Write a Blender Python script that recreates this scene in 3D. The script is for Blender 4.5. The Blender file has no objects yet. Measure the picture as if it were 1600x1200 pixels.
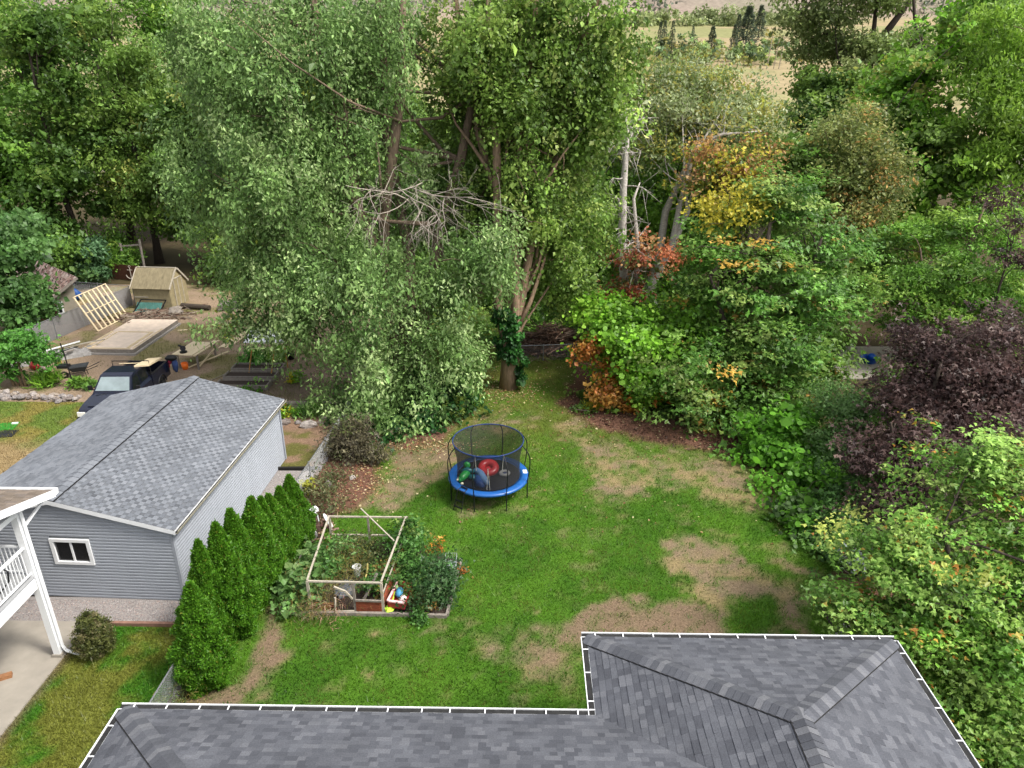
import bpy, math, random
import numpy as np
from mathutils import Vector, Matrix, Euler

R = math.radians
scene = bpy.context.scene
col = scene.collection
random.seed(7)
rng = np.random.default_rng(7)

# ------------------------------------------------------------------ camera
CAM_H, PITCH, YAW, FPX = 15.0, R(23.2), R(1.0), 1130.0
cam_data = bpy.data.cameras.new('camera')
cam = bpy.data.objects.new('camera', cam_data)
col.objects.link(cam)
cam.location = (0, 0, CAM_H)
cam.rotation_euler = (R(90) - PITCH, 0, YAW)
cam_data.sensor_width = 36.0
cam_data.lens = 36.0 * FPX / 1600.0
cam_data.clip_start = 0.1
cam_data.clip_end = 6000
scene.camera = cam

# ------------------------------------------------------------------ light (soft, thin overcast)
SUN_EL, SUN_AZ = R(54), R(112)            # azimuth measured from +Y towards +X
world = bpy.data.worlds.new('World')
scene.world = world
world.use_nodes = True
wn = world.node_tree
for n in list(wn.nodes):
    wn.nodes.remove(n)
sky = wn.nodes.new('ShaderNodeTexSky')
sky.sky_type = 'NISHITA'
sky.sun_disc = False
sky.sun_elevation = SUN_EL
sky.sun_rotation = SUN_AZ
sky.air_density = 1.0
sky.dust_density = 4.0
sky.ozone_density = 1.0
bg = wn.nodes.new('ShaderNodeBackground')
bg.inputs['Strength'].default_value = 0.105
wo = wn.nodes.new('ShaderNodeOutputWorld')
hsv = wn.nodes.new('ShaderNodeHueSaturation')     # thin cloud: the blue is mostly veiled
hsv.inputs['Saturation'].default_value = 0.30
wn.links.new(sky.outputs[0], hsv.inputs['Color'])
wn.links.new(hsv.outputs[0], bg.inputs[0])
wn.links.new(bg.outputs[0], wo.inputs[0])
sun_d = bpy.data.lights.new('sun', 'SUN')
sun_d.energy = 1.5
sun_d.angle = R(11)
sun_d.color = (1.0, 0.95, 0.87)
sun = bpy.data.objects.new('sun', sun_d)
col.objects.link(sun)
sd = Vector((math.sin(SUN_AZ) * math.cos(SUN_EL), math.cos(SUN_AZ) * math.cos(SUN_EL), math.sin(SUN_EL)))
sun.rotation_euler = (-sd).to_track_quat('-Z', 'Y').to_euler()
sun.location = sd * 60

vs = scene.view_settings
vs.view_transform = 'Standard'
vs.look = 'None'
vs.exposure = 1.58
vs.gamma = 1.0
vs.use_curve_mapping = False
scene.cycles.max_bounces = 5
scene.cycles.diffuse_bounces = 4
scene.cycles.glossy_bounces = 2
scene.cycles.transmission_bounces = 3
scene.cycles.transparent_max_bounces = 12
scene.cycles.use_adaptive_sampling = True

# ------------------------------------------------------------------ surveying helpers (photo point -> place on the land)
def ray(x, y):
    u = (x - 800) / FPX
    v = (y - 600) / FPX
    fy = math.cos(PITCH) - v * math.sin(PITCH)
    dz = -(math.sin(PITCH) + v * math.cos(PITCH))
    return Vector((u * math.cos(YAW) - fy * math.sin(YAW), u * math.sin(YAW) + fy * math.cos(YAW), dz))

def G(x, y, z=0.0):
    r = ray(x, y)
    t = (z - CAM_H) / r.z
    return Vector((r.x * t, r.y * t, z))

def D(x, y, Y):
    r = ray(x, y)
    t = Y / r.y
    return Vector((r.x * t, Y, CAM_H + r.z * t))

def proj(x, y, z=0.0):
    """world arrays -> survey coordinates of the photograph plan"""
    ca, sa = math.cos(YAW), math.sin(YAW)
    X = x * ca + y * sa
    Yf = -x * sa + y * ca
    dz = z - CAM_H
    dep = Yf * math.cos(PITCH) - dz * math.sin(PITCH)
    up = Yf * math.sin(PITCH) + dz * math.cos(PITCH)
    dep = np.maximum(dep, 0.3)
    return 800 + FPX * X / dep, 600 - FPX * up / dep

# ------------------------------------------------------------------ noise
def hash2(i, j, s):
    h = (i * 374761393 + j * 668265263 + s * 1442695041) & 0xFFFFFFFF
    h = ((h ^ (h >> 13)) * 1274126177) & 0xFFFFFFFF
    return ((h ^ (h >> 16)) & 0xFFFF) / 65535.0

def vnoise(x, y, s=0):
    xi = np.floor(x).astype(np.int64)
    yi = np.floor(y).astype(np.int64)
    fx = x - xi
    fy = y - yi
    fx = fx * fx * (3 - 2 * fx)
    fy = fy * fy * (3 - 2 * fy)
    a = hash2(xi, yi, s); b = hash2(xi + 1, yi, s)
    c = hash2(xi, yi + 1, s); d = hash2(xi + 1, yi + 1, s)
    return (a * (1 - fx) + b * fx) * (1 - fy) + (c * (1 - fx) + d * fx) * fy

def fbm(x, y, s=0, o=4):
    t = 0; a = 0.5; tot = 0
    for k in range(o):
        t = t + a * vnoise(x * 2 ** k + 17.3 * k, y * 2 ** k - 9.1 * k, s + k)
        tot += a
        a *= 0.55
    return t / tot

def sstep(a, b, x):
    t = np.clip((x - a) / (b - a), 0, 1)
    return t * t * (3 - 2 * t)

def poly_mask(px, py, poly, soft):
    """soft inside mask of a polygon given in survey coordinates"""
    n = len(poly)
    inside = np.zeros(px.shape, bool)
    dist = np.full(px.shape, 1e9)
    for i in range(n):
        x0, y0 = poly[i]; x1, y1 = poly[(i + 1) % n]
        c = ((y0 > py) != (y1 > py)) & (px < (x1 - x0) * (py - y0) / ((y1 - y0) or 1e-9) + x0)
        inside ^= c
        ex, ey = x1 - x0, y1 - y0
        t = np.clip(((px - x0) * ex + (py - y0) * ey) / (ex * ex + ey * ey + 1e-9), 0, 1)
        dist = np.minimum(dist, np.hypot(px - x0 - t * ex, py - y0 - t * ey))
    sdist = np.where(inside, dist, -dist)
    return sstep(-soft, soft, sdist)

# ------------------------------------------------------------------ materials
MATS = {}
def mat(name, rgb, rough=0.7, scale=8.0, amt=0.25, bump=0.0, spec=0.3, metal=0.0, bscale=None, stretch=None, raw=False):
    if name in MATS:
        return MATS[name]
    m = bpy.data.materials.new(name)
    m.use_nodes = True
    nt = m.node_tree
    b = nt.nodes['Principled BSDF']
    b.inputs['Roughness'].default_value = rough
    b.inputs['Specular IOR Level'].default_value = spec
    b.inputs['Metallic'].default_value = metal
    tc = nt.nodes.new('ShaderNodeTexCoord')
    vec = tc.outputs['Object']
    if stretch:
        mp = nt.nodes.new('ShaderNodeMapping')
        mp.inputs['Scale'].default_value = stretch
        nt.links.new(vec, mp.inputs[0]); vec = mp.outputs[0]
    nz = nt.nodes.new('ShaderNodeTexNoise')
    nz.inputs['Scale'].default_value = scale
    nz.inputs['Detail'].default_value = 5
    nz.inputs['Roughness'].default_value = 0.65
    nt.links.new(vec, nz.inputs['Vector'])
    rp = nt.nodes.new('ShaderNodeValToRGB')
    rp.color_ramp.elements[0].position = 0.3
    rp.color_ramp.elements[1].position = 0.72
    if max(rgb) < 0.69 and not raw: rgb = [c * 0.62 for c in rgb]
    rp.color_ramp.elements[0].color = (*[c * (1 - amt) for c in rgb], 1)
    rp.color_ramp.elements[1].color = (*[min(1, c * (1 + amt)) for c in rgb], 1)
    nt.links.new(nz.outputs['Fac'], rp.inputs[0])
    nt.links.new(rp.outputs[0], b.inputs['Base Color'])
    if bump:
        n2 = nt.nodes.new('ShaderNodeTexNoise')
        n2.inputs['Scale'].default_value = bscale or scale * 3
        n2.inputs['Detail'].default_value = 4
        nt.links.new(vec, n2.inputs['Vector'])
        bp = nt.nodes.new('ShaderNodeBump')
        bp.inputs['Strength'].default_value = bump
        bp.inputs['Distance'].default_value = 0.02
        nt.links.new(n2.outputs['Fac'], bp.inputs['Height'])
        nt.links.new(bp.outputs[0], b.inputs['Normal'])
    MATS[name] = m
    return m

def attr_mat(name, rough=0.8, spec=0.2, scale=30.0, amt=0.3, bump=0.5, transl=0.0, bdist=0.02, scale2=None):
    """base colour read from the mesh's own paint attribute, broken up with fine noise"""
    if name in MATS:
        return MATS[name]
    m = bpy.data.materials.new(name)
    m.use_nodes = True
    nt = m.node_tree
    b = nt.nodes['Principled BSDF']
    b.inputs['Roughness'].default_value = rough
    b.inputs['Specular IOR Level'].default_value = spec
    at = nt.nodes.new('ShaderNodeAttribute')
    at.attribute_name = 'Col'
    out = at.outputs['Color']
    if amt:
        tc = nt.nodes.new('ShaderNodeTexCoord')
        nz = nt.nodes.new('ShaderNodeTexNoise')
        nz.inputs['Scale'].default_value = scale
        nz.inputs['Detail'].default_value = 6
        nz.inputs['Roughness'].default_value = 0.7
        nt.links.new(tc.outputs['Object'], nz.inputs['Vector'])
        mr = nt.nodes.new('ShaderNodeMapRange')
        mr.inputs['From Min'].default_value = 0.3
        mr.inputs['From Max'].default_value = 0.7
        mr.inputs['To Min'].default_value = (1 - amt) * 0.62
        mr.inputs['To Max'].default_value = (1 + amt) * 0.62
        nt.links.new(nz.outputs['Fac'], mr.inputs['Value'])
        mx = nt.nodes.new('ShaderNodeVectorMath')
        mx.operation = 'SCALE'
        nt.links.new(out, mx.inputs[0])
        nt.links.new(mr.outputs[0], mx.inputs['Scale'])
        out = mx.outputs[0]
        if scale2:                                   # broad streaks and stains
            n3 = nt.nodes.new('ShaderNodeTexNoise')
            n3.inputs['Scale'].default_value = scale2
            n3.inputs['Detail'].default_value = 4
            nt.links.new(tc.outputs['Object'], n3.inputs['Vector'])
            m3 = nt.nodes.new('ShaderNodeMapRange')
            m3.inputs['From Min'].default_value = 0.3
            m3.inputs['From Max'].default_value = 0.7
            m3.inputs['To Min'].default_value = 0.86
            m3.inputs['To Max'].default_value = 1.14
            nt.links.new(n3.outputs['Fac'], m3.inputs['Value'])
            x3 = nt.nodes.new('ShaderNodeVectorMath')
            x3.operation = 'SCALE'
            nt.links.new(out, x3.inputs[0])
            nt.links.new(m3.outputs[0], x3.inputs['Scale'])
            out = x3.outputs[0]
        if bump:
            bp = nt.nodes.new('ShaderNodeBump')
            bp.inputs['Strength'].default_value = bump
            bp.inputs['Distance'].default_value = bdist
            nt.links.new(nz.outputs['Fac'], bp.inputs['Height'])
            nt.links.new(bp.outputs[0], b.inputs['Normal'])
    nt.links.new(out, b.inputs['Base Color'])
    if transl:
        tr = nt.nodes.new('ShaderNodeBsdfTranslucent')
        nt.links.new(out, tr.inputs['Color'])
        mix = nt.nodes.new('ShaderNodeMixShader')
        mix.inputs[0].default_value = transl
        nt.links.new(b.outputs[0], mix.inputs[1])
        nt.links.new(tr.outputs[0], mix.inputs[2])
        nt.links.new(mix.outputs[0], nt.nodes['Material Output'].inputs['Surface'])
    MATS[name] = m
    return m

def net_mat(name, rgb, opacity):
    m = bpy.data.materials.new(name)
    m.use_nodes = True
    nt = m.node_tree
    b = nt.nodes['Principled BSDF']
    b.inputs['Base Color'].default_value = (*rgb, 1)
    b.inputs['Roughness'].default_value = 0.8
    b.inputs['Alpha'].default_value = opacity
    return m

LEAF = attr_mat('leaf', rough=0.45, spec=0.36, amt=0.0, transl=0.45)
GROUND = attr_mat('ground_cover', rough=0.95, spec=0.1, scale=14.0, amt=0.42, bump=0.9, bdist=0.05)
FARG = attr_mat('far_ground', rough=0.95, spec=0.1, scale=0.25, amt=0.25, bump=0.0)
SHING = attr_mat('asphalt_shingle', rough=0.9, spec=0.2, scale=42.0, amt=0.30, bump=0.5, bdist=0.004, scale2=0.9)
STONE = attr_mat('stone', rough=0.85, spec=0.2, scale=9.0, amt=0.3, bump=0.6)
WHITE = mat('white_paint', (0.69, 0.70, 0.71), 0.45, 3, 0.05, spec=0.4)
DARKCH = mat('matt_dark', (0.03, 0.03, 0.03), 0.9, 6, 0.5)  # fills the gutter channels; also the built-in shadow strips beside the caps
SIDING = mat('grey_vinyl_siding', (0.44, 0.47, 0.525), 0.55, 1.5, 0.06, spec=0.35)
GLASS = mat('dark_window_glass', (0.012, 0.013, 0.016), 0.08, 2, 0.2, spec=0.6)
CONC = mat('concrete', (0.42, 0.38, 0.32), 0.9, 1.2, 0.18, 0.15, bscale=60)
STEEL = mat('galvanised_steel', (0.40, 0.41, 0.42), 0.45, 20, 0.15, metal=0.6)
BLACKM = mat('black_metal', (0.015, 0.015, 0.018), 0.45, 10, 0.2)
BARK = mat('grey_brown_bark', (0.25, 0.18, 0.125), 0.95, 5, 0.45, 0.9, bscale=18, stretch=(3, 3, 0.5))
BARKW = mat('pale_birch_bark', (0.66, 0.60, 0.54), 0.9, 6, 0.35, 0.5, stretch=(1, 1, 3))
BARKD = mat('dark_bark', (0.085, 0.065, 0.05), 0.95, 6, 0.4, 0.8, stretch=(3, 3, 0.6))
DEADW = mat('grey_dead_wood', (0.52, 0.45, 0.38), 0.9, 10, 0.3, 0.3)
PINEW = mat('new_pine_lumber', (0.60, 0.49, 0.32), 0.7, 4, 0.15, 0.1, stretch=(6, 6, 6), raw=True)
PLY = mat('plywood', (0.56, 0.46, 0.37), 0.75, 2.5, 0.14, 0.05, raw=True)
WOODG = mat('weathered_grey_wood', (0.33, 0.29, 0.25), 0.9, 7, 0.3, 0.3)
WOODC = mat('bleached_wood', (0.56, 0.50, 0.40), 0.85, 7, 0.22, 0.2)
WOODR = mat('red_stained_wood', (0.33, 0.085, 0.04), 0.8, 8, 0.35, 0.3)
WOODB = mat('brown_fence_wood', (0.13, 0.055, 0.032), 0.85, 5, 0.35, 0.3)
SOIL = mat('dark_soil', (0.065, 0.045, 0.035), 1.0, 14, 0.5, 0.8)

# ------------------------------------------------------------------ object helpers
def root_loc(o):
    v = Vector((0, 0, 0))
    while o is not None:
        v = v + o.location
        o = o.parent
    return v

def tag(o, label=None, cat=None, group=None, kind=None):
    if label: o['label'] = label
    if cat: o['category'] = cat
    if group: o['group'] = group
    if kind: o['kind'] = kind
    return o

def thing(name, label, cat, loc=(0, 0, 0), rotz=0.0, group=None):
    o = bpy.data.objects.new(name, None)
    o.empty_display_size = 0.2
    col.objects.link(o)
    o.location = loc
    o.rotation_euler = (0, 0, rotz)
    return tag(o, label, cat, group)

def link(name, me, parent=None):
    o = bpy.data.objects.new(name, me)
    col.objects.link(o)
    if parent is not None:
        o.parent = parent
    return o

def copy_tree(o, parent=None):
    c = o.copy()
    col.objects.link(c)
    c.parent = parent
    for ch in list(o.children):
        copy_tree(ch, c)
    return c

def fast_mesh(name, V, faces_flat, counts, material, colors=None, smooth=False):
    me = bpy.data.meshes.new(name)
    V = np.asarray(V, np.float32)
    faces_flat = np.asarray(faces_flat, np.int32)
    counts = np.asarray(counts, np.int32)
    me.vertices.add(len(V))
    me.vertices.foreach_set('co', V.ravel())
    me.loops.add(len(faces_flat))
    me.loops.foreach_set('vertex_index', faces_flat)
    me.polygons.add(len(counts))
    starts = np.concatenate([[0], np.cumsum(counts)[:-1]]).astype(np.int32)
    me.polygons.foreach_set('loop_start', starts)
    me.polygons.foreach_set('loop_total', counts)
    me.update(calc_edges=True)
    me.polygons.foreach_set('use_smooth', np.full(len(counts), bool(smooth)))
    if colors is not None:
        at = me.color_attributes.new('Col', 'FLOAT_COLOR', 'POINT')
        c4 = np.ones((len(V), 4), np.float32)
        c4[:, :3] = colors
        at.data.foreach_set('color', c4.ravel())
    me.materials.append(material)
    return me

class MB:
    def __init__(self):
        self.v = []; self.f = []; self.c = []
        self.col = None
    def add(self, vs_, fs):
        b = len(self.v)
        self.v += [tuple(p) for p in vs_]
        self.f += [tuple(b + i for i in f) for f in fs]
        if self.col is not None:
            self.c += [self.col] * len(vs_)
        return self
    def box(self, c, s, rz=0.0, mtx=None):
        x, y, z = s[0] / 2, s[1] / 2, s[2] / 2
        P = [Vector((sx * x, sy * y, sz * z)) for sz in (-1, 1) for sy in (-1, 1) for sx in (-1, 1)]
        M = mtx or Matrix.Rotation(rz, 3, 'Z')
        P = [M @ p + Vector(c) for p in P]
        return self.add(P, [(0, 2, 3, 1), (4, 5, 7, 6), (0, 1, 5, 4), (2, 6, 7, 3), (0, 4, 6, 2), (1, 3, 7, 5)])
    def bx(self, x0, x1, y0, y1, z0, z1):
        return self.box(((x0 + x1) / 2, (y0 + y1) / 2, (z0 + z1) / 2), (x1 - x0, y1 - y0, z1 - z0))
    def bar(self, p, q, w, h, up=(0, 0, 1)):
        p = Vector(p); q = Vector(q)
        d = (q - p); L = d.length
        if L < 1e-6: return self
        d.normalize()
        s = d.cross(Vector(up))
        if s.length < 1e-4: s = d.cross(Vector((1, 0, 0)))
        s.normalize(); u = s.cross(d)
        P = []
        for e in (p, q):
            for a, b in ((-1, -1), (1, -1), (1, 1), (-1, 1)):
                P.append(e + s * (a * w / 2) + u * (b * h / 2))
        return self.add(P, [(0, 1, 2, 3), (7, 6, 5, 4), (0, 4, 5, 1), (1, 5, 6, 2), (2, 6, 7, 3), (3, 7, 4, 0)])
    def tube(self, pts, rad, n=8, cap=True):
        pts = [Vector(p) for p in pts]
        if not hasattr(rad, '__len__'): rad = [rad] * len(pts)
        V = []; prev = None
        for i, p in enumerate(pts):
            d = (pts[min(i + 1, len(pts) - 1)] - pts[max(i - 1, 0)])
            d = d.normalized() if d.length > 1e-9 else Vector((0, 0, 1))
            if prev is None:
                a = d.cross(Vector((0, 0, 1)) if abs(d.z) < 0.9 else Vector((1, 0, 0))).normalized()
            else:
                a = (prev - d * prev.dot(d))
                a = a.normalized() if a.length > 1e-6 else d.cross(Vector((1, 0, 0))).normalized()
            prev = a
            b = d.cross(a)
            for k in range(n):
                t = 2 * math.pi * k / n
                V.append(p + (a * math.cos(t) + b * math.sin(t)) * rad[i])
        F = []
        for i in range(len(pts) - 1):
            for k in range(n):
                F.append((i * n + k, i * n + (k + 1) % n, (i + 1) * n + (k + 1) % n, (i + 1) * n + k))
        if cap:
            F.append(tuple(range(n - 1, -1, -1)))
            F.append(tuple(range((len(pts) - 1) * n, len(pts) * n)))
        return self.add(V, F)
    def ring(self, c, Rr, r, n=40, m=8, ax=None, sz=1.0):
        V = []; F = []
        for i in range(n):
            a = 2 * math.pi * i / n
            for j in range(m):
                b = 2 * math.pi * j / m
                p = Vector(((Rr + r * math.cos(b)) * math.cos(a), (Rr + r * math.cos(b)) * math.sin(a), r * sz * math.sin(b)))
                if ax is not None: p = ax @ p
                V.append(p + Vector(c))
        for i in range(n):
            for j in range(m):
                F.append((i * m + j, ((i + 1) % n) * m + j, ((i + 1) % n) * m + (j + 1) % m, i * m + (j + 1) % m))
        return self.add(V, F)
    def lathe(self, c, prof, n=20, mtx=None):
        V = []; F = []
        for (r, z) in prof:
            for k in range(n):
                t = 2 * math.pi * k / n
                p = Vector((r * math.cos(t), r * math.sin(t), z))
                if mtx is not None: p = mtx @ p
                V.append(p + Vector(c))
        for i in range(len(prof) - 1):
            for k in range(n):
                F.append((i * n + k, i * n + (k + 1) % n, (i + 1) * n + (k + 1) % n, (i + 1) * n + k))
        if prof[0][0] > 1e-5: F.append(tuple(range(n - 1, -1, -1)))
        if prof[-1][0] > 1e-5: F.append(tuple(range((len(prof) - 1) * n, len(prof) * n)))
        return self.add(V, F)
    def prism(self, poly, vec):
        n = len(poly)
        a = [Vector(p) for p in poly]
        b = [p + Vector(vec) for p in a]
        F = [tuple(range(n - 1, -1, -1)), tuple(range(n, 2 * n))]
        F += [(i, (i + 1) % n, n + (i + 1) % n, n + i) for i in range(n)]
        return self.add(a + b, F)
    def blob(self, c, s, n=10, m=7, jit=0.15, seed=0, flat=None):
        r_ = random.Random(seed)
        V = []; F = []
        for i in range(m + 1):
            ph = math.pi * i / m
            for k in range(n):
                th = 2 * math.pi * k / n
                j = 1 + r_.uniform(-jit, jit)
                if i in (0, m): j = 1
                z = math.cos(ph) * s[2] * j
                if flat is not None: z = max(z, -flat)
                V.append((c[0] + math.sin(ph) * math.cos(th) * s[0] * j, c[1] + math.sin(ph) * math.sin(th) * s[1] * j, c[2] + z))
        for i in range(m):
            for k in range(n):
                F.append((i * n + k, i * n + (k + 1) % n, (i + 1) * n + (k + 1) % n, (i + 1) * n + k))
        return self.add(V, F)
    def mesh(self, name, material, off=(0, 0, 0), smooth=False):
        V = np.array(self.v, np.float64).reshape(-1, 3) - np.array(off)
        flat = [i for f in self.f for i in f]
        cnt = [len(f) for f in self.f]
        me = fast_mesh(name, V, flat, cnt, material, np.array(self.c) if self.c else None, smooth)
        return me
    def build(self, name, material, parent=None, local=False, smooth=False, loc=None):
        off = (0, 0, 0)
        if loc is not None: off = loc
        elif parent is not None and not local: off = root_loc(parent)
        me = self.mesh(name, material, off, smooth)
        o = link(name, me, parent)
        if loc is not None: o.location = loc
        return o

def solo(name, mb, material, label, cat, base, group=None, smooth=False):
    return tag(mb.build(name, material, None, smooth=smooth, loc=Vector(base)), label, cat, group)

# ------------------------------------------------------------------ ground sheets
def sheet(name, x0, x1, y0, y1, step, z, colfn, material, rough=0.0, keep=None):
    nx = max(2, int(round((x1 - x0) / step)) + 1)
    ny = max(2, int(round((y1 - y0) / step)) + 1)
    X, Y = np.meshgrid(np.linspace(x0, x1, nx), np.linspace(y0, y1, ny))
    Z = np.full(X.shape, z) + (rough * (fbm(X * 1.3, Y * 1.3, 5) - 0.3) if rough else 0)
    C = colfn(X, Y)
    idx = np.arange(nx * ny).reshape(ny, nx)
    q = np.stack([idx[:-1, :-1], idx[:-1, 1:], idx[1:, 1:], idx[1:, :-1]], -1).reshape(-1, 4)
    if keep is not None:
        k = keep(X, Y)
        kk = (k[:-1, :-1] & k[:-1, 1:] & k[1:, 1:] & k[1:, :-1]).ravel()
        q = q[kk]
    V = np.stack([X, Y, Z], -1).reshape(-1, 3)
    me = fast_mesh(name, V, q.ravel(), np.full(len(q), 4), material, C.reshape(-1, 3), smooth=True)
    return tag(link(name, me), kind='structure')

def lerp(a, b, t):
    return a * (1 - t[..., None]) + b * t[..., None]

A = np.array
GREEN1, GREEN2, OLIVE = A([0.048, 0.135, 0.011]), A([0.100, 0.225, 0.019]), A([0.165, 0.175, 0.034])
TAN, STRAW, SOILC, MULCH = A([0.275, 0.205, 0.13]), A([0.325, 0.25, 0.125]), A([0.255, 0.18, 0.118]), A([0.20, 0.105, 0.072])

BARE = [
    ([(880, 645), (930, 690), (1000, 705), (1100, 722), (1180, 745), (1212, 778), (1212, 812), (1150, 790), (1075, 770), (990, 742), (935, 755), (905, 715), (880, 680)], 14, 0.86, 1),
    ([(925, 745), (960, 735), (1005, 752), (1005, 778), (965, 788), (920, 772)], 14, 0.85, 0),
    ([(1030, 852), (1085, 838), (1140, 850), (1165, 885), (1215, 912), (1250, 935), (1265, 970), (1262, 1005), (1245, 1005), (1235, 965), (1195, 938), (1150, 935), (1128, 965), (1100, 945), (1075, 918), (1045, 885)], 11, 0.97, 0),
    ([(892, 975), (925, 952), (985, 936), (1060, 935), (1125, 955), (1138, 985), (1130, 1010), (890, 1010)], 11, 1.0, 2),
    ([(815, 985), (870, 975), (900, 1005), (905, 1080), (850, 1080), (805, 1030)], 16, 0.6, 2),
    ([(555, 800), (575, 750), (620, 715), (690, 690), (720, 700), (700, 735), (650, 775), (600, 806)], 14, 0.95, 0),
    ([(602, 700), (640, 688), (700, 690), (700, 725), (640, 735), (605, 728)], 10, 0.9, 2),
    ([(270, 1110), (300, 1075), (380, 1060), (395, 1000), (440, 880), (465, 800), (500, 760), (530, 780), (480, 830), (452, 900), (432, 960), (445, 1030), (380, 1100), (330, 1120)], 10, 1.0, 2),
    ([(1225, 870), (1265, 885), (1320, 920), (1325, 960), (1290, 935), (1240, 900)], 10, 0.8, 2),
    ([(715, 775), (820, 775), (815, 800), (715, 800)], 10, 0.45, 0),
    ([(740, 650), (830, 640), (830, 668), (745, 672)], 14, 0.5, 1),
]
def lawn_parts(X, Y):
    px, py = proj(X, Y)
    wob = 34 * (fbm(X * 1.1, Y * 1.1, 31, 5) - 0.5) * 2
    wob2 = 24 * (fbm(X * 1.1, Y * 1.1, 57, 5) - 0.5) * 2
    bare = np.zeros(X.shape); soil = np.zeros(X.shape)
    for poly, soft, w, kind in BARE:
        m = poly_mask(px + wob, py + wob2, poly, soft * 1.2) * w
        bare = np.maximum(bare, m)
        if kind == 2: soil = np.maximum(soil, m)
    n = fbm(X * 2.2, Y * 2.2, 77)
    # worn specks everywhere, more where it is already thin
    specks = sstep(0.54, 0.72, fbm(X * 1.2, Y * 1.2, 91)) * 0.42 + 0.35 * sstep(0.6, 0.75, fbm(X * 3.1, Y * 3.1, 95))
    zone = poly_mask(px, py, [(560, 1000), (760, 960), (910, 960), (910, 1115), (420, 1115), (430, 1040)], 60)
    bare = np.maximum(bare, specks * (0.45 + 0.55 * zone))
    bare = np.clip(bare + (n - 0.5) * 1.9 * sstep(0.02, 0.25, bare) * (1 - 0.7 * sstep(0.8, 1.0, bare)), 0, 1)
    far = sstep(760, 620, py)                       # thinner, browner sward towards the cottonwood
    bed = np.zeros(X.shape)
    for poly in ([(878, 630), (905, 658), (950, 676), (1020, 690), (1110, 708), (1190, 736), (1222, 800), (1500, 780), (1500, 560), (900, 560)],
                 [(560, 640), (720, 630), (722, 660), (690, 690), (600, 702), (540, 690)],
                 [(505, 700), (560, 690), (590, 740), (560, 800), (500, 815), (470, 800)],
                 [(1290, 905), (1330, 1000), (1500, 1000), (1500, 850), (1340, 850)]):
        bed = np.maximum(bed, poly_mask(px + wob * 0.5, py + wob2 * 0.5, poly, 8))
    return px, py, bare, soil, far, bed

def lawn_col(X, Y):
    px, py, bare, soil, far, bed = lawn_parts(X, Y)
    g = lerp(GREEN1, GREEN2, fbm(X * 1.7, Y * 1.7, 3) * .6 + .4 * sstep(.38, .6, fbm(X * .55, Y * .55, 23)))
    g = lerp(g, OLIVE, np.clip(far * 0.75 * fbm(X * 0.8, Y * 0.8, 12) * 1.6, 0, 1))
    t = lerp(TAN, STRAW, sstep(0.35, 0.65, fbm(X * 1.4, Y * 1.4, 44)))
    t = lerp(t, SOILC, soil)
    tuft = sstep(.52, .68, fbm(X * 3.4, Y * 3.4, 151)) * .55            # surviving sward inside the worn ground
    c = lerp(g, t, bare * (1 - tuft * (1 - soil * .6)))
    c = lerp(c, MULCH * 1.0, bed)
    return c

def ground_col(X, Y):
    n = fbm(X * 0.35, Y * 0.35, 8)
    c = lerp(A([0.075, 0.07, 0.03]), A([0.11, 0.075, 0.045]), n)
    fieldm = sstep(90, 130, Y)
    f = lerp(A([0.42, 0.335, 0.19]), A([0.31, 0.31, 0.135]), sstep(0.42, 0.6, fbm(X * 0.02, Y * 0.05, 15)))
    grv = sstep(150, 130, Y) * sstep(0.4, 0.5, fbm(X * 0.02 + 3, Y * 0.03, 16))
    f = lerp(f, A([0.58, 0.50, 0.44]), grv * 0.8)
    c = lerp(c, f, fieldm)
    h = lerp(A([0.42, 0.31, 0.28]), A([0.30, 0.27, 0.20]), sstep(0.4, 0.62, fbm(X * 0.012, Y * 0.012, 22)))
    return lerp(c, h, sstep(560, 620, Y))

PROF = [(-60, -0.02), (70, -0.02), (110, 1.0), (170, 5.0), (270, 17.6), (330, 22.5), (420, 31.5), (520, 43), (600, 54), (700, 95), (1000, 210), (1400, 330), (1900, 380)]
def terrain_z(Y):
    return np.interp(Y, [p[0] for p in PROF], [p[1] for p in PROF])

def build_ground():
    ys = np.concatenate([np.linspace(-60, 90, 31), np.linspace(93, 600, 90), np.linspace(612, 1900, 50)])
    xs = np.concatenate([np.linspace(-1500, -100, 40), np.linspace(-95, 160, 120), np.linspace(170, 1500, 50)])
    X, Y = np.meshgrid(xs, ys)
    Z = terrain_z(Y)
    Z = Z + sstep(600, 800, Y) * 60 * (fbm(X * 0.006, Y * 0.006, 2) - 0.5) + sstep(110, 200, Y) * 2.0 * (fbm(X * 0.03, Y * 0.03, 9) - 0.5)
    C = ground_col(X, Y)
    ny, nx = X.shape
    idx = np.arange(nx * ny).reshape(ny, nx)
    q = np.stack([idx[:-1, :-1], idx[:-1, 1:], idx[1:, 1:], idx[1:, :-1]], -1).reshape(-1, 4)
    me = fast_mesh('ground', np.stack([X, Y, Z], -1).reshape(-1, 3), q.ravel(), np.full(len(q), 4), FARG, C.reshape(-1, 3), True)
    tag(link('ground', me), kind='structure')
build_ground()

sheet('lawn', -8.7, 13.0, 5.0, 52.0, 0.17, 0.004, lawn_col, GROUND, 0.02)

def strip_col(X, Y):
    n = fbm(X * 1.1, Y * 0.9, 61)
    c = lerp(A([0.068, 0.215, 0.016]), A([0.205, 0.225, 0.04]), sstep(0.35, 0.6, n + 0.22 * sstep(14.5, 11.0, Y)))
    e = sstep(0.35, 0.0, X + 12.8) 
    return lerp(c, TAN * 0.8, e * 0.8)
sheet('side_lawn', -12.8, -9.2, 4.0, 16.62, 0.14, 0.008, strip_col, GROUND, 0.015)

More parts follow.
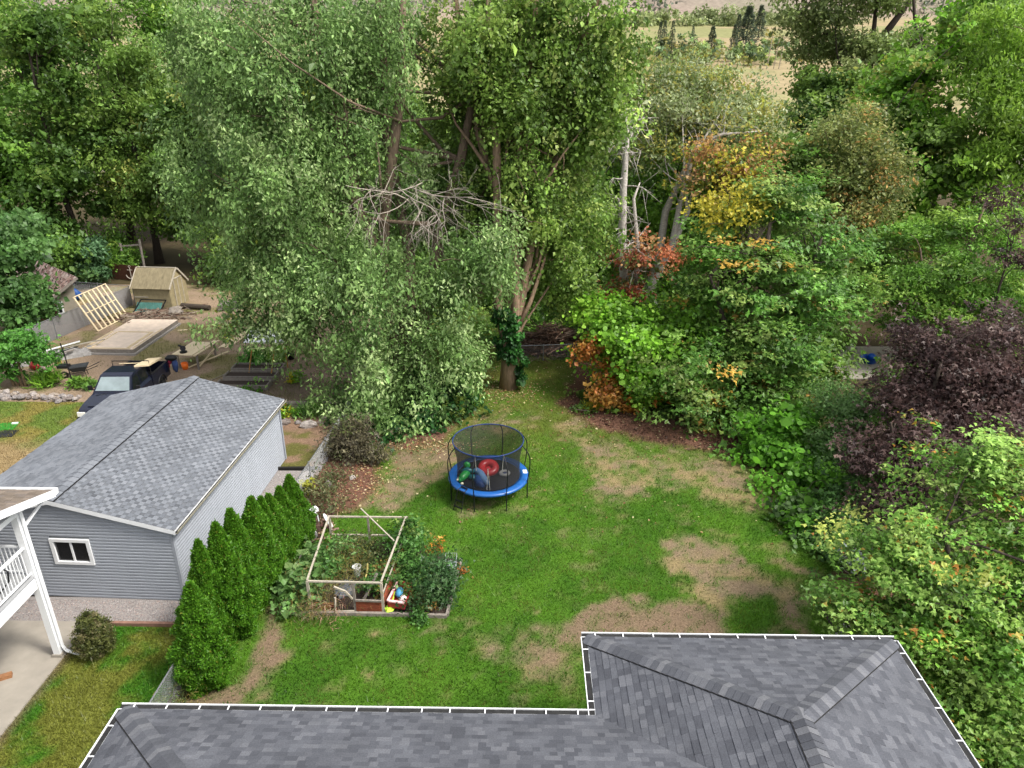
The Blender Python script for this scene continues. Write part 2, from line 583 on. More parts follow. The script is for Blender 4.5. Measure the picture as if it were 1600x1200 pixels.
def left_lawn_col(X, Y):
    n = fbm(X * 0.8, Y * 0.8, 71)
    c = lerp(A([0.27, 0.235, 0.06]), A([0.15, 0.22, 0.04]), sstep(0.42, 0.62, n + 0.15 * sstep(-24.5, -26.5, X)))
    return lerp(c, A([0.38, 0.28, 0.14]), sstep(28.8, 27.2, Y + 1.2 * (n - 0.5)))
sheet('left_lawn', -34, -17.5, 18.5, 32.3, 0.2, 0.008, left_lawn_col, GROUND, 0.02)

def yard_col(X, Y):
    n = fbm(X * 0.55, Y * 0.55, 81)
    n2 = fbm(X * 1.8, Y * 1.8, 83)
    c = lerp(A([0.31, 0.225, 0.155]), A([0.44, 0.325, 0.225]), n2)
    c = lerp(c, A([0.24, 0.225, 0.085]), sstep(0.47, 0.62, n) * 0.75)
    dk = sstep(-16.5, -15.0, X) * sstep(38.5, 36.5, Y)
    return lerp(c, A([0.24, 0.175, 0.14]), dk * 0.8)
sheet('neighbour_yard', -36, -8.75, 32.3, 54.0, 0.2, 0.008, yard_col, GROUND, 0.03)

def back_strip_col(X, Y):
    n = fbm(X * 1.2, Y * 1.2, 87)
    c = lerp(A([0.16, 0.155, 0.045]), A([0.31, 0.2, 0.135]), sstep(0.40, 0.58, n + 0.3 * sstep(28.0, 30.0, Y) - 0.1))
    return c
sheet('garage_back_strip', -17.4, -8.72, 25.9, 32.3, 0.15, 0.006, back_strip_col, GROUND, 0.03)

# ------------------------------------------------------------------ shingled roof planes
def clip_poly(sub, clip):
    out = sub
    n = len(clip)
    for i in range(n):
        a = clip[i]; b = clip[(i + 1) % n]
        inp = out; out = []
        if not inp: break
        def side(p): return (b[0] - a[0]) * (p[1] - a[1]) - (b[1] - a[1]) * (p[0] - a[0])
        for j in range(len(inp)):
            p = inp[j]; q = inp[(j + 1) % len(inp)]
            sp, sq = side(p), side(q)
            if sp >= 0: out.append(p)
            if (sp >= 0) != (sq >= 0):
                t = sp / (sp - sq)
                out.append((p[0] + t * (q[0] - p[0]), p[1] + t * (q[1] - p[1])))
    return out

def shingle_plane(poly, origin, uvec, vvec, expo, widths, tones, thick, rnd, keepfn=None, tabs=None):
    """poly: CCW outline in (u,v) of the plane. Returns list of (uvpoly, v0, tone, whole, width)."""
    us = [p[0] for p in poly]; vs_ = [p[1] for p in poly]
    res = []
    v = min(vs_); row = 0
    while v < max(vs_):
        u = min(us) - rnd.random() * 0.3
        if tabs: u = min(us) - 0.31 * ((row * 0.5 + rnd.uniform(-0.06, 0.06)) % 1.0)
        alt = 0
        last = None
        while u < max(us):
            w = rnd.choice(widths)
            tone = rnd.choice([q for q in tones if q != last]); last = tone
            if tabs:
                alt += 1
                w = tabs[alt % 2]
                if alt % 2: tone = tuple(c * 0.66 for c in tone)
            cell = [(u, v), (u + w, v), (u + w, v + expo), (u, v + expo)]
            c = clip_poly(cell, poly)
            if len(c) >= 3:
                area = abs(sum(c[i][0] * c[(i + 1) % len(c)][1] - c[(i + 1) % len(c)][0] * c[i][1] for i in range(len(c)))) / 2
                if area > 1e-4:
                    ctr = origin + uvec * (u + w / 2) + vvec * (v + expo / 2)
                    if keepfn is None or keepfn(ctr):
                        whole = area > 0.999 * w * expo
                        res.append((c, u, v, tone, whole, w, ctr))
            u += w
        v += expo; row += 1
    return res

SHING_CACHE = {}
def shingle_mesh(w, expo, tone, thick, key):
    k = (w, expo, tone, thick)
    if k not in SHING_CACHE:
        m = MB(); m.col = tone
        g = 0.003
        t0, t1 = thick, 0.003
        m.add([(g, 0, 0), (w - g, 0, 0), (w - g, 0, t0), (g, 0, t0), (g, expo, t1), (w - g, expo, t1), (g, expo, 0), (w - g, expo, 0)],
              [(0, 1, 2, 3), (3, 2, 5, 4), (0, 3, 4, 6), (1, 7, 5, 2)])
        SHING_CACHE[k] = m.mesh('shingle', SHING)
    return SHING_CACHE[k]

def lay_shingles(planes, parent, limit, viewpoint, expo, widths, tones, seed, stuff_name='shingles'):
    rnd = random.Random(seed)
    allp = []
    for (poly, origin, uvec, vvec, keepfn) in planes:
        for s in shingle_plane(poly, origin, uvec, vvec, expo, widths, tones, 0.014, rnd, keepfn):
            allp.append((s, origin, uvec, vvec, rnd.choice((0.005, 0.007, 0.012))))
    whole = [a for a in allp if a[0][4]]
    whole.sort(key=lambda a: (a[0][6] - viewpoint).length)
    single = set(id(a) for a in whole[:limit])
    off = root_loc(parent)
    for a in whole[:limit]:
        s, o, u, v, th = a
        me = shingle_mesh(s[5], expo, s[3], th, 0)
        ob = link('shingle', me, parent)
        n = u.cross(v)
        M = Matrix((u, v, n)).transposed().to_4x4()
        M.translation = o + u * s[1] + v * s[2] + n * 0.004 - off
        ob.matrix_local = M
    m = MB()
    for a in allp:
        if id(a) in single: continue
        s, o, u, v, th = a
        n = u.cross(v)
        m.col = s[3]
        c = s[0]
        top = [o + u * p[0] + v * p[1] + n * (0.004 + th * (1 - (p[1] - s[2]) / expo) + 0.003) for p in c]
        bot = [o + u * p[0] + v * p[1] + n * 0.004 for p in c]
        k = len(c)
        m.add(top + bot, [tuple(range(k))] + [(i, k + i, k + (i + 1) % k, (i + 1) % k) for i in range(k)])
    if m.f:
        tag(m.build(stuff_name, SHING, parent), kind='stuff')

def ridge_caps(p, q, na, nb, parent, tones, seed, expo=0.145, half=0.21):
    """bent cap shingles from low point p up to q; na, nb: unit vectors down each of the two slopes, square to the ridge"""
    rnd = random.Random(seed)
    p = Vector(p); q = Vector(q)
    d = (q - p).normalized()
    L = (q - p).length
    n = int(L / expo)
    up = -(na + nb).normalized()
    off = root_loc(parent)
    protos = []
    for t in tones:
        m = MB(); m.col = t
        l = expo * 1.9
        for sgn, vec in ((0, na), (1, nb)):
            a0 = up * 0.05; b0 = vec * half + up * 0.034
            a1 = up * 0.022 + d * l; b1 = vec * half + up * 0.010 + d * l
            m.add([a0, b0, b1, a1, a0 - up * 0.02, b0 - up * 0.03], [(0, 1, 2, 3), (0, 4, 5, 1)] if sgn == 0 else [(1, 0, 3, 2), (4, 0, 1, 5)])
        protos.append(m.mesh('ridge_cap', SHING))
    for i in range(n):
        o = link('ridge_cap', rnd.choice(protos), parent)
        o.location = p + d * (i * expo) + up * 0.004 - off

def roof_sheet(polys, material, parent, name):
    m = MB()
    for P in polys:
        m.add(P, [tuple(range(len(P)))])
    return m.build(name, material, parent)

UNDER = mat('roof_underlay', (0.06, 0.06, 0.065), 0.95, 4, 0.2)

def gutter(p, q, outward, parent, hang=0.61, zlip=0.0):
    """white trough along p->q with a dark filled channel and strap hangers"""
    p = Vector(p); q = Vector(q)
    d = (q - p).normalized(); o = Vector(outward)
    prof = [(0.0, 0.0), (0.0, -0.11), (0.105, -0.11), (0.15, -0.03), (0.15, 0.010), (0.132, 0.010), (0.130, -0.025), (0.098, -0.09), (0.012, -0.09), (0.012, 0.0)]
    m = MB()
    m.prism([p + o * a + Vector((0, 0, b)) for a, b in prof], q - p)
    g = m.build('gutter', WHITE, parent)
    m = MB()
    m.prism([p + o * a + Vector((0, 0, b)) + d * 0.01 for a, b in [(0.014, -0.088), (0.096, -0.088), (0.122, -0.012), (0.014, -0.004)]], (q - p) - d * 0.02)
    m.build('channel_fill', DARKCH, g)  # dark fill, nearly flush with the lip
    L = (q - p).length
    n = max(1, int(L / hang))
    hm = MB()
    hm.box((0, 0, 0), (0.026, 0.128, 0.008), math.atan2(o.y, o.x) - math.pi / 2)
    me = hm.mesh('hanger', WHITE)
    for i in range(n):
        h = link('hanger', me, g)
        h.location = p + d * ((i + 0.5) * L / n + random.uniform(-0.04, 0.04)) + o * 0.072 + Vector((0, 0, 0.010)) - root_loc(g)
    return g

# ------------------------------------------------------------------ the house under the drone
def foreground_house():
    E = 3.3; s = 5 / 12
    xl, xi, xr = -7.95, 1.48, 8.29
    yw, ym, yr = 12.80, 10.62, 4.6
    xa = (xi + xr) / 2; half = xa - xi
    ya = yw - half
    za = E + half * s
    yv = ym - half
    zr = E + (ym - yr) * s
    t = thing('house', 'house roofed in dark grey shingles with white gutters along the bottom of the picture', 'house', (0, 6, 0))
    # walls
    m = MB(); m.bx(xl + 0.45, xr - 0.45, -1.0, ym - 0.45, 0, E - 0.12)
    m.build('wall', mat('cream_siding', (0.5, 0.47, 0.42), 0.7, 2, 0.08), t)
    m = MB(); m.bx(xi + 0.45, xr - 0.452, ym - 0.447, yw - 0.45, 0, E - 0.122)
    m.build('wall', MATS['cream_siding'], t)
    # eave boxes
    m = MB()
    m.bx(xl + 0.02, xi, -1.4, ym - 0.004, E - 0.16, E - 0.03)
    m.bx(xi + 0.001, xr - 0.02, -1.4, yw - 0.004, E - 0.161, E - 0.031)
    m.build('soffit', WHITE, t)
    V = Vector
    P = lambda x, y, z: V((x, y, z))
    roof = roof_sheet([
        [P(xi, yw, E), P(xr, yw, E), P(xa, ya, za)][::-1],
        [P(xi, yw, E), P(xa, ya, za), P(xa, yv, za), P(xi, ym, E)][::-1],
        [P(xr, yw, E), P(xr, -1.6, E), P(xa, -1.6, za), P(xa, ya, za)][::-1],
        [P(xl, ym, E), P(xi, ym, E), P(xa, yv, za), P(xa, yr, zr), P(xl + (ym - yr), yr, zr)][::-1],
        [P(xl, ym, E), P(xl + (ym - yr), yr, zr), P(xl, -1.42, E)][::-1],
        [P(xl, -1.42, E), P(xl + (ym - yr), yr, zr), P(xa, yr, zr), P(xa, -1.42, E)][::-1],
    ], UNDER, t, 'roof')
    k = math.sqrt(1 + s * s)
    tones = [(.128, .134, .154), (.113, .119, .138), (.146, .153, .174), (.097, .102, .119), (.170, .176, .197), (.119, .125, .144), (.137, .143, .163)]
    inview = lambda c: c.y > 6.6
    planes = [
        ([(0, 0), (xr - xi, 0), (half, half * k)], P(xr, yw, E), V((-1, 0, 0)), V((0, -1, s)).normalized(), inview),
        ([(0, 0), (yw - ym, 0), (half + yw - ym, half * k), (half, half * k)], P(xi, yw, E), V((0, -1, 0)), V((1, 0, s)).normalized(), inview),
        ([(0, 0), (8.0, 0), (8.0 - half, half * k), (0, half * k)], P(xr, yw - 8.0, E), V((0, 1, 0)), V((-1, 0, s)).normalized(), inview),
        ([(-xi, 0), (-xl, 0), (-xl - 4.6, 4.6 * k), (-xa, 4.6 * k), (-xa, half * k)], P(0, ym, E), V((-1, 0, 0)), V((0, -1, s)).normalized(), inview),
        ([(-9.2, 0), (0, 0), (-4.6, 4.6 * k)], P(xl, ym, E), V((0, 1, 0)), V((1, 0, s)).normalized(), inview),
    ]
    fixed = []
    for (poly, o, u, v, kf) in planes:
        n = u.cross(v)
        if n.z < 0:
            u = -u
            poly = [(-a, b) for a, b in poly][::-1]
        ar = sum(poly[i][0] * poly[(i + 1) % len(poly)][1] - poly[(i + 1) % len(poly)][0] * poly[i][1] for i in range(len(poly)))
        if ar < 0: poly = poly[::-1]
        fixed.append((poly, o, u, v, kf))
    lay_shingles(fixed, roof, 300, V((0, 0, CAM_H)), 0.143, (0.14, 0.18, 0.23, 0.29), tones, 11)
    # hips, ridge and their caps
    dn_back = V((0, 1, -s)).normalized(); dn_left = V((-1, 0, -s)).normalized(); dn_right = V((1, 0, -s)).normalized()
    def square(vec, d):
        return (vec - d * vec.dot(d)).normalized()
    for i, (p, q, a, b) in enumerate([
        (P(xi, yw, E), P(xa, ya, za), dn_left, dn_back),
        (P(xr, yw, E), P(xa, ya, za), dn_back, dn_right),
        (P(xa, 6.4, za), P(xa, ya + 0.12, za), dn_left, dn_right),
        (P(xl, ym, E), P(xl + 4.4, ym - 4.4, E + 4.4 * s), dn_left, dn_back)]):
        d = (q - p).normalized()
        ridge_caps(p, q, square(a, d), square(b, d), roof, [(.10, .105, .121), (.13, .136, .155), (.165, .171, .19), (.112, .118, .135), (.19, .195, .212)], 20 + i)
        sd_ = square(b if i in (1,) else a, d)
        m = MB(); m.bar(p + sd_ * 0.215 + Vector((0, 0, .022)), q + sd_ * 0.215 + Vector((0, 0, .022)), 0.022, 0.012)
        m.build('cap_shadow', DARKCH, roof)  # dark strip standing in for the shadow under the cap lap
    gz = E + 0.005
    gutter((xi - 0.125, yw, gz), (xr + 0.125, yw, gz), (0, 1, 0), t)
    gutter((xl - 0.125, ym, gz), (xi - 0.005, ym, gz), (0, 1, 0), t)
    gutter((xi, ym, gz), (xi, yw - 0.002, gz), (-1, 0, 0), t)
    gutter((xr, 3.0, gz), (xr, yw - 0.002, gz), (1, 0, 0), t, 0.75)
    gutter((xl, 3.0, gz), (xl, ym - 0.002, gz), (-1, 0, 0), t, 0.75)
foreground_house()

# ------------------------------------------------------------------ garage
def garage():
    base = Vector((-10.40, 17.75, 0)); rz = R(-2.2)
    t = thing('garage', 'grey sided garage with a low pitched shingle roof beside the cedar hedge', 'garage', base, rz)
    W, Lg, He, s = 6.9, 9.0, 2.72, 0.25         # local x from -W to 0, y from 0 to Lg
    ov, ovf = 0.22, 0.16
    xm = -W / 2
    V = Vector
    m = MB(); m.bx(-W + 0.02, -0.02, 0.02, Lg - 0.02, 0, He)
    m.prism([(-W + 0.02, 0.02, He - 0.001), (-0.02, 0.02, He - 0.001), (xm, 0.02, He + (W / 2 - 0.02) * s)], (0, Lg - 0.04, 0))
    m.build('wall', mat('grey_sheathing', (0.25, 0.27, 0.29), 0.7, 2, 0.06), t, local=True)
    # lap siding, front gable and the right-hand wall, board by board
    h = 0.112
    nrow = int((He + W / 2 * s) / h)
    wx0, wx1, wz0, wz1 = -3.76, -2.62, 1.36, 2.14
    for i in range(nrow):
        z = 0.05 + i * h
        if z + h > He + W / 2 * s - 0.06: break
        zt = z + h
        hw = W / 2 if zt <= He else max(0.05, W / 2 - (zt - He) / s)
        spans = [(xm - hw, xm + hw)]
        if zt > wz0 - 0.06 and z < wz1 + 0.06:
            spans = [(xm - hw, wx0 - 0.06), (wx1 + 0.06, xm + hw)]
        for a, b in spans:
            m = MB()
            m.prism([(a, 0.02, z), (a, -0.030, z), (a, -0.030, z + 0.055), (a, 0.004, zt), (a, 0.02, zt)], (b - a, 0, 0))
            m.build('siding_board', SIDING, t, local=True)
    m = MB()
    m.prism([(-0.02, 0.0, 0), (0.030, 0.0, 0), (0.030, 0.0, 0.055), (-0.004, 0.0, h), (-0.02, 0.0, h)], (0, Lg, 0))
    me = m.mesh('siding_board', SIDING)
    for i in range(int((He - 0.05) / h)):
        o = link('siding_board', me, t); o.location = (0, 0, 0.05 + i * h)
    m = MB(); m.bx(-0.05, 0.036, -0.036, 0.05, 0.02, He - 0.02); m.build('corner_trim', SIDING, t, local=True)
    m = MB(); m.bx(-0.05, 0.036, Lg - 0.05, Lg + 0.03, 0.02, He - 0.02); m.build('corner_trim', SIDING, t, local=True)
    # window
    m = MB()
    for a, b, c, d in ((wx0 - 0.05, wx1 + 0.05, wz1 - 0.04, wz1 + 0.06), (wx0 - 0.05, wx1 + 0.05, wz0 - 0.07, wz0 + 0.03), (wx0 - 0.05, wx0 + 0.06, wz0 + 0.03, wz1 - 0.04), (wx1 - 0.06, wx1 + 0.05, wz0 + 0.03, wz1 - 0.04)):
        m.bx(a, b, -0.065, 0.03, c, d)
    w = m.build('window', WHITE, t, local=True)
    m = MB(); m.bx(wx0 + 0.06, wx1 - 0.06, -0.005, 0.012, wz0 + 0.03, wz1 - 0.04); m.build('pane', GLASS, w, local=True)
    m = MB(); m.bx((wx0 + wx1) / 2 - 0.03, (wx0 + wx1) / 2 + 0.03, -0.03, 0.01, wz0 + 0.03, wz1 - 0.04); m.build('mullion', WHITE, w, local=True)
    # roof
    hw = W / 2 + ov
    zr = He + 0.05 + (W / 2) * s
    ze = zr - hw * s
    y0, y1 = -ovf, Lg + ovf
    roof = roof_sheet([
        [V((xm, y0, zr)), V((xm + hw, y0, ze)), V((xm + hw, y1, ze)), V((xm, y1, zr))],
        [V((xm, y1, zr)), V((xm - hw, y1, ze)), V((xm - hw, y0, ze)), V((xm, y0, zr))]], UNDER, t, 'roof')
    roof.location = (0, 0, 0)
    # roof_sheet offset by parent's place: undo so the sheet sits in the garage's own axes
    for v in roof.data.vertices: v.co += base
    k = math.sqrt(1 + s * s)
    tones = [(.235, .252, .282), (.212, .228, .256), (.26, .276, .306), (.187, .201, .227), (.246, .263, .293)]
    vp = Vector((8, -18, CAM_H))
    rnd = random.Random(5)
    for side in (1, -1):
        o = V((xm + hw, y0, ze)) if side == 1 else V((xm - hw, y1, ze))
        u = V((0, 1, 0)) if side == 1 else V((0, -1, 0))
        v = V((-side, 0, s)).normalized()
        poly = [(0, 0), (y1 - y0, 0), (y1 - y0, hw * k), (0, hw * k)]
        lim = 150
        allp = shingle_plane(poly, o, u, v, 0.135, (0.17, 0.24, 0.30), tones, 0.014, rnd, None, (0.19, 0.12) if side == 1 else None)
        whole = sorted([a for a in allp if a[4]], key=lambda a: (a[6] - vp).length)
        if side == -1: whole = sorted(whole, key=lambda a: (a[6] - V((xm, 4, zr))).length)
        ids = set(id(a) for a in whole[:lim])
        n = u.cross(v)
        mm = MB()
        for a in allp:
            c, uu, vv, tone, wh, wd, ctr = a
            th = rnd.choice((0.004, 0.006, 0.016))
            if id(a) in ids:
                ob = link('shingle', shingle_mesh(wd, 0.135, tone, th, 0), roof)
                M = Matrix((u, v, n)).transposed().to_4x4()
                M.translation = o + u * uu + v * vv + n * 0.004
                ob.matrix_local = M
            else:
                mm.col = tone
                top = [o + u * p[0] + v * p[1] + n * (0.007 + th * (1 - (p[1] - vv) / 0.135)) for p in c]
                bot = [o + u * p[0] + v * p[1] + n * 0.004 for p in c]
                kk = len(c)
                mm.add(top + bot, [tuple(range(kk))] + [(i, kk + i, kk + (i + 1) % kk, (i + 1) % kk) for i in range(kk)])
        tag(mm.build('shingles', SHING, roof, local=True), kind='stuff')
    # ridge caps (laid lapping to the right-hand slope)
    caps = []
    for tn in tones:
        m = MB(); m.col = tn
        for sgn in (-1, 1):
            a0 = V((0, 0, 0.045)); b0 = V((sgn * 0.21, 0, 0.040 - 0.21 * s))
            a1 = V((0, 0.3, 0.025)); b1 = V((sgn * 0.21, 0.3, 0.02 - 0.21 * s))
            f = [(0, 3, 2, 1), (0, 1, 5, 4), (1, 2, 6, 5)] if sgn < 0 else [(0, 1, 2, 3), (4, 5, 1, 0), (5, 6, 2, 1)]
            m.add([a0, b0, b1, a1, a0 - V((0, 0, .025)), b0 - V((0, 0, .035)), b1 - V((0, 0, .03))], f)
        caps.append(m.mesh('ridge_cap', SHING))
    y = y0
    while y < y1 - 0.2:
        o = link('ridge_cap', rnd.choice(caps), roof); o.location = (xm, y, zr); y += 0.26
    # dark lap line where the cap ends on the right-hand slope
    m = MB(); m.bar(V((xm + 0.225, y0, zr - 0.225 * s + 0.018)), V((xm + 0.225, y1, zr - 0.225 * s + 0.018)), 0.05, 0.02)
    m.build('ridge_edge', mat('dark_line', (0.012, 0.012, 0.014), 0.8, 4, 0.2), roof, local=True)
    # fascia boards
    for yy in (y0 - 0.002, y1 - 0.02):
        for sg in (-1, 1):
            m = MB(); m.prism([(xm, yy, zr - 0.004), (xm + sg * hw, yy, ze - 0.004), (xm + sg * hw, yy, ze - 0.15), (xm, yy, zr - 0.15)], (0, 0.022, 0))
            m.build('rake_board', WHITE, t, local=True)
    m = MB(); m.bx(xm + hw - 0.02, xm + hw + 0.003, y0 + 0.03, y1 - 0.03, ze - 0.14, ze - 0.008); m.build('fascia', WHITE, t, local=True)
    m = MB()
    m.prism([(xm + hw + 0.004, y0, ze - 0.1), (xm + hw + 0.08, y0, ze - 0.1), (xm + hw + 0.11, y0, ze - 0.0), (xm + hw + 0.095, y0, ze - 0.0), (xm + hw + 0.07, y0, ze - 0.085), (xm + hw + 0.016, y0, ze - 0.085)], (0, y1 - y0, 0))
    g = m.build('gutter', mat('cream_gutter', (0.5, 0.47, 0.36), 0.5, 3, 0.1), t, local=True)
    m = MB(); m.bx(xm + hw + 0.018, xm + hw + 0.085, y0 + 0.01, y1 - 0.01, ze - 0.084, ze - 0.035); m.build('channel_fill', DARKCH, g, local=True)  # dark fill along the gutter channel
    m = MB(); m.tube([(0.03, Lg - 0.02, ze - 0.1), (0.06, Lg - 0.1, ze - 0.4), (0.06, Lg - 0.1, 0.1)], 0.035, 6); m.build('downspout', SIDING, t, local=True)
garage()

# ------------------------------------------------------------------ patio, gravel, edging
m = MB(); m.bx(-24, -12.8, 3.0, 16.75, -0.15, 0.05)
tag(m.build('patio', CONC), kind='structure')
GRAVEL = mat('crushed_gravel', (0.37, 0.34, 0.325), 0.95, 32, 0.42, 1.0, bscale=45)
m = MB(); m.bx(-24, -10.25, 16.765, 17.85, -0.1, 0.03)
tag(m.build('gravel_strip', GRAVEL), kind='structure')
m = MB(); m.add([(-10.5, 17.5, 0.022), (-8.75, 17.5, 0.022), (-8.5, 25.75, 0.022), (-10.2, 25.75, 0.022)], [(0, 1, 2, 3)])
tag(m.build('gravel_path', GRAVEL), kind='structure')
def pebbles():
    V = []; F = []; C = []
    tones = [(.42, .37, .35), (.52, .48, .46), (.30, .25, .24), (.46, .36, .32), (.24, .22, .22)]
    for i in range(7000):
        if random.random() < 0.6: x, y, z = random.uniform(-18, -10.25), random.uniform(16.8, 17.72), 0.03
        else: x, y, z = random.uniform(-10.2, -8.65), random.uniform(18, 25.7), 0.022
        r = random.uniform(0.012, 0.028); b = len(V); a = random.random() * 3
        for k in range(4):
            V.append((x + r * math.cos(a + k * 1.57), y + r * 0.8 * math.sin(a + k * 1.57), z))
        V.append((x, y, z + r * 0.8))
        F += [(b, b + 1, b + 4), (b + 1, b + 2, b + 4), (b + 2, b + 3, b + 4), (b + 3, b, b + 4)]
        C += [random.choice(tones)] * 5
    me = fast_mesh('gravel', V, [i for f in F for i in f], [3] * len(F), STONE, np.array(C))
    tag(link('gravel', me), kind='stuff')
pebbles()
m = MB(); m.bx(-12.3, -10.1, 16.60, 16.70, 0, 0.13)
solo('edging_timber', m, mat('pink_treated_timber', (0.34, 0.19, 0.14), 0.85, 5, 0.25, 0.2), 'reddish timber edging along the gravel in front of the garage', 'edging', (-11.2, 16.65, 0))
m = MB(); m.box((-13.9, 14.55, 0.1), (0.32, 0.16, 0.1), 0.5)
solo('wood_block', m, mat('orange_wood', (0.42, 0.2, 0.09), 0.8, 6, 0.25), 'small orange brown wood block lying on the concrete patio', 'wood block', (-13.9, 14.55, 0.05))
m = MB(); m.box((-10.3, 32.0, 0.08), (4.6, 0.30, 0.30), R(-1))
solo('concrete_kerb', m, mat('pink_grey_concrete', (0.36, 0.29, 0.26), 0.9, 5, 0.2, 0.2), 'low grey concrete kerb behind the back corner of the garage', 'kerb', (-10.3, 32.0, 0))
m = MB(); m.box((-9.5, 25.85, 0.02), (2.3, 0.12, 0.22), R(2))
solo('edging_board', m, mat('black_edging', (0.02, 0.018, 0.016), 0.9, 5, 0.3), 'black edging board ending the gravel path beside the garage', 'edging', (-9.5, 25.85, 0))

# ------------------------------------------------------------------ neighbour's covered deck (white post, railing, roof corner)
def deck():
    t = thing('deck', 'white raised deck with railing, tall corner post and shingled roof over a patio', 'deck', (-13.0, 15.4, 0))
    px, py = -12.95, 15.42
    m = MB(); m.bx(px - 0.09, px + 0.09, py - 0.09, py + 0.09, 0.05, 5.05); m.build('post', WHITE, t)
    m = MB(); m.bx(px - 0.13, px + 0.13, py - 0.13, py + 0.13, 0.05, 0.14); m.build('post_foot', CONC, t)
    m = MB()
    m.tube([(px + 0.14, py + 0.02, 5.0), (px + 0.14, py + 0.02, 0.35), (px + 0.22, py + 0.02, 0.18), (px + 0.75, py - 0.08, 0.10)], 0.045, 6)
    m.build('downspout', WHITE, t)
    m = MB(); m.bx(-19.5, px - 0.09, py - 0.12, py + 0.08, 2.45, 2.74); m.build('rim_beam', WHITE, t)
    m = MB(); m.bx(px - 0.10, px + 0.085, 6.0, py - 0.121, 2.44, 2.74); m.build('rim_beam', WHITE, t)
    m = MB(); m.bx(-19.5, px + 0.06, 6.0, py + 0.06, 2.742, 2.80); m.build('deck_floor', mat('grey_deck_vinyl', (0.46, 0.47, 0.48), 0.6, 4, 0.1), t)
    zt = 3.72
    m = MB(); m.bx(-19.5, px - 0.09, py - 0.035, py + 0.035, zt - 0.05, zt); m.build('top_rail', WHITE, t)
    m = MB(); m.bx(px - 0.035, px + 0.035, 6.0, py - 0.09, zt - 0.05, zt); m.build('top_rail', WHITE, t)
    m = MB(); m.bx(-19.5, px - 0.09, py - 0.02, py + 0.02, 2.88, 2.92); m.build('bottom_rail', WHITE, t)
    m = MB(); m.bx(px - 0.02, px + 0.02, 6.0, py - 0.09, 2.88, 2.92); m.build('bottom_rail', WHITE, t)
    m = MB(); m.bx(-0.011, 0.011, -0.011, 0.011, 2.9, zt - 0.045); me = m.mesh('baluster', WHITE)
    for i in range(36):
        o = link('baluster', me, t); o.location = Vector((px - 0.22 - 0.115 * i, py, 0)) - t.location
    for i in range(46):
        o = link('baluster', me, t); o.location = Vector((px, py - 0.22 - 0.115 * i, 0)) - t.location
    # roof: slopes down away from the house, rake on the near side
    ex, ey, ez = -12.55, 16.42, 4.78
    sl = 0.30
    yb = 6.0; zb = ez + (ey - yb) * sl
    m = MB(); m.add([(ex, ey, ez), (ex, yb, zb), (-22, yb, zb), (-22, ey, ez), (ex, ey, ez - 0.05), (ex, yb, zb - 0.05), (-22, yb, zb - 0.05), (-22, ey, ez - 0.05)],
                    [(0, 3, 2, 1), (4, 5, 6, 7), (0, 1, 5, 4), (0, 4, 7, 3)])
    roof = m.build('roof', UNDER, t)
    k = math.sqrt(1 + sl * sl)
    lay_shingles([([(0, 0), (5.0, 0), (5.0, 6.0), (0, 6.0)], Vector((ex, ey, ez)), Vector((-1, 0, 0)), Vector((0, -1, sl)).normalized(), None)], roof, 200, Vector((ex, 15.0, 5.0)), 0.14,
                 (0.2, 0.27, 0.33), [(.26, .21, .165), (.21, .17, .135), (.31, .25, .20), (.24, .20, .17)], 31)
    m = MB(); m.prism([(ex + 0.004, ey, ez + 0.012), (ex + 0.004, yb, zb + 0.012), (ex + 0.004, yb, zb - 0.19), (ex + 0.004, ey, ez - 0.19)], (0.035, 0, 0)); m.build('rake_board', WHITE, t)
    m = MB(); m.prism([(-22, ey, ez - 0.13), (-22, ey + 0.1, ez - 0.13), (-22, ey + 0.13, ez + 0.01), (-22, ey + 0.11, ez + 0.01), (-22, ey + 0.085, ez - 0.11), (-22, ey + 0.015, ez - 0.11)], (22 + ex + 0.06, 0, 0)); m.build('gutter', WHITE, t)
    m = MB(); m.bx(px - 0.085, px + 0.085, 6.0, ey - 0.05, 4.66, 4.80); m.build('top_beam', WHITE, t)
    m = MB(); m.bar((px + 0.03, py + 0.05, 4.2), (px + 0.3, py + 0.9, 4.72), 0.06, 0.06); m.build('knee_brace', WHITE, t)
    m = MB(); m.bx(-19.5, px - 0.3, 6.3, py - 0.3, 4.70, 4.73); m.build('ceiling_panel', mat('cream_ceiling', (0.62, 0.58, 0.42), 0.7, 2, 0.05), t)
    m = MB(); m.tube([D(-14, 935, 14.6), D(2, 925, 14.6), D(14, 908, 14.6), D(12, 893, 14.6), D(0, 888, 14.6), D(-16, 892, 14.6)], 0.022, 6)
    q = D(0, 920, 14.6)
    solo('patio_chair_frame', m, BLACKM, 'black curved metal chair frame behind the white deck railing', 'chair', (q.x, q.y, 2.8))
deck()

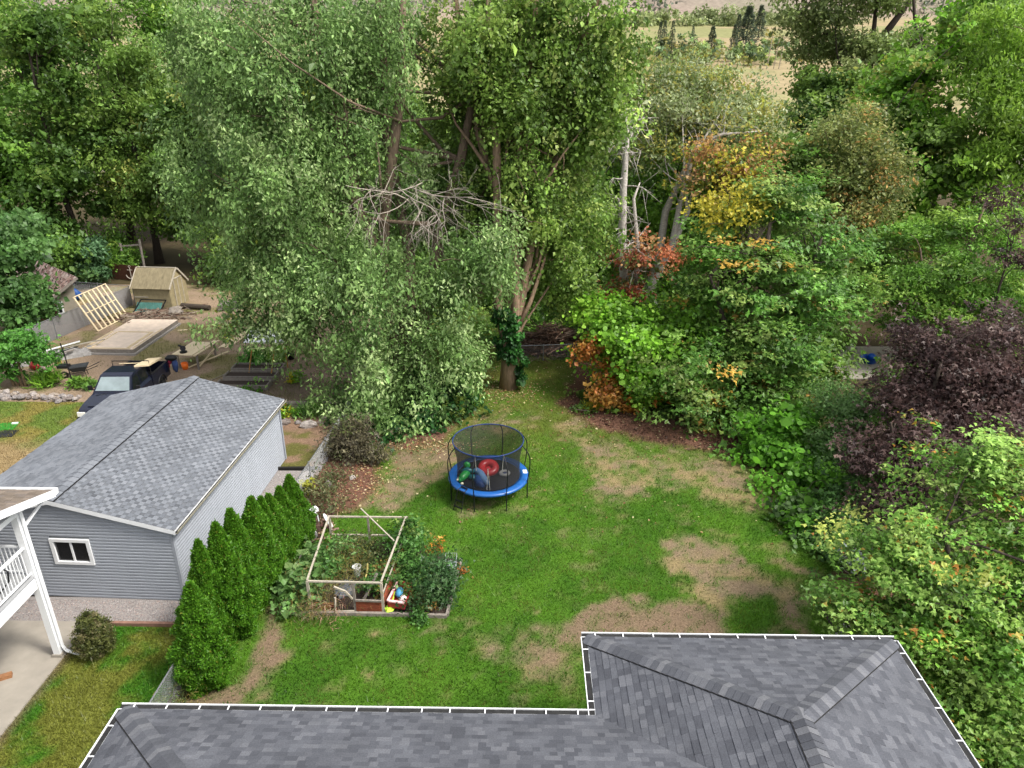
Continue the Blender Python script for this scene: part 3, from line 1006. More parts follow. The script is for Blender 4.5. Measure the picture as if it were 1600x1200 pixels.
# ------------------------------------------------------------------ chain link fences
def chain_fence(name, pts, h, label, slats=False, post_gap=2.4, group=None, rail=True, cell=0.055):
    t = thing(name, label, 'fence', pts[0], 0, group)
    W = MB()
    for a, b in zip(pts[:-1], pts[1:]):
        a = Vector(a); b = Vector(b)
        d = b - a; L = d.length; d.normalize()
        n = max(1, int(round(L / post_gap)))
        for i in range(n + 1):
            if i == n and b != Vector(pts[-1]): continue
            p = a + d * (L * i / n)
            m = MB(); m.tube([p, p + Vector((0, 0, h + 0.06))], 0.028, 8)
            m.build('post', STEEL, t)
        if rail:
            m = MB(); m.tube([a + Vector((0, 0, h)), b + Vector((0, 0, h))], 0.022, 6); m.build('top_rail', STEEL, t)
        # diamond wires, each clipped to the panel
        r = 0.0022
        sgap = cell * 1.4142
        for sg in (1, -1):
            s0 = -h if sg == 1 else 0.0
            s = s0
            while s < L + (0 if sg == 1 else h):
                u0, v0, u1, v1 = (s, 0, s + h, h) if sg == 1 else (s, 0, s - h, h)
                # clip in u to [0, L]
                ua, ub = sorted((u0, u1))
                lo, hi = max(0, ua), min(L, ub)
                if hi - lo > 0.03:
                    f = lambda u: (u - u0) / (u1 - u0) * h
                    p = a + d * lo + Vector((0, 0, max(0.02, f(lo)))); q = a + d * hi + Vector((0, 0, max(0.02, f(hi))))
                    W.tube([p, q], r, 3, cap=False)
                s += sgap
        if slats:
            m = MB(); m.bx(-0.028, 0.028, -0.004, 0.004, 0.03, h - 0.04)
            me = m.mesh('slat', mat('grey_privacy_slat', (0.34, 0.33, 0.33), 0.6, 2, 0.1))
            k = int(L / 0.075)
            ang = math.atan2(d.y, d.x)
            for i in range(k):
                o = link('slat', me, t); o.location = a + d * (0.04 + i * L / k) - t.location
                o.rotation_euler = (0, 0, ang)
    W.build('wire_mesh', STEEL, t)
    return t
chain_fence('chain_link_fence', [(-9.05, 8.0, 0), (-8.95, 14.5, 0), (-8.5, 22.6, 0), (-8.12, 28.6, 0)], 1.05, 'chain link fence running past the cedar hedge and the garage')
chain_fence('chain_link_fence', [(-8.05, 28.95, 0), (-8.25, 31.6, 0)], 1.0, 'short chain link fence panel by the dark twiggy shrub behind the garage')
chain_fence('chain_link_fence', [(-0.3, 38.2, 0), (3.9, 38.7, 0)], 0.95, 'low chain link fence in front of the brush pile past the tall trunk', post_gap=1.5)
chain_fence('slatted_chain_link_fence', [(-29.1, 39.2, 0), (-27.6, 48.6, 0)], 1.35, 'chain link fence filled with grey privacy slats beside the plywood floor', slats=True)
chain_fence('chain_link_fence', [(-33.2, 50.2, 0), (-27.6, 49.0, 0)], 1.3, 'chain link fence between the brown roofed house and the small shed')

# ------------------------------------------------------------------ greenhouse frame and its raised bed
def greenhouse():
    fl, fr, bl, br = Vector((-6.42, 17.42, 0)), Vector((-4.2, 17.38, 0)), Vector((-6.62, 20.85, 0)), Vector((-3.98, 20.85, 0))
    t = thing('greenhouse_frame', 'open greenhouse frame of pale timber over red board walls, full of plants', 'greenhouse', (-5.3, 17.4, 0))
    Z = lambda p, z: Vector((p.x, p.y, z))
    H = 1.08
    for p in (fl, fr, bl, br):
        m = MB(); m.box((p.x, p.y, H / 2), (0.075, 0.075, H)); m.build('post', WOODC, t)
    mid = Vector((-5.05, 17.40, 0))
    m = MB(); m.bx(mid.x - 0.035, mid.x + 0.035, mid.y - 0.04, mid.y + 0.04, 0, H - 0.02); m.build('post', WOODG, t)
    md = (bl + br) / 2
    m = MB(); m.bx(md.x - 0.03, md.x + 0.03, md.y - 0.03, md.y + 0.03, 0, H - 0.02); m.build('post', WOODG, t)
    ext = Vector((0.06, 0, 0))
    for a, b, z, mt in ((fl, fr, H, WOODC), (bl - ext, br + ext, H, WOODC), (bl, br, 0.34, WOODC)):
        m = MB(); m.bar(Z(a, z), Z(b, z), 0.055, 0.05); m.build('rail', mt, t)
    for a, b in ((fl, bl), (fr, br)):
        m = MB(); m.bar(Z(a, H + 0.035), Z(b, H + 0.035), 0.055, 0.04); m.build('rail', WOODC, t)
    m = MB(); m.bar(Z(fr, 0.62), Z(br, 0.62), 0.03, 0.05); m.build('rail', WOODC, t)
    # stacked red boards, four high, with a gap for the door
    def boards(a, b, n, side=(0, 0, 1)):
        for i in range(n):
            m = MB(); m.bar(Z(a, 0.05 + 0.105 * i), Z(b, 0.05 + 0.105 * i), 0.045, 0.094)
            m.build('wall_board', WOODR, t)
    boards(fl + Vector((0.04, -0.03, 0)), Vector((-5.62, 17.38, 0)), 3)
    boards(mid + Vector((0.04, -0.03, 0)), fr + Vector((-0.04, -0.03, 0)), 4)
    boards(fr + Vector((0.03, 0.04, 0)), br + Vector((0.03, -0.04, 0)), 5)
    boards(fl + Vector((-0.03, 0.04, 0)), bl + Vector((-0.03, -0.04, 0)), 3)
    m = MB(); m.bar(Z(mid, 0.45) + Vector((0.04, -0.055, 0)), Z(fr, 0.45) + Vector((-0.02, -0.06, 0)), 0.05, 0.06); m.build('sill', WOODG, t)
    # door leaf hanging open at the bottom
    m = MB()
    for a, b in (((-5.65, 17.30, 0.05), (-5.08, 17.33, 0.05)), ((-5.65, 17.30, 0.06), (-5.62, 17.34, 0.55)), ((-5.62, 17.34, 0.95), (-5.28, 17.34, 0.78)), ((-5.28, 17.34, 0.78), (-5.1, 17.35, 0.5))):
        m.bar(a, b, 0.05, 0.05)
    m.build('door_frame', WOODC, t)
    m = MB(); m.bar((-4.95, 17.45, 0.05), (-4.45, 18.0, 0.95), 0.07, 0.05); m.build('brace', WOODG, t)
    m = MB(); m.bar((-5.55, 21.0, 1.32), (-4.15, 19.4, 1.15), 0.04, 0.03)
    solo('loose_lath', m, WOODC, 'thin pale lath lying askew across the top of the greenhouse frame', 'lath', (-4.9, 20.2, 1.1))
    m = MB(); m.add([(fl.x, fl.y, 0.06), (fr.x, fr.y, 0.06), (br.x, br.y, 0.06), (bl.x, bl.y, 0.06)], [(0, 1, 2, 3)]); m.build('soil', SOIL, t)
    b = thing('raised_bed_edging', 'low timber edging of the planted bed to the right of the greenhouse frame', 'edging', (-3.2, 17.1, 0))
    for p, q in (((-7.3, 17.22, 0.06), (-4.0, 17.2, 0.06)), ((-3.99, 17.2, 0.06), (-2.25, 17.15, 0.06)), ((-2.25, 17.2, 0.06), (-2.05, 19.9, 0.06)), ((-7.3, 17.3, 0.06), (-7.45, 20.2, 0.06))):
        m = MB(); m.bar(p, q, 0.09, 0.12); m.build('timber', WOODG, b)
    m = MB(); m.add([(-3.95, 17.25, 0.035), (-2.3, 17.2, 0.035), (-2.1, 19.9, 0.035), (-3.9, 20.6, 0.035)], [(0, 1, 2, 3)]); m.build('soil', SOIL, b)
    # odds and ends in and around it
    m = MB()
    P0 = Vector((-3.86, 17.62, 0.28))
    RED = mat('red_plastic', (0.55, 0.035, 0.06), 0.4, 4, 0.1, spec=0.5)
    w = thing('wagon', 'red plastic toy wagon holding toys beside the greenhouse frame', 'wagon', (-3.72, 17.75, 0), R(-10))
    m = MB(); m.bx(-0.26, 0.26, -0.42, 0.42, 0.16, 0.20); m.build('tray', RED, w, local=True)
    for a in ((-0.27, -0.23, -0.43, 0.43, 0.2, 0.42), (0.23, 0.27, -0.43, 0.43, 0.2, 0.36), (-0.23, 0.23, -0.44, -0.40, 0.2, 0.40), (-0.23, 0.23, 0.40, 0.44, 0.2, 0.5)):
        m = MB(); m.bx(*a); m.build('side', RED, w, local=True)
    m = MB(); m.bx(-0.28, -0.22, -0.45, 0.45, 0.421, 0.46); m.bx(-0.219, 0.27, -0.46, -0.38, 0.401, 0.44); m.build('rim', mat('pale_pink_plastic', (0.75, 0.45, 0.45), 0.45, 4, 0.1), w, local=True)
    for sx in (-0.24, 0.24):
        for sy in (-0.3, 0.3):
            m = MB(); m.lathe((sx, sy, 0.1), [(0.0, -0.03), (0.1, -0.03), (0.1, 0.03), (0.0, 0.03)], 14, Matrix.Rotation(R(90), 3, 'Y')); m.build('wheel', BLACKM, w, local=True)
    m = MB(); m.tube([(0, 0.44, 0.2), (-0.05, 0.7, 0.35), (-0.1, 0.8, 0.6)], 0.018, 6); m.build('handle', BLACKM, w, local=True)
    m = MB(); m.blob((-3.78, 17.85, 0.34), (0.13, 0.2, 0.13), jit=0.1); solo('toy_bucket', m, mat('blue_toy', (0.08, 0.35, 0.6), 0.5, 6, 0.2), 'blue plastic toy lying inside the red wagon', 'toy', (-3.78, 17.85, 0.2), smooth=True)
    m = MB(); m.blob((-3.62, 17.55, 0.34), (0.12, 0.15, 0.12), jit=0.12, seed=3); solo('stuffed_toy', m, mat('pale_toy', (0.7, 0.55, 0.55), 0.8, 9, 0.25), 'pale pink soft toy in the front of the red wagon', 'toy', (-3.62, 17.55, 0.2), smooth=True)
    m = MB(); m.blob((-4.02, 17.4, 0.1), (0.14, 0.18, 0.1), jit=0.2, seed=5, flat=0.08); m.bar((-4.0, 17.5, 0.12), (-3.95, 17.9, 0.35), 0.1, 0.03)
    solo('toy_shovel', m, mat('lime_plastic', (0.45, 0.7, 0.05), 0.45, 4, 0.1), 'lime green plastic toy on the soil at the red wagon', 'toy', (-4.02, 17.4, 0))
    m = MB(); m.bx(-2.5, -2.14, 19.1, 19.5, 0.28, 0.30)
    for i in range(6):
        m.tube([(-2.5 + 0.072 * i, 19.1, 0.3), (-2.5 + 0.072 * i, 19.1, 0.62)], 0.006, 4); m.tube([(-2.5 + 0.072 * i, 19.5, 0.3), (-2.5 + 0.072 * i, 19.5, 0.62)], 0.006, 4)
        m.tube([(-2.5, 19.1 + 0.08 * i, 0.3), (-2.5, 19.1 + 0.08 * i, 0.62)], 0.006, 4); m.tube([(-2.14, 19.1 + 0.08 * i, 0.3), (-2.14, 19.1 + 0.08 * i, 0.62)], 0.006, 4)
    for z in (0.42, 0.62):
        m.tube([(-2.5, 19.1, z), (-2.14, 19.1, z), (-2.14, 19.5, z), (-2.5, 19.5, z), (-2.5, 19.1, z)], 0.008, 4)
    m.bx(-2.49, -2.15, 19.11, 19.49, 0.0, 0.27)
    solo('wire_crate', m, mat('pale_wire', (0.55, 0.6, 0.62), 0.5, 8, 0.2), 'pale square wire crate at the edge of the tomato plants', 'crate', (-2.3, 19.3, 0))
    m = MB(); m.lathe((-5.35, 19.05, 0.0), [(0.10, 0.06), (0.15, 0.40), (0.135, 0.40), (0.09, 0.2)], 16)
    solo('white_pail', m, WHITE, 'small white pail standing among the greenhouse plants', 'pail', (-5.35, 19.05, 0.06))
    m = MB()
    for i in range(26):
        a = i / 25
        pass
    m.blob((-5.55, 18.25, 0.12), (0.32, 0.42, 0.12), jit=0.2, seed=8, flat=0.06)
    solo('plastic_sheeting', m, mat('crumpled_grey_plastic', (0.17, 0.18, 0.21), 0.35, 12, 0.5, 0.8), 'crumpled grey plastic sheeting on the greenhouse floor', 'sheeting', (-5.55, 18.25, 0.06))
    m = MB(); m.tube([(-5.1, 19.0, 0.35), (-4.95, 18.9, 0.6), (-4.85, 18.4, 0.66), (-4.9, 17.9, 0.62)], 0.03, 6)
    solo('bent_pipe', m, mat('yellow_pipe', (0.5, 0.42, 0.14), 0.6, 4, 0.2), 'bent yellowish pipe arching among the greenhouse plants', 'pipe', (-4.95, 18.5, 0.1))
greenhouse()

# old wheeled machine and the debris behind the greenhouse
t = thing('old_cultivator', 'worn machine with one large white wheel behind the greenhouse frame', 'machine', (-7.1, 21.5, 0), R(25))
m = MB(); m.ring((0.2, 0, 0.42), 0.26, 0.035, 28, 8, Matrix.Rotation(R(65), 3, 'Y')); w = m.build('wheel', WHITE, t, local=True)
m = MB()
for i in range(6):
    a = i * math.pi / 3
    m.bar(Matrix.Rotation(R(65), 3, 'Y') @ Vector((0, 0, 0)) + Vector((0.2, 0, 0.42)), Matrix.Rotation(R(65), 3, 'Y') @ Vector((0.25 * math.cos(a), 0.25 * math.sin(a), 0)) + Vector((0.2, 0, 0.42)), 0.03, 0.03)
m.build('spoke', mat('dull_white', (0.5, 0.5, 0.5), 0.6, 4, 0.2), w, local=True)
m = MB(); m.bx(-0.55, -0.1, -0.2, 0.2, 0.2, 0.42); m.bx(-0.4, -0.15, -0.12, 0.12, 0.421, 0.6); m.build('engine', mat('rusty_iron', (0.12, 0.07, 0.055), 0.8, 9, 0.5, 0.4), t, local=True)
m = MB(); m.tube([(-0.1, 0.1, 0.4), (-0.1, 0.3, 0.55), (-0.2, 0.42, 0.68)], 0.03, 6); m.build('handle', STEEL, t, local=True)
m = MB(); m.box((-0.2, 0.46, 0.7), (0.3, 0.22, 0.12), 0.3); m.build('control_box', WHITE, t, local=True)
m = MB(); m.lathe((-0.4, -0.28, 0.16), [(0, -0.04), (0.16, -0.04), (0.16, 0.04), (0, 0.04)], 14, Matrix.Rotation(R(90), 3, 'X')); m.build('wheel', mat('dull_white', (0.5, 0.5, 0.5)), t, local=True)

# ------------------------------------------------------------------ trampoline
def trampoline():
    c = Vector((-1.33, 24.33, 0)); zp = 0.76
    t = thing('trampoline', 'round trampoline with blue pad and black safety net on the lawn', 'trampoline', c)
    BLUE = mat('blue_vinyl', (0.02, 0.14, 0.48), 0.35, 6, 0.18, spec=0.5)
    FRAME = mat('black_pole', (0.012, 0.012, 0.015), 0.5, 6, 0.2)
    ang = [R(-17.5 + 45 * i) for i in range(8)]
    m = MB(); m.lathe((0, 0, 0), [(1.25, zp - 0.03), (1.27, zp + 0.012), (1.33, zp + 0.03), (1.48, zp + 0.03), (1.55, zp + 0.0), (1.56, zp - 0.07), (1.54, zp - 0.08)], 64)
    pad = m.build('pad', BLUE, t, local=True, smooth=True)
    m = MB(); a = R(8)
    for k in range(5):
        a0, a1 = R(2 + 2.2 * k), R(2 + 2.2 * (k + 1))
        m.add([(r * math.cos(x), r * math.sin(x), zp + 0.035) for r, x in ((1.34, a0), (1.5, a0), (1.5, a1), (1.34, a1))], [(0, 1, 2, 3)])
    m.build('pad_label', WHITE, pad, local=True)
    m = MB(); m.lathe((0, 0, 0), [(0.0, zp - 0.03), (0.7, zp - 0.018), (1.22, zp - 0.0)], 48); m.build('mat', mat('black_mat', (0.012, 0.012, 0.015), 0.7, 12, 0.4), t, local=True)
    m = MB(); m.ring((0, 0, zp - 0.08), 1.5, 0.03, 64, 8); m.build('frame_ring', FRAME, t, local=True)
    for i, a in enumerate(ang):
        ca, sa = math.cos(a), math.sin(a)
        m = MB(); m.tube([(1.57 * ca, 1.57 * sa, 0), (1.57 * ca, 1.57 * sa, zp)], 0.022, 8); m.build('leg', FRAME, t, local=True)
        pts = []
        for k in range(11):
            u = k / 10
            z = zp + u * 1.52
            r = 1.57 + 0.10 * math.sin(u * math.pi * 0.85) - (0.30 * max(0, (u - 0.6) / 0.4) ** 2)
            pts.append((r * ca, r * sa, z))
        m = MB(); m.tube(pts, 0.02, 8); m.build('net_pole', FRAME, t, local=True)
    zt = zp + 1.5
    m = MB(); m.ring((0, 0, zt), 1.345, 0.022, 64, 8); m.build('top_ring', mat('navy_sleeve', (0.02, 0.05, 0.20), 0.6, 8, 0.3), t, local=True)
    prof = [(1.22, zp + 0.02), (1.20, zp + 0.3), (1.21, zp + 0.8), (1.29, zp + 1.2), (1.345, zt)]
    m = MB(); m.lathe((0, 0, 0), prof, 64)
    m.f = [f for f in m.f if len(f) == 4]
    m.build('safety_net', net_mat('black_netting', (0.012, 0.012, 0.013), 0.66), t, local=True, smooth=True)
    m = MB()
    for dx in (-0.04, 0.05):
        pts = []
        for k in range(8):
            r, z = 1.235, zp + 0.05 + k * 0.13
            a = R(-88) + dx * (1 - k / 8)
            pts.append((r * math.cos(a), r * math.sin(a), z))
        m.tube(pts, 0.008, 5)
    m.build('zip', mat('pale_zip', (0.6, 0.58, 0.5), 0.6), t, local=True)
    for a in (R(-108), R(-63)):
        m = MB(); m.tube([(1.25 * math.cos(a), 1.25 * math.sin(a), zp + 0.85), (1.30 * math.cos(a), 1.30 * math.sin(a), zp + 1.2), (1.36 * math.cos(a), 1.36 * math.sin(a), zt)], 0.012, 5)
        m.build('net_strap', mat('pale_strap', (0.55, 0.53, 0.48), 0.7), t, local=True)
    # ladder hooked on the near rim
    l = thing('ladder', 'short black ladder hooked on the near rim of the trampoline', 'ladder', c)
    for da in (-0.10, 0.10):
        a = R(-127) + da
        m = MB(); m.tube([(1.38 * math.cos(a), 1.38 * math.sin(a), zp + 0.08), (1.62 * math.cos(a), 1.62 * math.sin(a), zp + 0.02), (1.85 * math.cos(a), 1.85 * math.sin(a), 0)], 0.016, 6); m.build('stile', FRAME, l, local=True)
    for r, z in ((1.42, zp + 0.08), (1.6, zp + 0.0), (1.72, 0.40), (1.8, 0.18)):
        m = MB(); m.bar((r * math.cos(R(-127) - 0.11), r * math.sin(R(-127) - 0.11), z), (r * math.cos(R(-127) + 0.11), r * math.sin(R(-127) + 0.11), z), 0.05, 0.03); m.build('rung', FRAME, l, local=True)
    # toys lying on the mat
    z0 = zp
    m = MB(); m.ring((0, 0, 0.15), 0.27, 0.15, 36, 12, None, 0.95)
    f = thing('inflatable_ring', 'thick red inflatable ring on the trampoline mat', 'float', c + Vector((-0.02, 0.30, z0)))
    RED = mat('red_vinyl', (0.62, 0.03, 0.04), 0.3, 4, 0.08, spec=0.5)
    f.rotation_euler = (R(20), 0, 0)
    m.build('tube', RED, f, local=True, smooth=True)
    m = MB(); m.lathe((0, 0, 0.09), [(0.17, 0), (0.10, 0.05), (0, 0.06)], 20); m.build('middle', RED, f, local=True, smooth=True)
    m = MB(); m.ring((0, 0, 0.09), 0.2, 0.03, 24, 6); m.build('fold', mat('deep_red_vinyl', (0.42, 0.02, 0.03), 0.35), f, local=True)
    f = thing('swim_ring', 'small white swim ring with blue middle on the trampoline mat', 'float', c + Vector((0.62, -0.02, z0)))
    m = MB(); m.ring((0, 0, 0.07), 0.155, 0.07, 30, 10, None, 0.9); m.build('tube', mat('white_vinyl', (0.66, 0.66, 0.62), 0.35, 9, 0.12), f, local=True, smooth=True)
    m = MB(); m.lathe((0, 0, 0.05), [(0.11, 0), (0.07, 0.03), (0.0, 0.03)], 18); m.build('middle', mat('navy_vinyl', (0.03, 0.05, 0.22), 0.35), f, local=True)
    GRN = mat('green_vinyl', (0.03, 0.42, 0.08), 0.35, 6, 0.15, spec=0.5)
    TEAL = mat('teal_vinyl', (0.015, 0.19, 0.22), 0.35, 6, 0.15, spec=0.5)
    LBL = mat('pale_blue_vinyl', (0.20, 0.38, 0.68), 0.35, 5, 0.15, spec=0.5)
    DBL = mat('deep_blue_vinyl', (0.03, 0.10, 0.34), 0.4, 5, 0.15)
    f = thing('inflatable_float', 'green and teal inflatable float with pale feet at the trampoline edge', 'float', c + Vector((-0.86, -0.25, z0)))
    m = MB(); m.tube([(-0.18, -0.42, 0.08), (-0.12, -0.22, 0.13), (0.0, -0.02, 0.15), (0.10, 0.12, 0.18)], [0.06, 0.15, 0.16, 0.10], 12); m.build('body', GRN, f, local=True, smooth=True)
    m = MB(); m.blob((0.02, 0.34, 0.34), (0.14, 0.10, 0.15), 14, 10, 0.02); m.build('head', GRN, f, local=True, smooth=True)
    m = MB(); m.tube([(-0.20, 0.10, 0.20), (0.05, 0.12, 0.26), (0.32, 0.10, 0.20)], [0.07, 0.12, 0.07], 10); m.build('collar', TEAL, f, local=True, smooth=True)
    m = MB(); m.tube([(0.1, -0.05, 0.08), (0.3, -0.15, 0.09), (0.36, -0.3, 0.06)], [0.1, 0.12, 0.05], 10); m.build('fin', TEAL, f, local=True, smooth=True)
    m = MB()
    for q in ((-0.28, -0.28), (-0.1, -0.55), (-0.25, -0.12)):
        m.blob((q[0], q[1], 0.06), (0.06, 0.05, 0.05), 8, 6, 0.05)
    m.build('foot', mat('cream_vinyl', (0.7, 0.66, 0.45), 0.4), f, local=True, smooth=True)
    f = thing('inflatable_slide', 'pale blue curved inflatable lying flat on the trampoline mat', 'float', c + Vector((-0.35, -0.45, z0)))
    m = MB()
    pts = [(-0.30, 0.42, 0.16), (-0.10, 0.36, 0.22), (0.05, 0.20, 0.18), (0.15, 0.0, 0.12), (0.26, -0.22, 0.08), (0.34, -0.40, 0.05)]
    m.tube(pts, [0.05, 0.12, 0.15, 0.15, 0.13, 0.08], 12); m.build('arch', LBL, f, local=True, smooth=True)
    m = MB(); m.tube([(-0.1, 0.2, 0.06), (-0.02, -0.1, 0.07), (0.05, -0.38, 0.05), (0.2, -0.55, 0.04)], [0.12, 0.16, 0.16, 0.08], 12); m.build('base', DBL, f, local=True, smooth=True)
trampoline()

# ------------------------------------------------------------------ pickup truck (local: nose towards -y)
def pickup():
    t = thing('pickup_truck', 'dark navy pickup truck with lumber in its bed behind the garage', 'truck', (-19.45, 32.1, 0), R(2))
    NAVY = mat('navy_car_paint', (0.010, 0.013, 0.032), 0.22, 2, 0.15, spec=0.6)
    TRIM = mat('black_plastic_trim', (0.015, 0.015, 0.016), 0.6, 6, 0.2)
    WIND = mat('windscreen', (0.30, 0.37, 0.38), 0.08, 1.2, 0.25, spec=0.8)
    CHR = mat('chrome', (0.6, 0.6, 0.6), 0.2, 4, 0.1, metal=1.0)
    # lower body: cross-section lofted along the length (hood, sills, bed sides)
    st = [(-2.80, 0.80, 0.55, 0.86), (-2.72, 0.92, 0.45, 0.98), (-2.3, 0.97, 0.42, 1.06), (-1.35, 0.98, 0.42, 1.16), (-1.2, 0.98, 0.42, 1.18), (0.75, 0.98, 0.42, 1.18)]
    m = MB(); V = []
    for y, hw, z0, z1 in st:
        V += [(-hw * 0.93, y, z0), (-hw, y, z0 + 0.25), (-hw * 0.985, y, z1 - 0.12), (-hw * 0.90, y, z1), (hw * 0.90, y, z1), (hw * 0.985, y, z1 - 0.12), (hw, y, z0 + 0.25), (hw * 0.93, y, z0)]
    F = []
    for i in range(len(st) - 1):
        for k in range(8):
            F.append((i * 8 + k, i * 8 + (k + 1) % 8, (i + 1) * 8 + (k + 1) % 8, (i + 1) * 8 + k))
    F += [tuple(range(7, -1, -1)), tuple(range(40, 48))]
    m.add(V, F); body = m.build('body', NAVY, t, local=True, smooth=False)
    m = MB(); m.add([(-0.55, -2.5, 1.065), (0.55, -2.5, 1.065), (0.62, -1.5, 1.175), (-0.62, -1.5, 1.175), (-0.5, -2.45, 1.02), (0.5, -2.45, 1.02), (0.6, -1.5, 1.12), (-0.6, -1.5, 1.12)], [(0, 1, 2, 3), (0, 4, 5, 1), (1, 5, 6, 2), (3, 2, 6, 7), (0, 3, 7, 4)])
    m.build('hood_panel', NAVY, body, local=True)
    # cab
    cab = [(-1.25, 0.90, 1.17), (-0.62, 0.74, 1.80), (-0.35, 0.72, 1.86), (0.55, 0.72, 1.84), (0.72, 0.74, 1.78), (0.78, 0.88, 1.17)]
    m = MB()
    V = [(-w, y, z) for y, w, z in cab] + [(w, y, z) for y, w, z in cab]
    n = 6
    m.add(V, [tuple(range(n))[::-1], tuple(range(n, 2 * n))] + [(i, i + 1, n + i + 1, n + i) for i in range(n - 1)])
    cabo = m.build('cab', NAVY, t, local=True)
    m = MB(); m.add([(-0.80, -1.185, 1.26), (0.80, -1.185, 1.26), (0.67, -0.68, 1.762), (-0.67, -0.68, 1.762)], [(0, 1, 2, 3)]); m.build('windscreen', WIND, cabo, local=True)
    m = MB(); m.add([(-0.76, 0.79, 1.25), (0.76, 0.79, 1.25), (0.68, 0.735, 1.74), (-0.68, 0.735, 1.74)], [(3, 2, 1, 0)]); m.build('rear_window', GLASS, cabo, local=True)
    for s in (-1, 1):
        for y0, y1, y2, y3 in ((-1.02, -0.16, -0.16, -0.56), (-0.09, 0.62, 0.52, -0.09)):
            m = MB(); m.add([(s * 0.892, y0, 1.24), (s * 0.886, y1, 1.24), (s * 0.748, y2, 1.75), (s * 0.75, y3, 1.75)], [(0, 1, 2, 3)]); m.build('side_window', GLASS, cabo, local=True)
        m = MB(); m.bar((s * 0.93, -0.95, 1.2), (s * 1.12, -0.95, 1.26), 0.05, 0.05); m.box((s * 1.13, -0.97, 1.32), (0.18, 0.10, 0.22)); m.build('mirror', TRIM, t, local=True)
        m = MB(); m.box((s * 0.70, -2.78, 0.80), (0.36, 0.10, 0.2)); m.build('headlight', mat('headlight_glass', (0.75, 0.75, 0.68), 0.15, 4, 0.1), t, local=True)
        m = MB(); m.box((s * 0.93, 2.78, 1.02), (0.12, 0.05, 0.34)); m.build('tail_light', mat('red_lens', (0.5, 0.02, 0.03), 0.2), t, local=True)
        m = MB(); m.bar((s * 0.62, -1.55, 1.19), (s * 0.2, -1.35, 1.20), 0.02, 0.015); m.build('wiper', TRIM, t, local=True)
        # bed side
        m = MB(); m.bx(s * 0.98 - 0.06 if s > 0 else -0.98, 0.98 if s > 0 else -0.92, 0.80, 2.75, 0.5, 1.26); m.build('bed_side', NAVY, t, local=True)
        m = MB(); m.bar((s * 0.95, 0.82, 1.275), (s * 0.95, 2.75, 1.275), 0.08, 0.03); m.build('bed_rail', TRIM, t, local=True)
        for y in (-1.85, 1.72):
            M = Matrix.Rotation(R(90), 3, 'Y')
            m = MB(); m.lathe((s * 0.86, y, 0.38), [(0.2, -0.12), (0.36, -0.12), (0.38, -0.08), (0.38, 0.08), (0.36, 0.12), (0.2, 0.12)], 24, M); w = m.build('wheel', mat('tyre_rubber', (0.02, 0.02, 0.02), 0.9, 8, 0.2), t, local=True)
            m = MB(); m.lathe((s * 0.92, y, 0.38), [(0.0, -0.03), (0.21, -0.05), (0.21, 0.05), (0.0, 0.03)], 16, M); m.build('rim', CHR, w, local=True)
            m = MB()
            pts = [(s * 0.985, y + 0.46 * math.cos(a), 0.40 + 0.46 * math.sin(a)) for a in np.linspace(0, math.pi, 10)]
            m.tube(pts, 0.035, 6); m.build('wheel_arch', TRIM, t, local=True)
    m = MB(); m.bx(-0.92, 0.92, 0.80, 2.72, 0.55, 0.66); m.build('bed_floor', TRIM, t, local=True)
    m = MB(); m.bx(-0.919, 0.919, 2.70, 2.76, 0.52, 1.22); m.build('tailgate', NAVY, t, local=True)
    m = MB(); m.bx(-0.9, 0.9, -2.92, -2.74, 0.42, 0.66); m.build('bumper', TRIM, t, local=True)
    m = MB(); m.bx(-0.50, 0.50, -2.83, -2.78, 0.68, 0.90); m.build('grille', TRIM, t, local=True)
    # rack hoop behind the cab
    m = MB(); m.tube([(-0.9, 0.92, 1.27), (-0.9, 0.92, 1.95), (0.9, 0.92, 1.95), (0.9, 0.92, 1.27)], 0.025, 6); m.build('rack', TRIM, t, local=True)
    lb = thing('lumber_bundle', 'bundle of new pine boards standing tilted in the pickup bed', 'lumber', (-19.15, 33.2, 0.68), R(14))
    for i in range(6):
        for j in range(2):
            m = MB(); m.bar((0.0 + 0.115 * i, -0.75, 1.18 + 0.045 * j), (0.0 + 0.115 * i, 1.75, 0.62 + 0.045 * j), 0.105, 0.04); m.build('board', PINEW, lb, local=True)
    m = MB(); m.bar((-19.95, 32.9, 1.85), (-19.75, 34.8, 1.15), 0.1, 0.04)
    solo('loose_board', m, PINEW, 'single pale board sticking out of the pickup bed beside the lumber bundle', 'board', (-19.85, 33.8, 0.7))
    b = thing('backpack', 'blue and black bag hanging at the tailgate corner of the pickup', 'bag', (-18.45, 35.0, 1.0))
    m = MB(); m.blob((0, 0, 0.35), (0.32, 0.22, 0.16), 10, 7, 0.12, 4); m.build('top', TRIM, b, local=True, smooth=True)
    m = MB(); m.blob((0.12, 0.02, -0.05), (0.16, 0.14, 0.42), 10, 7, 0.1, 5); m.build('body', mat('blue_fabric', (0.05, 0.09, 0.25), 0.8, 6, 0.4), b, local=True, smooth=True)
    m = MB(); m.blob((-0.12, -0.05, 0.16), (0.13, 0.1, 0.16), 10, 7, 0.1, 6); m.build('pocket', mat('crimson_fabric', (0.3, 0.02, 0.06), 0.8), b, local=True, smooth=True)
pickup()

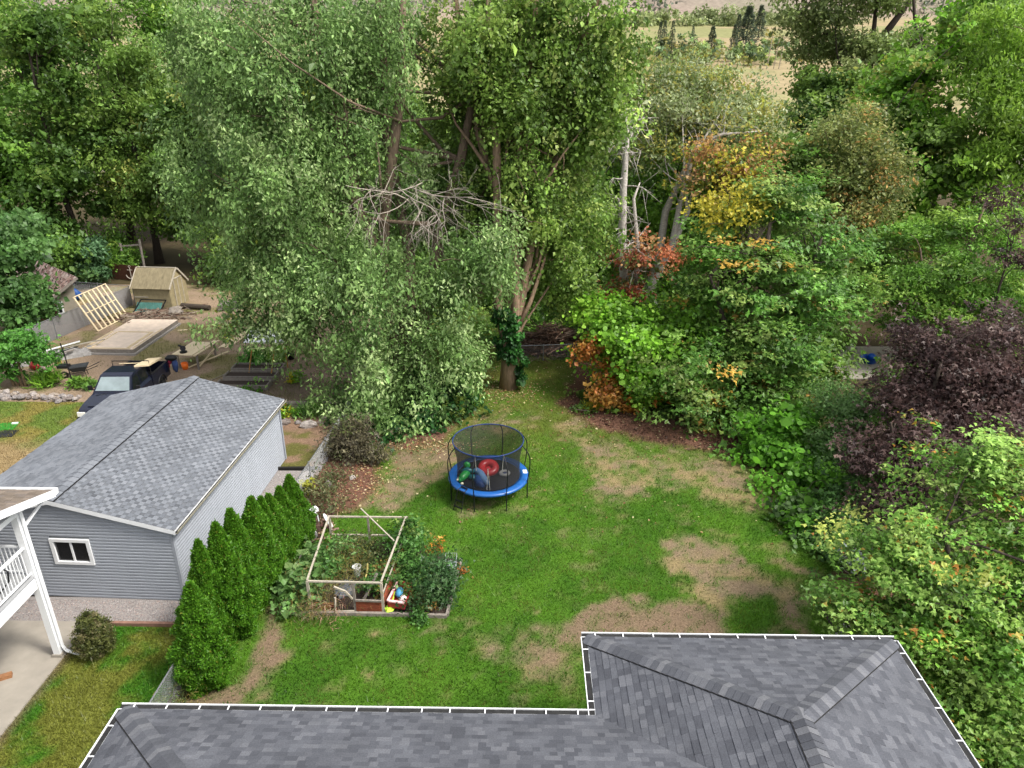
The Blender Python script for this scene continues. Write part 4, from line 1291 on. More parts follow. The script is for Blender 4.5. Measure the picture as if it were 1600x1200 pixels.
# ------------------------------------------------------------------ building site in the neighbour's yard
def site():
    # plywood floor on a slab
    p = thing('plywood_floor', 'new plywood floor platform framed in pine on a low slab', 'platform', (-24.1, 38.9, 0), R(-1.5))
    L, Wd = 5.5, 3.0
    m = MB(); m.bx(-1.62, 1.62, -0.12, L + 0.1, 0.0, 0.12); m.build('slab', mat('pale_slab', (0.42, 0.39, 0.36), 0.9, 4, 0.15, 0.2), p, local=True)
    for a in ((-1.5, 1.5, 0.0, 0.05), (-1.5, 1.5, L - 0.05, L)):
        m = MB(); m.bx(a[0], a[1], a[2], a[3], 0.121, 0.34); m.build('rim_joist', WOODG, p, local=True)
    for x in (-1.5, 1.455):
        m = MB(); m.bx(x, x + 0.045, 0.051, L - 0.051, 0.121, 0.34); m.build('rim_joist', WOODG, p, local=True)
    for j, (y0, y1) in enumerate(((0, 1.22), (1.224, 2.44), (2.444, 3.66), (3.664, 4.88), (4.884, L))):
        for x0, x1 in ((-1.5, 0.0), (0.004, 1.5)):
            m = MB(); m.bx(x0, x1, y0, y1, 0.342, 0.362); m.build('plywood_sheet', PLY, p, local=True)
    for a, b in (((-1.44, 0.1), (-1.44, 3.0)), ((-1.34, 0.1), (-1.34, 3.0)), ((-1.05, 0.2), (-1.05, 2.9)), ((1.05, 0.2), (1.05, 2.9)), ((1.15, 0.2), (1.15, 2.9)), ((1.42, 0.1), (1.42, 3.6)), ((-1.0, 2.95), (1.2, 2.95)), ((-1.3, 0.06), (1.3, 0.06))):
        m = MB(); m.bar((a[0], a[1], 0.39), (b[0], b[1], 0.39), 0.045, 0.05); m.build('wall_plate', PINEW, p, local=True)
    # stud wall leaning on the slatted fence
    s = thing('stud_wall', 'new pine stud wall frame leaning against the grey slatted fence', 'wall frame', (-27.0, 43.0, 0))
    b0, b1 = Vector((0, 0, 0.03)), Vector((0.30, 3.1, 0.03))
    up = Vector((-0.95, -0.15, 2.25))
    for i in range(8):
        q = b0.lerp(b1, i / 7)
        m = MB(); m.bar(q, q + up, 0.05, 0.12, up=(b1 - b0)); m.build('stud', PINEW, s, local=True)
    for u in (0.0, 1.0):
        m = MB(); m.bar(b0 + up * u - (b1 - b0) * 0.01, b1 + up * u + (b1 - b0) * 0.01, 0.12, 0.05, up=up); m.build('plate', PINEW, s, local=True)
    for i in range(7):
        q = b0.lerp(b1, i / 7) + up * 0.52; r = b0.lerp(b1, (i + 1) / 7) + up * 0.52
        m = MB(); m.bar(q, r, 0.1, 0.045, up=up); m.build('blocking', PINEW, s, local=True)
    # saw table
    w = thing('work_table', 'trestle work table of new boards holding a mitre saw', 'table', (-18.4, 37.6, 0), R(-8))
    for i in range(4):
        m = MB(); m.bx(-0.75 + 0.27 * i, -0.49 + 0.27 * i, -1.0, 1.1, 0.86, 0.90); m.build('top_board', PINEW, w, local=True)
    for x in (0.45, 0.65):
        m = MB(); m.bar((x, -1.1, 0.92), (x, 1.4, 0.92), 0.12, 0.05); m.build('top_board', PINEW, w, local=True)
    for x in (-0.55, 0.62):
        for y in (-0.85, 0.95):
            m = MB(); m.bar((x, y, 0), (x, y, 0.86), 0.09, 0.09); m.build('leg', WOODG, w, local=True)
    m = MB(); m.bar((0.62, -0.85, 0.15), (0.62, 0.95, 0.6), 0.04, 0.09); m.build('brace', PINEW, w, local=True)
    m = MB(); m.bar((-0.2, -1.0, 0.04), (1.2, 1.4, 0.3), 0.1, 0.05); m.build('brace', PINEW, w, local=True)
    sw = thing('mitre_saw', 'dark mitre saw on the end of the work table', 'saw', (-18.75, 37.0, 0.9), R(20))
    m = MB(); m.lathe((0, 0, 0), [(0.0, 0.0), (0.2, 0.0), (0.2, 0.06), (0.0, 0.07)], 18); m.build('base', BLACKM, sw, local=True)
    m = MB(); m.lathe((0, 0, 0.24), [(0, -0.02), (0.15, -0.02), (0.15, 0.02), (0, 0.02)], 20, Matrix.Rotation(R(90), 3, 'X')); m.build('blade_guard', mat('dark_grey_cast', (0.06, 0.06, 0.07), 0.5), sw, local=True)
    m = MB(); m.tube([(0.0, 0.0, 0.3), (-0.2, 0.08, 0.42)], 0.06, 8); m.build('motor', BLACKM, sw, local=True)
    m = MB(); m.tube([(0.1, -0.02, 0.35), (0.2, -0.15, 0.42)], 0.02, 6); m.build('handle', BLACKM, sw, local=True)
    b = thing('bucket', 'orange plastic bucket by the work table legs', 'bucket', G(290, 577))
    m = MB(); m.lathe((0, 0, 0), [(0.15, 0), (0.19, 0.38), (0.175, 0.38), (0.14, 0.05)], 18); m.build('pail', mat('orange_plastic', (0.8, 0.16, 0.02), 0.4, 4, 0.1), b, local=True, smooth=True)
    m = MB(); m.tube([(0.19 * math.cos(a), -0.05 + 0.1 * math.sin(a), 0.36 + 0.16 * math.sin(a)) for a in np.linspace(0, math.pi, 9)], 0.008, 5); m.build('handle', STEEL, b, local=True)
    b = thing('nail_gun', 'yellow and black power tool standing by the orange bucket', 'tool', G(278, 572))
    m = MB(); m.box((0, 0, 0.22), (0.16, 0.12, 0.26), 0.4); m.build('body', mat('yellow_plastic', (0.65, 0.5, 0.03), 0.4, 4, 0.1), b, local=True)
    m = MB(); m.box((0.02, 0, 0.05), (0.2, 0.16, 0.09), 0.4); m.tube([(0, 0, 0.3), (-0.1, 0, 0.45)], 0.035, 6); m.build('base', BLACKM, b, local=True)
    # loose lumber
    lp = thing('lumber_pile', 'stack of long pine boards lying on the dirt under the cottonwood', 'lumber', G(360, 540))
    for i in range(4):
        m = MB(); o = Vector((0.13 * i, 0, 0.03 + (0.05 if i in (1, 2) else 0))); m.bar(Vector((-0.5, -0.5, 0)) + o, Vector((0.25, 4.4, 0)) + o, 0.12, 0.045); m.build('board', PINEW, lp, local=True)
    for i, (p0, p1, lab) in enumerate((((365, 538), (387, 522), 'short narrow board lying beside the long lumber stack'), ((278, 517), (293, 516), 'small white offcut board on the dirt beyond the plywood floor'), ((270, 508), (276, 512), 'square offcut by the far corner of the plywood floor'))):
        a = G(*p0); c = G(*p1); m = MB(); m.bar(a + Vector((0, 0, .03)), c + Vector((0, 0, .03)), 0.14, 0.04)
        solo('offcut_board', m, PINEW, lab, 'board', (a + c) / 2)
    # raised beds
    g = thing('raised_beds', 'ladder of grey timber raised beds filled with soil behind the garage', 'raised bed', G(380, 600))
    x0, x1, y0, y1 = -15.9, -13.25, 33.9, 37.3
    for k in range(3):
        ya = y0 + k * 1.15
        for a, c in (((x0, ya, .16), (x1, ya, .16)), ((x0 + .1, ya + .8, .16), (x1, ya + .8, .16)), ((x0, ya, .16), (x0, ya + .8, .16)), ((x1 + .04, ya, .16), (x1 + .04, ya + .8, .16))):
            m = MB(); m.bar(a, c, 0.06, 0.30); m.build('timber', WOODG, g)
        m = MB(); m.bx(x0 + .04, x1 - .01, ya + .04, ya + .77, 0.02, 0.22); m.build('soil', SOIL, g)
    h = thing('hoop_frame', 'leaning frame of orange and pale sticks over the far raised bed', 'frame', (-14.1, 36.3, 0))
    YEL = mat('orange_stick', (0.55, 0.27, 0.06), 0.7, 5, 0.2)
    for a, c, mt in (((-0.7, -0.5, 0.2), (-0.75, 0.5, 1.2), YEL), ((0.55, -0.6, 0.2), (0.5, 0.5, 1.25), YEL), ((-0.8, 0.5, 1.22), (0.55, 0.5, 1.27), PINEW), ((1.1, 0.5, 0.1), (0.9, 0.9, 1.3), YEL), ((-0.6, 0.9, 1.3), (0.9, 0.95, 1.35), PINEW)):
        m = MB(); m.bar(a, c, 0.05, 0.05); m.build('stick', mt, h, local=True)
    m = MB(); m.lathe((0, 0, 0), [(0.16, 0), (0.24, 0.38), (0.25, 0.38), (0.22, 0.33), (0, 0.3)], 16)
    o = m.build('plant_pot', BLACKM, None, local=True); o.location = (-13.3, 38.4, 0); tag(o, 'black plastic plant pot beyond the raised beds', 'pot')
    m = MB(); m.tube([(-16.2, 33.8, .05), (-16.6, 35.2, .05), (-15.9, 36.6, .05), (-15.2, 37.6, .05)], 0.02, 5)
    solo('garden_hose', m, mat('pale_hose', (0.5, 0.45, 0.33), 0.5), 'pale garden hose lying along the raised beds', 'hose', (-16.0, 35.5, 0))
    m = MB(); c = G(415, 532)
    m.add([c + Vector((-1.2, -0.5, 0.05)), c + Vector((1.3, -0.6, 0.05)), c + Vector((1.2, 1.0, 0.4)), c + Vector((-1.1, 1.1, 0.5)), c + Vector((-1.2, -0.5, 0.0)), c + Vector((1.3, -0.6, 0.0)), c + Vector((1.2, 1.0, 0.3)), c + Vector((-1.1, 1.1, 0.4))], [(0, 1, 2, 3), (7, 6, 5, 4), (0, 4, 5, 1), (1, 5, 6, 2), (2, 6, 7, 3), (3, 7, 4, 0)])
    solo('white_sheet', m, WHITE, 'white sheet of board lying under the drooping cottonwood branches', 'sheet', c)
    # wheelbarrow
    w = thing('wheelbarrow', 'black wheelbarrow standing on the dirt by the pole', 'wheelbarrow', (-23.9, 35.6, 0), R(20))
    m = MB()
    V = [(-0.45, -0.32, 0.62), (0.5, -0.36, 0.66), (0.5, 0.36, 0.66), (-0.45, 0.32, 0.62), (-0.25, -0.2, 0.34), (0.32, -0.22, 0.36), (0.32, 0.22, 0.36), (-0.25, 0.2, 0.34)]
    m.add(V, [(4, 5, 6, 7), (0, 4, 7, 3), (1, 2, 6, 5), (0, 1, 5, 4), (3, 7, 6, 2)]); m.build('tray', mat('grey_black_steel', (0.05, 0.055, 0.06), 0.5), w, local=True)
    for s_ in (-1, 1):
        m = MB(); m.tube([(-0.75, 0.06 * s_, 0.22), (0.2, 0.2 * s_, 0.32), (1.0, 0.3 * s_, 0.62)], 0.02, 6); m.build('handle', BLACKM, w, local=True)
        m = MB(); m.tube([(0.3, 0.2 * s_, 0.34), (0.36, 0.22 * s_, 0.0)], 0.018, 6); m.build('leg', BLACKM, w, local=True)
    m = MB(); m.ring((-0.72, 0, 0.2), 0.15, 0.05, 20, 8, Matrix.Rotation(R(90), 3, 'X')); m.build('wheel', BLACKM, w, local=True)
    m = MB(); m.tube([G(116, 607), G(116, 607) + Vector((-0.05, 0, 1.9)), G(116, 607) + Vector((-0.12, 0, 2.5))], 0.03, 6); m.box(G(116, 607) + Vector((-0.25, 0, 1.25)), (0.5, 0.4, 0.14)); m.bar(G(116, 607) + Vector((-0.6, 0, 1.9)), G(116, 607) + Vector((0.7, 0.1, 2.3)), 0.03, 0.03)
    solo('feeder_pole', m, BLACKM, 'thin black garden pole with a feeder tray in front of the wheelbarrow', 'pole', G(116, 607))
    # tarpaulin heap
    tp = thing('tarpaulin_heap', 'heap of pale grey tarpaulin and scrap along the slatted fence', 'tarpaulin', G(95, 560))
    TARP = mat('pale_tarpaulin', (0.42, 0.40, 0.38), 0.6, 5, 0.3, 0.8)
    c = G(95, 560)
    r_ = random.Random(3)
    V = []; F = []
    nx, ny = 26, 12
    for j in range(ny):
        for i in range(nx):
            u, v = i / (nx - 1) - .5, j / (ny - 1) - .5
            e = max(0, 1 - (2 * u) ** 2) * max(0, 1 - (2 * v) ** 2)
            V.append((u * 3.9 + v * 0.6, v * 1.5 + u * 2.7, 0.02 + 0.5 * e ** 0.5 * (0.4 + 0.9 * r_.random())))
    for j in range(ny - 1):
        for i in range(nx - 1):
            F.append((j * nx + i, j * nx + i + 1, (j + 1) * nx + i + 1, (j + 1) * nx + i))
    m = MB(); m.add(V, F); m.build('sheet', TARP, tp, local=True, smooth=False)
    for a, c2, mt in (((-1.2, -0.9, .5), (0.9, 0.7, .8), WHITE), ((0.2, 0.2, .6), (1.9, 1.5, .65), WOODC), ((-0.2, -0.9, .4), (0.8, 0.1, .5), WOODG)):
        m = MB(); m.bar(a, c2, 0.12, 0.05); m.build('plank', mt, tp, local=True)
    m = MB(); m.blob(G(57, 578) + Vector((0, 0, 0.25)), (0.3, 0.22, 0.26), 10, 7, 0.12, 2, 0.24)
    solo('fuel_can', m, mat('red_can', (0.5, 0.02, 0.04), 0.4, 4, 0.1), 'red can on the dirt beside the fern leaved tree', 'can', G(57, 578), smooth=True)
    m = MB(); m.blob(G(70, 580) + Vector((0, 0, 0.16)), (0.25, 0.2, 0.17), 10, 7, 0.2, 9, 0.15)
    solo('cloth_bag', m, mat('pinkish_bag', (0.6, 0.42, 0.42), 0.8, 6, 0.3), 'pinkish white bag on the dirt by the red can', 'bag', G(70, 580), smooth=True)
    m = MB(); q = G(95, 573); m.blob(q + Vector((0, 0, 0.25)), (0.12, 0.1, 0.26), 8, 6, 0.15, 3, 0.24)
    solo('yellow_jug', m, mat('yellow_jug_plastic', (0.6, 0.42, 0.08), 0.5), 'yellow jug standing at the foot of the tarpaulin heap', 'jug', q, smooth=True)
    # gambrel shed
    s = thing('shed', 'small weathered barn shaped shed at the back of the dirt yard', 'shed', (-26.85, 47.7, 0), R(-4))
    SW = mat('weathered_yellow_panel', (0.42, 0.35, 0.20), 0.85, 3, 0.22, 0.2)
    SR = mat('mossy_board_roof', (0.30, 0.25, 0.15), 0.9, 2.5, 0.3, 0.2, stretch=(3, 1, 1))
    Wd, Dp, h1, h2, h3 = 2.6, 2.3, 1.55, 2.35, 2.55
    prof = [(0.0, 0), (0.0, h1), (1.0, h3 - 0.02), (1.15, h3 + 0.05), (1.3, h3 - 0.02), (Dp, h1), (Dp, 0)]
    m = MB(); m.prism([(0, y, z) for y, z in prof], (Wd, 0, 0)); m.build('wall', SW, s, local=True)
    rp_ = [(-0.14, h1 - 0.06), (0.98, h3 + 0.03), (1.15, h3 + 0.12), (1.32, h3 + 0.03), (Dp + 0.14, h1 - 0.06)]
    for i in range(4):
        a, b_ = rp_[i], rp_[i + 1]
        for k in range(8):
            xa, xb = -0.1 + k * 0.35, -0.1 + (k + 1) * 0.35 - 0.01
            m = MB(); m.add([(xa, a[0], a[1]), (xb, a[0], a[1]), (xb, b_[0], b_[1]), (xa, b_[0], b_[1]), (xa, a[0], a[1] + .03), (xb, a[0], a[1] + .03), (xb, b_[0], b_[1] + .03), (xa, b_[0], b_[1] + .03)], [(3, 2, 1, 0), (4, 5, 6, 7), (0, 1, 5, 4), (2, 3, 7, 6), (0, 4, 7, 3), (1, 2, 6, 5)])
            m.build('roof_board', SR, s, local=True)
    for x in (-0.13, 2.71):
        for i in range(4):
            m = MB(); m.bar((x, rp_[i][0], rp_[i][1] + 0.0), (x, rp_[i + 1][0], rp_[i + 1][1] + 0.0), 0.05, 0.12); m.build('barge_board', WOODC, s, local=True)
    m = MB(); m.bar((-0.1, 1.15, h3 + 0.16), (2.7, 1.15, h3 + 0.16), 0.12, 0.03); m.build('ridge_board', WOODC, s, local=True)
    m = MB(); m.bx(Wd, Wd + 0.03, 0.65, 1.65, 0.1, 2.0); d = m.build('door', SW, s, local=True)
    for a, b_ in (((0.62, 0.1), (0.62, 2.0)), ((1.68, 0.1), (1.68, 2.0)), ((0.62, 2.03), (1.68, 2.03)), ((1.15, 0.1), (1.15, 2.0))):
        m = MB(); m.bar((Wd + 0.03, a[0], a[1]), (Wd + 0.03, b_[0], b_[1]), 0.07, 0.05); m.build('door_trim', WOODC, d, local=True)
    m = MB(); m.bar((0, -0.02, 0.9), (1.0, -0.02, 0.9), 0.03, 0.07); m.build('batten', WOODC, s, local=True)
    t = thing('metal_panel', 'green corrugated panel in a black frame leaning on the shed wall', 'panel', (-26.5, 46.9, 0), R(-4))
    GRM = mat('teal_sheet_metal', (0.07, 0.20, 0.17), 0.5, 3, 0.25)
    m = MB()
    for i in range(14):
        x = 0.13 * i
        m.bar((x, -0.15, 0.05), (x, 0.45, 0.62), 0.11, 0.02)
    m.build('panel', GRM, t, local=True)
    for a, b_ in (((-0.1, -0.2, 0.05), (0.15, 0.55, 0.75)), ((1.75, -0.2, 0.05), (1.95, 0.55, 0.75)), ((0.15, 0.55, 0.78), (1.98, 0.55, 0.78))):
        m = MB(); m.bar(a, b_, 0.06, 0.06); m.build('frame', BLACKM, t, local=True)
    # log, stump and pallet stack near the shed
    a = G(285, 482) ; b_ = G(315, 485)
    m = MB(); m.tube([a + Vector((0, 0, .2)), b_ + Vector((0.6, 0, .2))], [0.2, 0.17], 10); solo('log', m, BARKD, 'dark log lying on the dirt right of the shed', 'log', a)
    m = MB(); m.blob(G(275, 492) + Vector((0, 0, .25)), (0.5, 0.4, 0.35), 9, 6, 0.25, 5, 0.25); solo('root_stump', m, mat('pale_root', (0.3, 0.26, 0.22), 0.95, 5, 0.4, 0.8), 'pale root stump in front of the shed corner', 'stump', G(275, 492))
    k = thing('pallet_stack', 'short stack of grey pallets under the left edge of the cottonwood', 'pallet', G(360, 483))
    for j in range(2):
        for i in range(5):
            m = MB(); m.box((0, -0.5 + 0.25 * i, 0.12 + 0.28 * j), (1.3, 0.14, 0.04)); m.build('slat', WOODG, k, local=True)
        for x in (-0.6, 0, 0.6):
            m = MB(); m.box((x, 0, 0.05 + 0.28 * j), (0.09, 1.14, 0.1)); m.build('bearer', WOODG, k, local=True)
site()

# brushwood strewn by the shed (uncountable)
def sticks(name, ctr, ext, n, lmin, lmax, mt, hgt, seed, tones):
    r_ = random.Random(seed)
    V = []; F = []; C = []
    for i in range(n):
        x = ctr[0] + r_.gauss(0, 0.5) * ext[0]; y = ctr[1] + r_.gauss(0, 0.5) * ext[1]
        z = r_.random() * hgt * max(0.1, 1 - ((x - ctr[0]) / ext[0]) ** 2 - ((y - ctr[1]) / ext[1]) ** 2)
        l = r_.uniform(lmin, lmax); a = r_.random() * 6.28; el = r_.uniform(-0.25, 0.25)
        d = Vector((math.cos(a) * math.cos(el), math.sin(a) * math.cos(el), math.sin(el))) * l
        w = r_.uniform(0.01, 0.035)
        s = Vector((-math.sin(a), math.cos(a), 0)) * w
        b = len(V); p = Vector((x, y, z + 0.03))
        V += [p - s, p + s, p + Vector((0, 0, w * 2)), p + d - s, p + d + s, p + d + Vector((0, 0, w * 2))]
        F += [(b, b + 3, b + 5, b + 2), (b + 1, b + 2, b + 5, b + 4), (b, b + 1, b + 4, b + 3)]
        C += [r_.choice(tones)] * 6
    me = fast_mesh(name, V, [i for f in F for i in f], [4] * len(F), STONE, np.array(C))
    return tag(link(name, me), kind='stuff')
wt = [(.30, .24, .18), (.22, .15, .11), (.38, .31, .24), (.17, .10, .075)]
sticks('brushwood_debris', G(235, 495), (2.6, 1.8), 260, 0.3, 1.4, None, 0.35, 4, wt)
sticks('brush_pile_debris', Vector((1.6, 40.3, 0)), (2.2, 1.2), 900, 0.4, 1.6, None, 1.5, 5, [(.16, .09, .06), (.24, .15, .11), (.30, .22, .17), (.12, .07, .05)])
sticks('scrap_wood_debris', G(120, 490), (1.4, 1.6), 120, 0.4, 1.3, None, 0.9, 6, [(.5, .36, .22), (.4, .28, .17), (.3, .2, .13)])
sticks('garden_debris', Vector((-7.5, 21.6, 0)), (0.8, 1.1), 260, 0.08, 0.35, None, 0.25, 7, [(.45, .33, .2), (.2, .1, .08), (.3, .2, .15), (.13, .06, .055)])

# ------------------------------------------------------------------ stones
rock_meshes = []
for i in range(5):
    m = MB(); m.col = [(.36, .31, .28), (.42, .35, .29), (.30, .27, .26), (.46, .41, .38), (.26, .22, .20)][i]
    m.blob((0, 0, 0.3), (0.5, 0.42, 0.38), 9, 6, 0.2, 40 + i, 0.3); rock_meshes.append(m.mesh('stone', STONE))
se = thing('stone_edging', 'row of rough field stones edging the lawn in front of the truck', 'edging', G(60, 620))
for i in range(75):
    u = random.random()
    p = G(-40 + 165 * u, 619 + 7 * u + random.uniform(-5, 5))
    o = link('stone', random.choice(rock_meshes), se); o.location = p - se.location + Vector((0, 0, -0.03 + 0.1 * (random.random() < .35)))
    s = random.uniform(0.22, 0.42); o.scale = (s, s, s * random.uniform(.7, 1)); o.rotation_euler = (0, 0, random.random() * 6)
def rock(px, py, s, label, k, sz=(1, 1, 1)):
    o = link('rock', rock_meshes[k], None); o.location = G(px, py) - Vector((0, 0, 0.04)); o.scale = (s * sz[0], s * sz[1], s * sz[2]); o.rotation_euler = (0, 0, random.random() * 3)
    tag(o, label, 'rock')
for a in ((484, 667, 0.75, 'large flat white rock in the planting behind the garage', 3, (1.1, .7, .7)), (444, 663, 0.6, 'dark grey rock in the planting near the garage corner', 4, (1.1, .8, .7)), (466, 662, 0.32, 'small grey rock left of the large white rock', 2), (507, 655, 0.36, 'brownish rock right of the large white rock', 1), (503, 663, 0.24, 'little rock below the brownish rock behind the garage', 0),
          (513, 758, 0.36, 'rounded pale rock by the chain link fence behind the greenhouse', 3), (551, 748, 0.28, 'small pale rock among the mulch left of the dry grass', 3), (501, 661, 0.28, 'smallest tan rock beside the large white rock', 1)):
    rock(*a)

# ------------------------------------------------------------------ fences and house at far left
def left_house():
    e0, e1 = G(45, 400, 3.1), G(120, 433, 3.1)
    d = (e1 - e0); d.z = 0; d.normalize()
    low = G(80, 466, 1.9)
    perp = Vector((low.x - e1.x, low.y - e1.y, 0)); half = perp.length; perp.normalize(); dz = 1.2
    t = thing('neighbour_house', 'low house with faded red brown shingle roof half hidden by a tree', 'house', (e1.x, e1.y, 0))
    e0 = e1 - d * 9
    V3 = lambda p, z: Vector((p.x, p.y, z))
    m = MB()
    ov = 0.4
    a, b = V3(e0, 3.1), V3(e1, 3.1)
    ef0, ef1 = V3(e0 + perp * half, 3.1 - dz), V3(e1 + perp * half, 3.1 - dz)
    eb0, eb1 = V3(e0 - perp * half, 3.1 - dz), V3(e1 - perp * half, 3.1 - dz)
    m.add([a, b, ef1, ef0], [(0, 1, 2, 3)])
    roof = m.build('roof', UNDER, t)
    for sgn, (o, u, v) in enumerate(((ef0, d, (a - ef0)),)):
        L = v.length; v = v.normalized()
        if u.cross(v).z < 0:
            o = ef1; u = -d
        lay_shingles([([(0, 0), (9, 0), (9, L), (0, L)], o, u, v, None)], roof, 250, V3(e1, 3), 0.17, (0.3, 0.4, 0.55), [(.50, .35, .31), (.55, .41, .37), (.45, .30, .265), (.60, .47, .43), (.30, .18, .16)], 61)
    m = MB(); w0 = e1 - d * ov
    P = [V3(w0 + perp * (half - .3), 0), V3(w0 + perp * (half - .3), 3.1 - dz + .06), V3(w0 + perp * .2, 2.98), V3(w0 + perp * .2, 0)]
    m.prism(P, -d * 8); m.build('wall', mat('tan_stucco', (0.45, 0.40, 0.31), 0.9, 3, 0.12, 0.1), t)
    wc = w0 + perp * 1.6 + d * 0.04
    m = MB(); m.bar(V3(wc - perp * .55, 1.15), V3(wc + perp * .55, 1.15), 0.06, 0.8); w = m.build('window', WHITE, t)
    for k in range(4):
        q = wc + perp * (-0.36 + 0.24 * k)
        m = MB(); m.bar(V3(q - perp * .09, 1.15) + d * .03, V3(q + perp * .09, 1.15) + d * .03, 0.05, 0.62); m.build('pane', GLASS, w)
    m = MB(); m.bar(V3(e1 + d * .02, 3.05), ef1 + d * .02 - Vector((0, 0, .07)), 0.04, 0.16); m.build('rake_board', WOODG, t)
left_house()

def board_fence(name, a, b, h, label, mt, bw=0.14, post=True):
    a = Vector(a); b = Vector(b); d = (b - a); L = d.length; d.normalize()
    t = thing(name, label, 'fence', a)
    n = int(L / bw); ang = math.atan2(d.y, d.x)
    m = MB(); m.bx(-bw / 2 + .006, bw / 2 - .006, -0.012, 0.012, 0.04, h); me = m.mesh('board', mt)
    for i in range(n):
        o = link('board', me, t); o.location = d * (bw * (i + .5)); o.rotation_euler = (0, 0, ang); o.scale = (1, 1, random.uniform(.985, 1.01))
    for z in (0.25, h - 0.2):
        m = MB(); m.bar(a + Vector((0, 0, z)) + Vector((-d.y, d.x, 0)) * 0.035, b + Vector((0, 0, z)) + Vector((-d.y, d.x, 0)) * 0.035, 0.04, 0.09); m.build('rail', mt, t)
    return t
fa, fb = G(178, 436), G(222, 440)
board_fence('board_fence', fa, fb, 1.25, 'red brown board fence panel behind the shed bearing an anchor', WOODB)
an = (fa + fb) / 2 + (fb - fa) * 0.16 + Vector((0, -0.05, 0.62))
m = MB(); m.tube([an + Vector((0, 0, .45)), an + Vector((0, 0, -.42))], 0.035, 6); m.tube([an + Vector((-.2, 0, .25)), an + Vector((.2, 0, .25))], 0.03, 6)
m.tube([an + Vector((.38 * math.cos(x), 0, -.08 + .38 * math.sin(x))) for x in np.linspace(math.pi * 1.05, math.pi * 1.95, 10)], 0.035, 6); m.ring(an + Vector((0, 0, .53)), 0.08, 0.022, 16, 6, Matrix.Rotation(R(90), 3, 'X'))
solo('anchor_ornament', m, DEADW, 'pale wooden anchor hung on the red brown fence', 'anchor', an)
po = thing('timber_gate_posts', 'grey timber posts joined by a crossbar behind the anchor fence', 'posts', G(195, 436))
c = G(197, 436)
for dx, h in ((-0.6, 2.6), (1.0, 2.9)):
    m = MB(); m.tube([c + Vector((dx, 1.2, 0)), c + Vector((dx + .05, 1.2, h))], 0.1, 8); m.build('post', WOODG, po)
m = MB(); m.bar(c + Vector((-0.7, 1.2, 2.35)), c + Vector((1.1, 1.2, 2.5)), 0.1, 0.1); m.build('crossbar', WOODG, po)
board_fence('board_fence', G(30, 528), G(78, 508), 1.1, 'low brown board fence in front of the brown roofed house', WOODB)
m = MB(); q = G(85, 507); m.bx(q.x - 1.3, q.x + 0.5, q.y - 0.2, q.y + 1.4, 0, 1.4)
m.add([(q.x - 1.45, q.y - .35, 1.42), (q.x + .65, q.y - .35, 1.42), (q.x + .65, q.y + 1.5, 1.75), (q.x - 1.45, q.y + 1.5, 1.75), (q.x - 1.45, q.y - .35, 1.36), (q.x + .65, q.y - .35, 1.36), (q.x + .65, q.y + 1.5, 1.69), (q.x - 1.45, q.y + 1.5, 1.69)], [(0, 1, 2, 3), (7, 6, 5, 4), (0, 4, 5, 1), (1, 5, 6, 2), (3, 2, 6, 7), (0, 3, 7, 4)])
solo('wood_bin', m, mat('dark_red_wood', (0.07, 0.025, 0.02), 0.85, 5, 0.3), 'dark red wooden bin against the brown roofed house', 'bin', q)
m = MB(); q = G(118, 470); m.blob(q + Vector((0, 0, .45)), (0.5, 0.35, 0.45), 10, 7, 0.12, 3, 0.44)
solo('blue_barrel', m, mat('blue_tarp', (0.015, 0.09, 0.32), 0.5, 4, 0.2), 'blue tarp bundle behind the leaning stud wall', 'bundle', q, smooth=True)
# turf mat at far left
q = G(8, 667); m = MB(); m.box(q + Vector((0, 0, .02)), (1.0, 0.8, 0.03), 0.2); solo('turf_mat', m, mat('artificial_turf', (0.03, 0.26, 0.02), 0.9, 20, 0.3), 'bright green turf mat on the left lawn', 'mat', q)
q = G(6, 679); m = MB(); m.box(q + Vector((0, 0, .025)), (1.0, 0.7, 0.03), 0.15); solo('rubber_mat', m, BLACKM, 'black rubber mat in front of the green turf mat', 'mat', q)
q = G(24, 663); m = MB(); m.box(q + Vector((0, 0, .05)), (0.26, 0.1, 0.08), 0.15); solo('white_tee_box', m, WHITE, 'small white box at the corner of the green turf mat', 'box', q)
# right side: paved corner with a blue tub
m = MB(); m.bx(17.0, 23.5, 36.0, 41.0, -0.02, 0.03); tag(m.build('pavement', CONC), kind='structure')
tb = thing('blue_tub', 'blue plastic tub on the paving glimpsed between the trees', 'tub', (19.5, 38.4, 0.03))
m = MB(); m.lathe((0, 0, 0), [(0.34, 0), (0.46, 0.30), (0.50, 0.31), (0.44, 0.29), (0.32, 0.06), (0, 0.05)], 20); m.build('bowl', mat('bright_blue_plastic', (0.01, 0.12, 0.62), 0.35), tb, local=True, smooth=True)
m = MB(); m.blob((0.1, 0, 0.34), (0.25, 0.2, 0.2), 10, 7, 0.1, 2); m.build('lid', MATS['bright_blue_plastic'], tb, local=True, smooth=True)

# ================================================================== vegetation
def rnd_dirs(n, g):
    d = g.normal(size=(n, 3))
    return d / np.linalg.norm(d, axis=1)[:, None]

def unit(a):
    return a / (np.linalg.norm(a, axis=1)[:, None] + 1e-9)

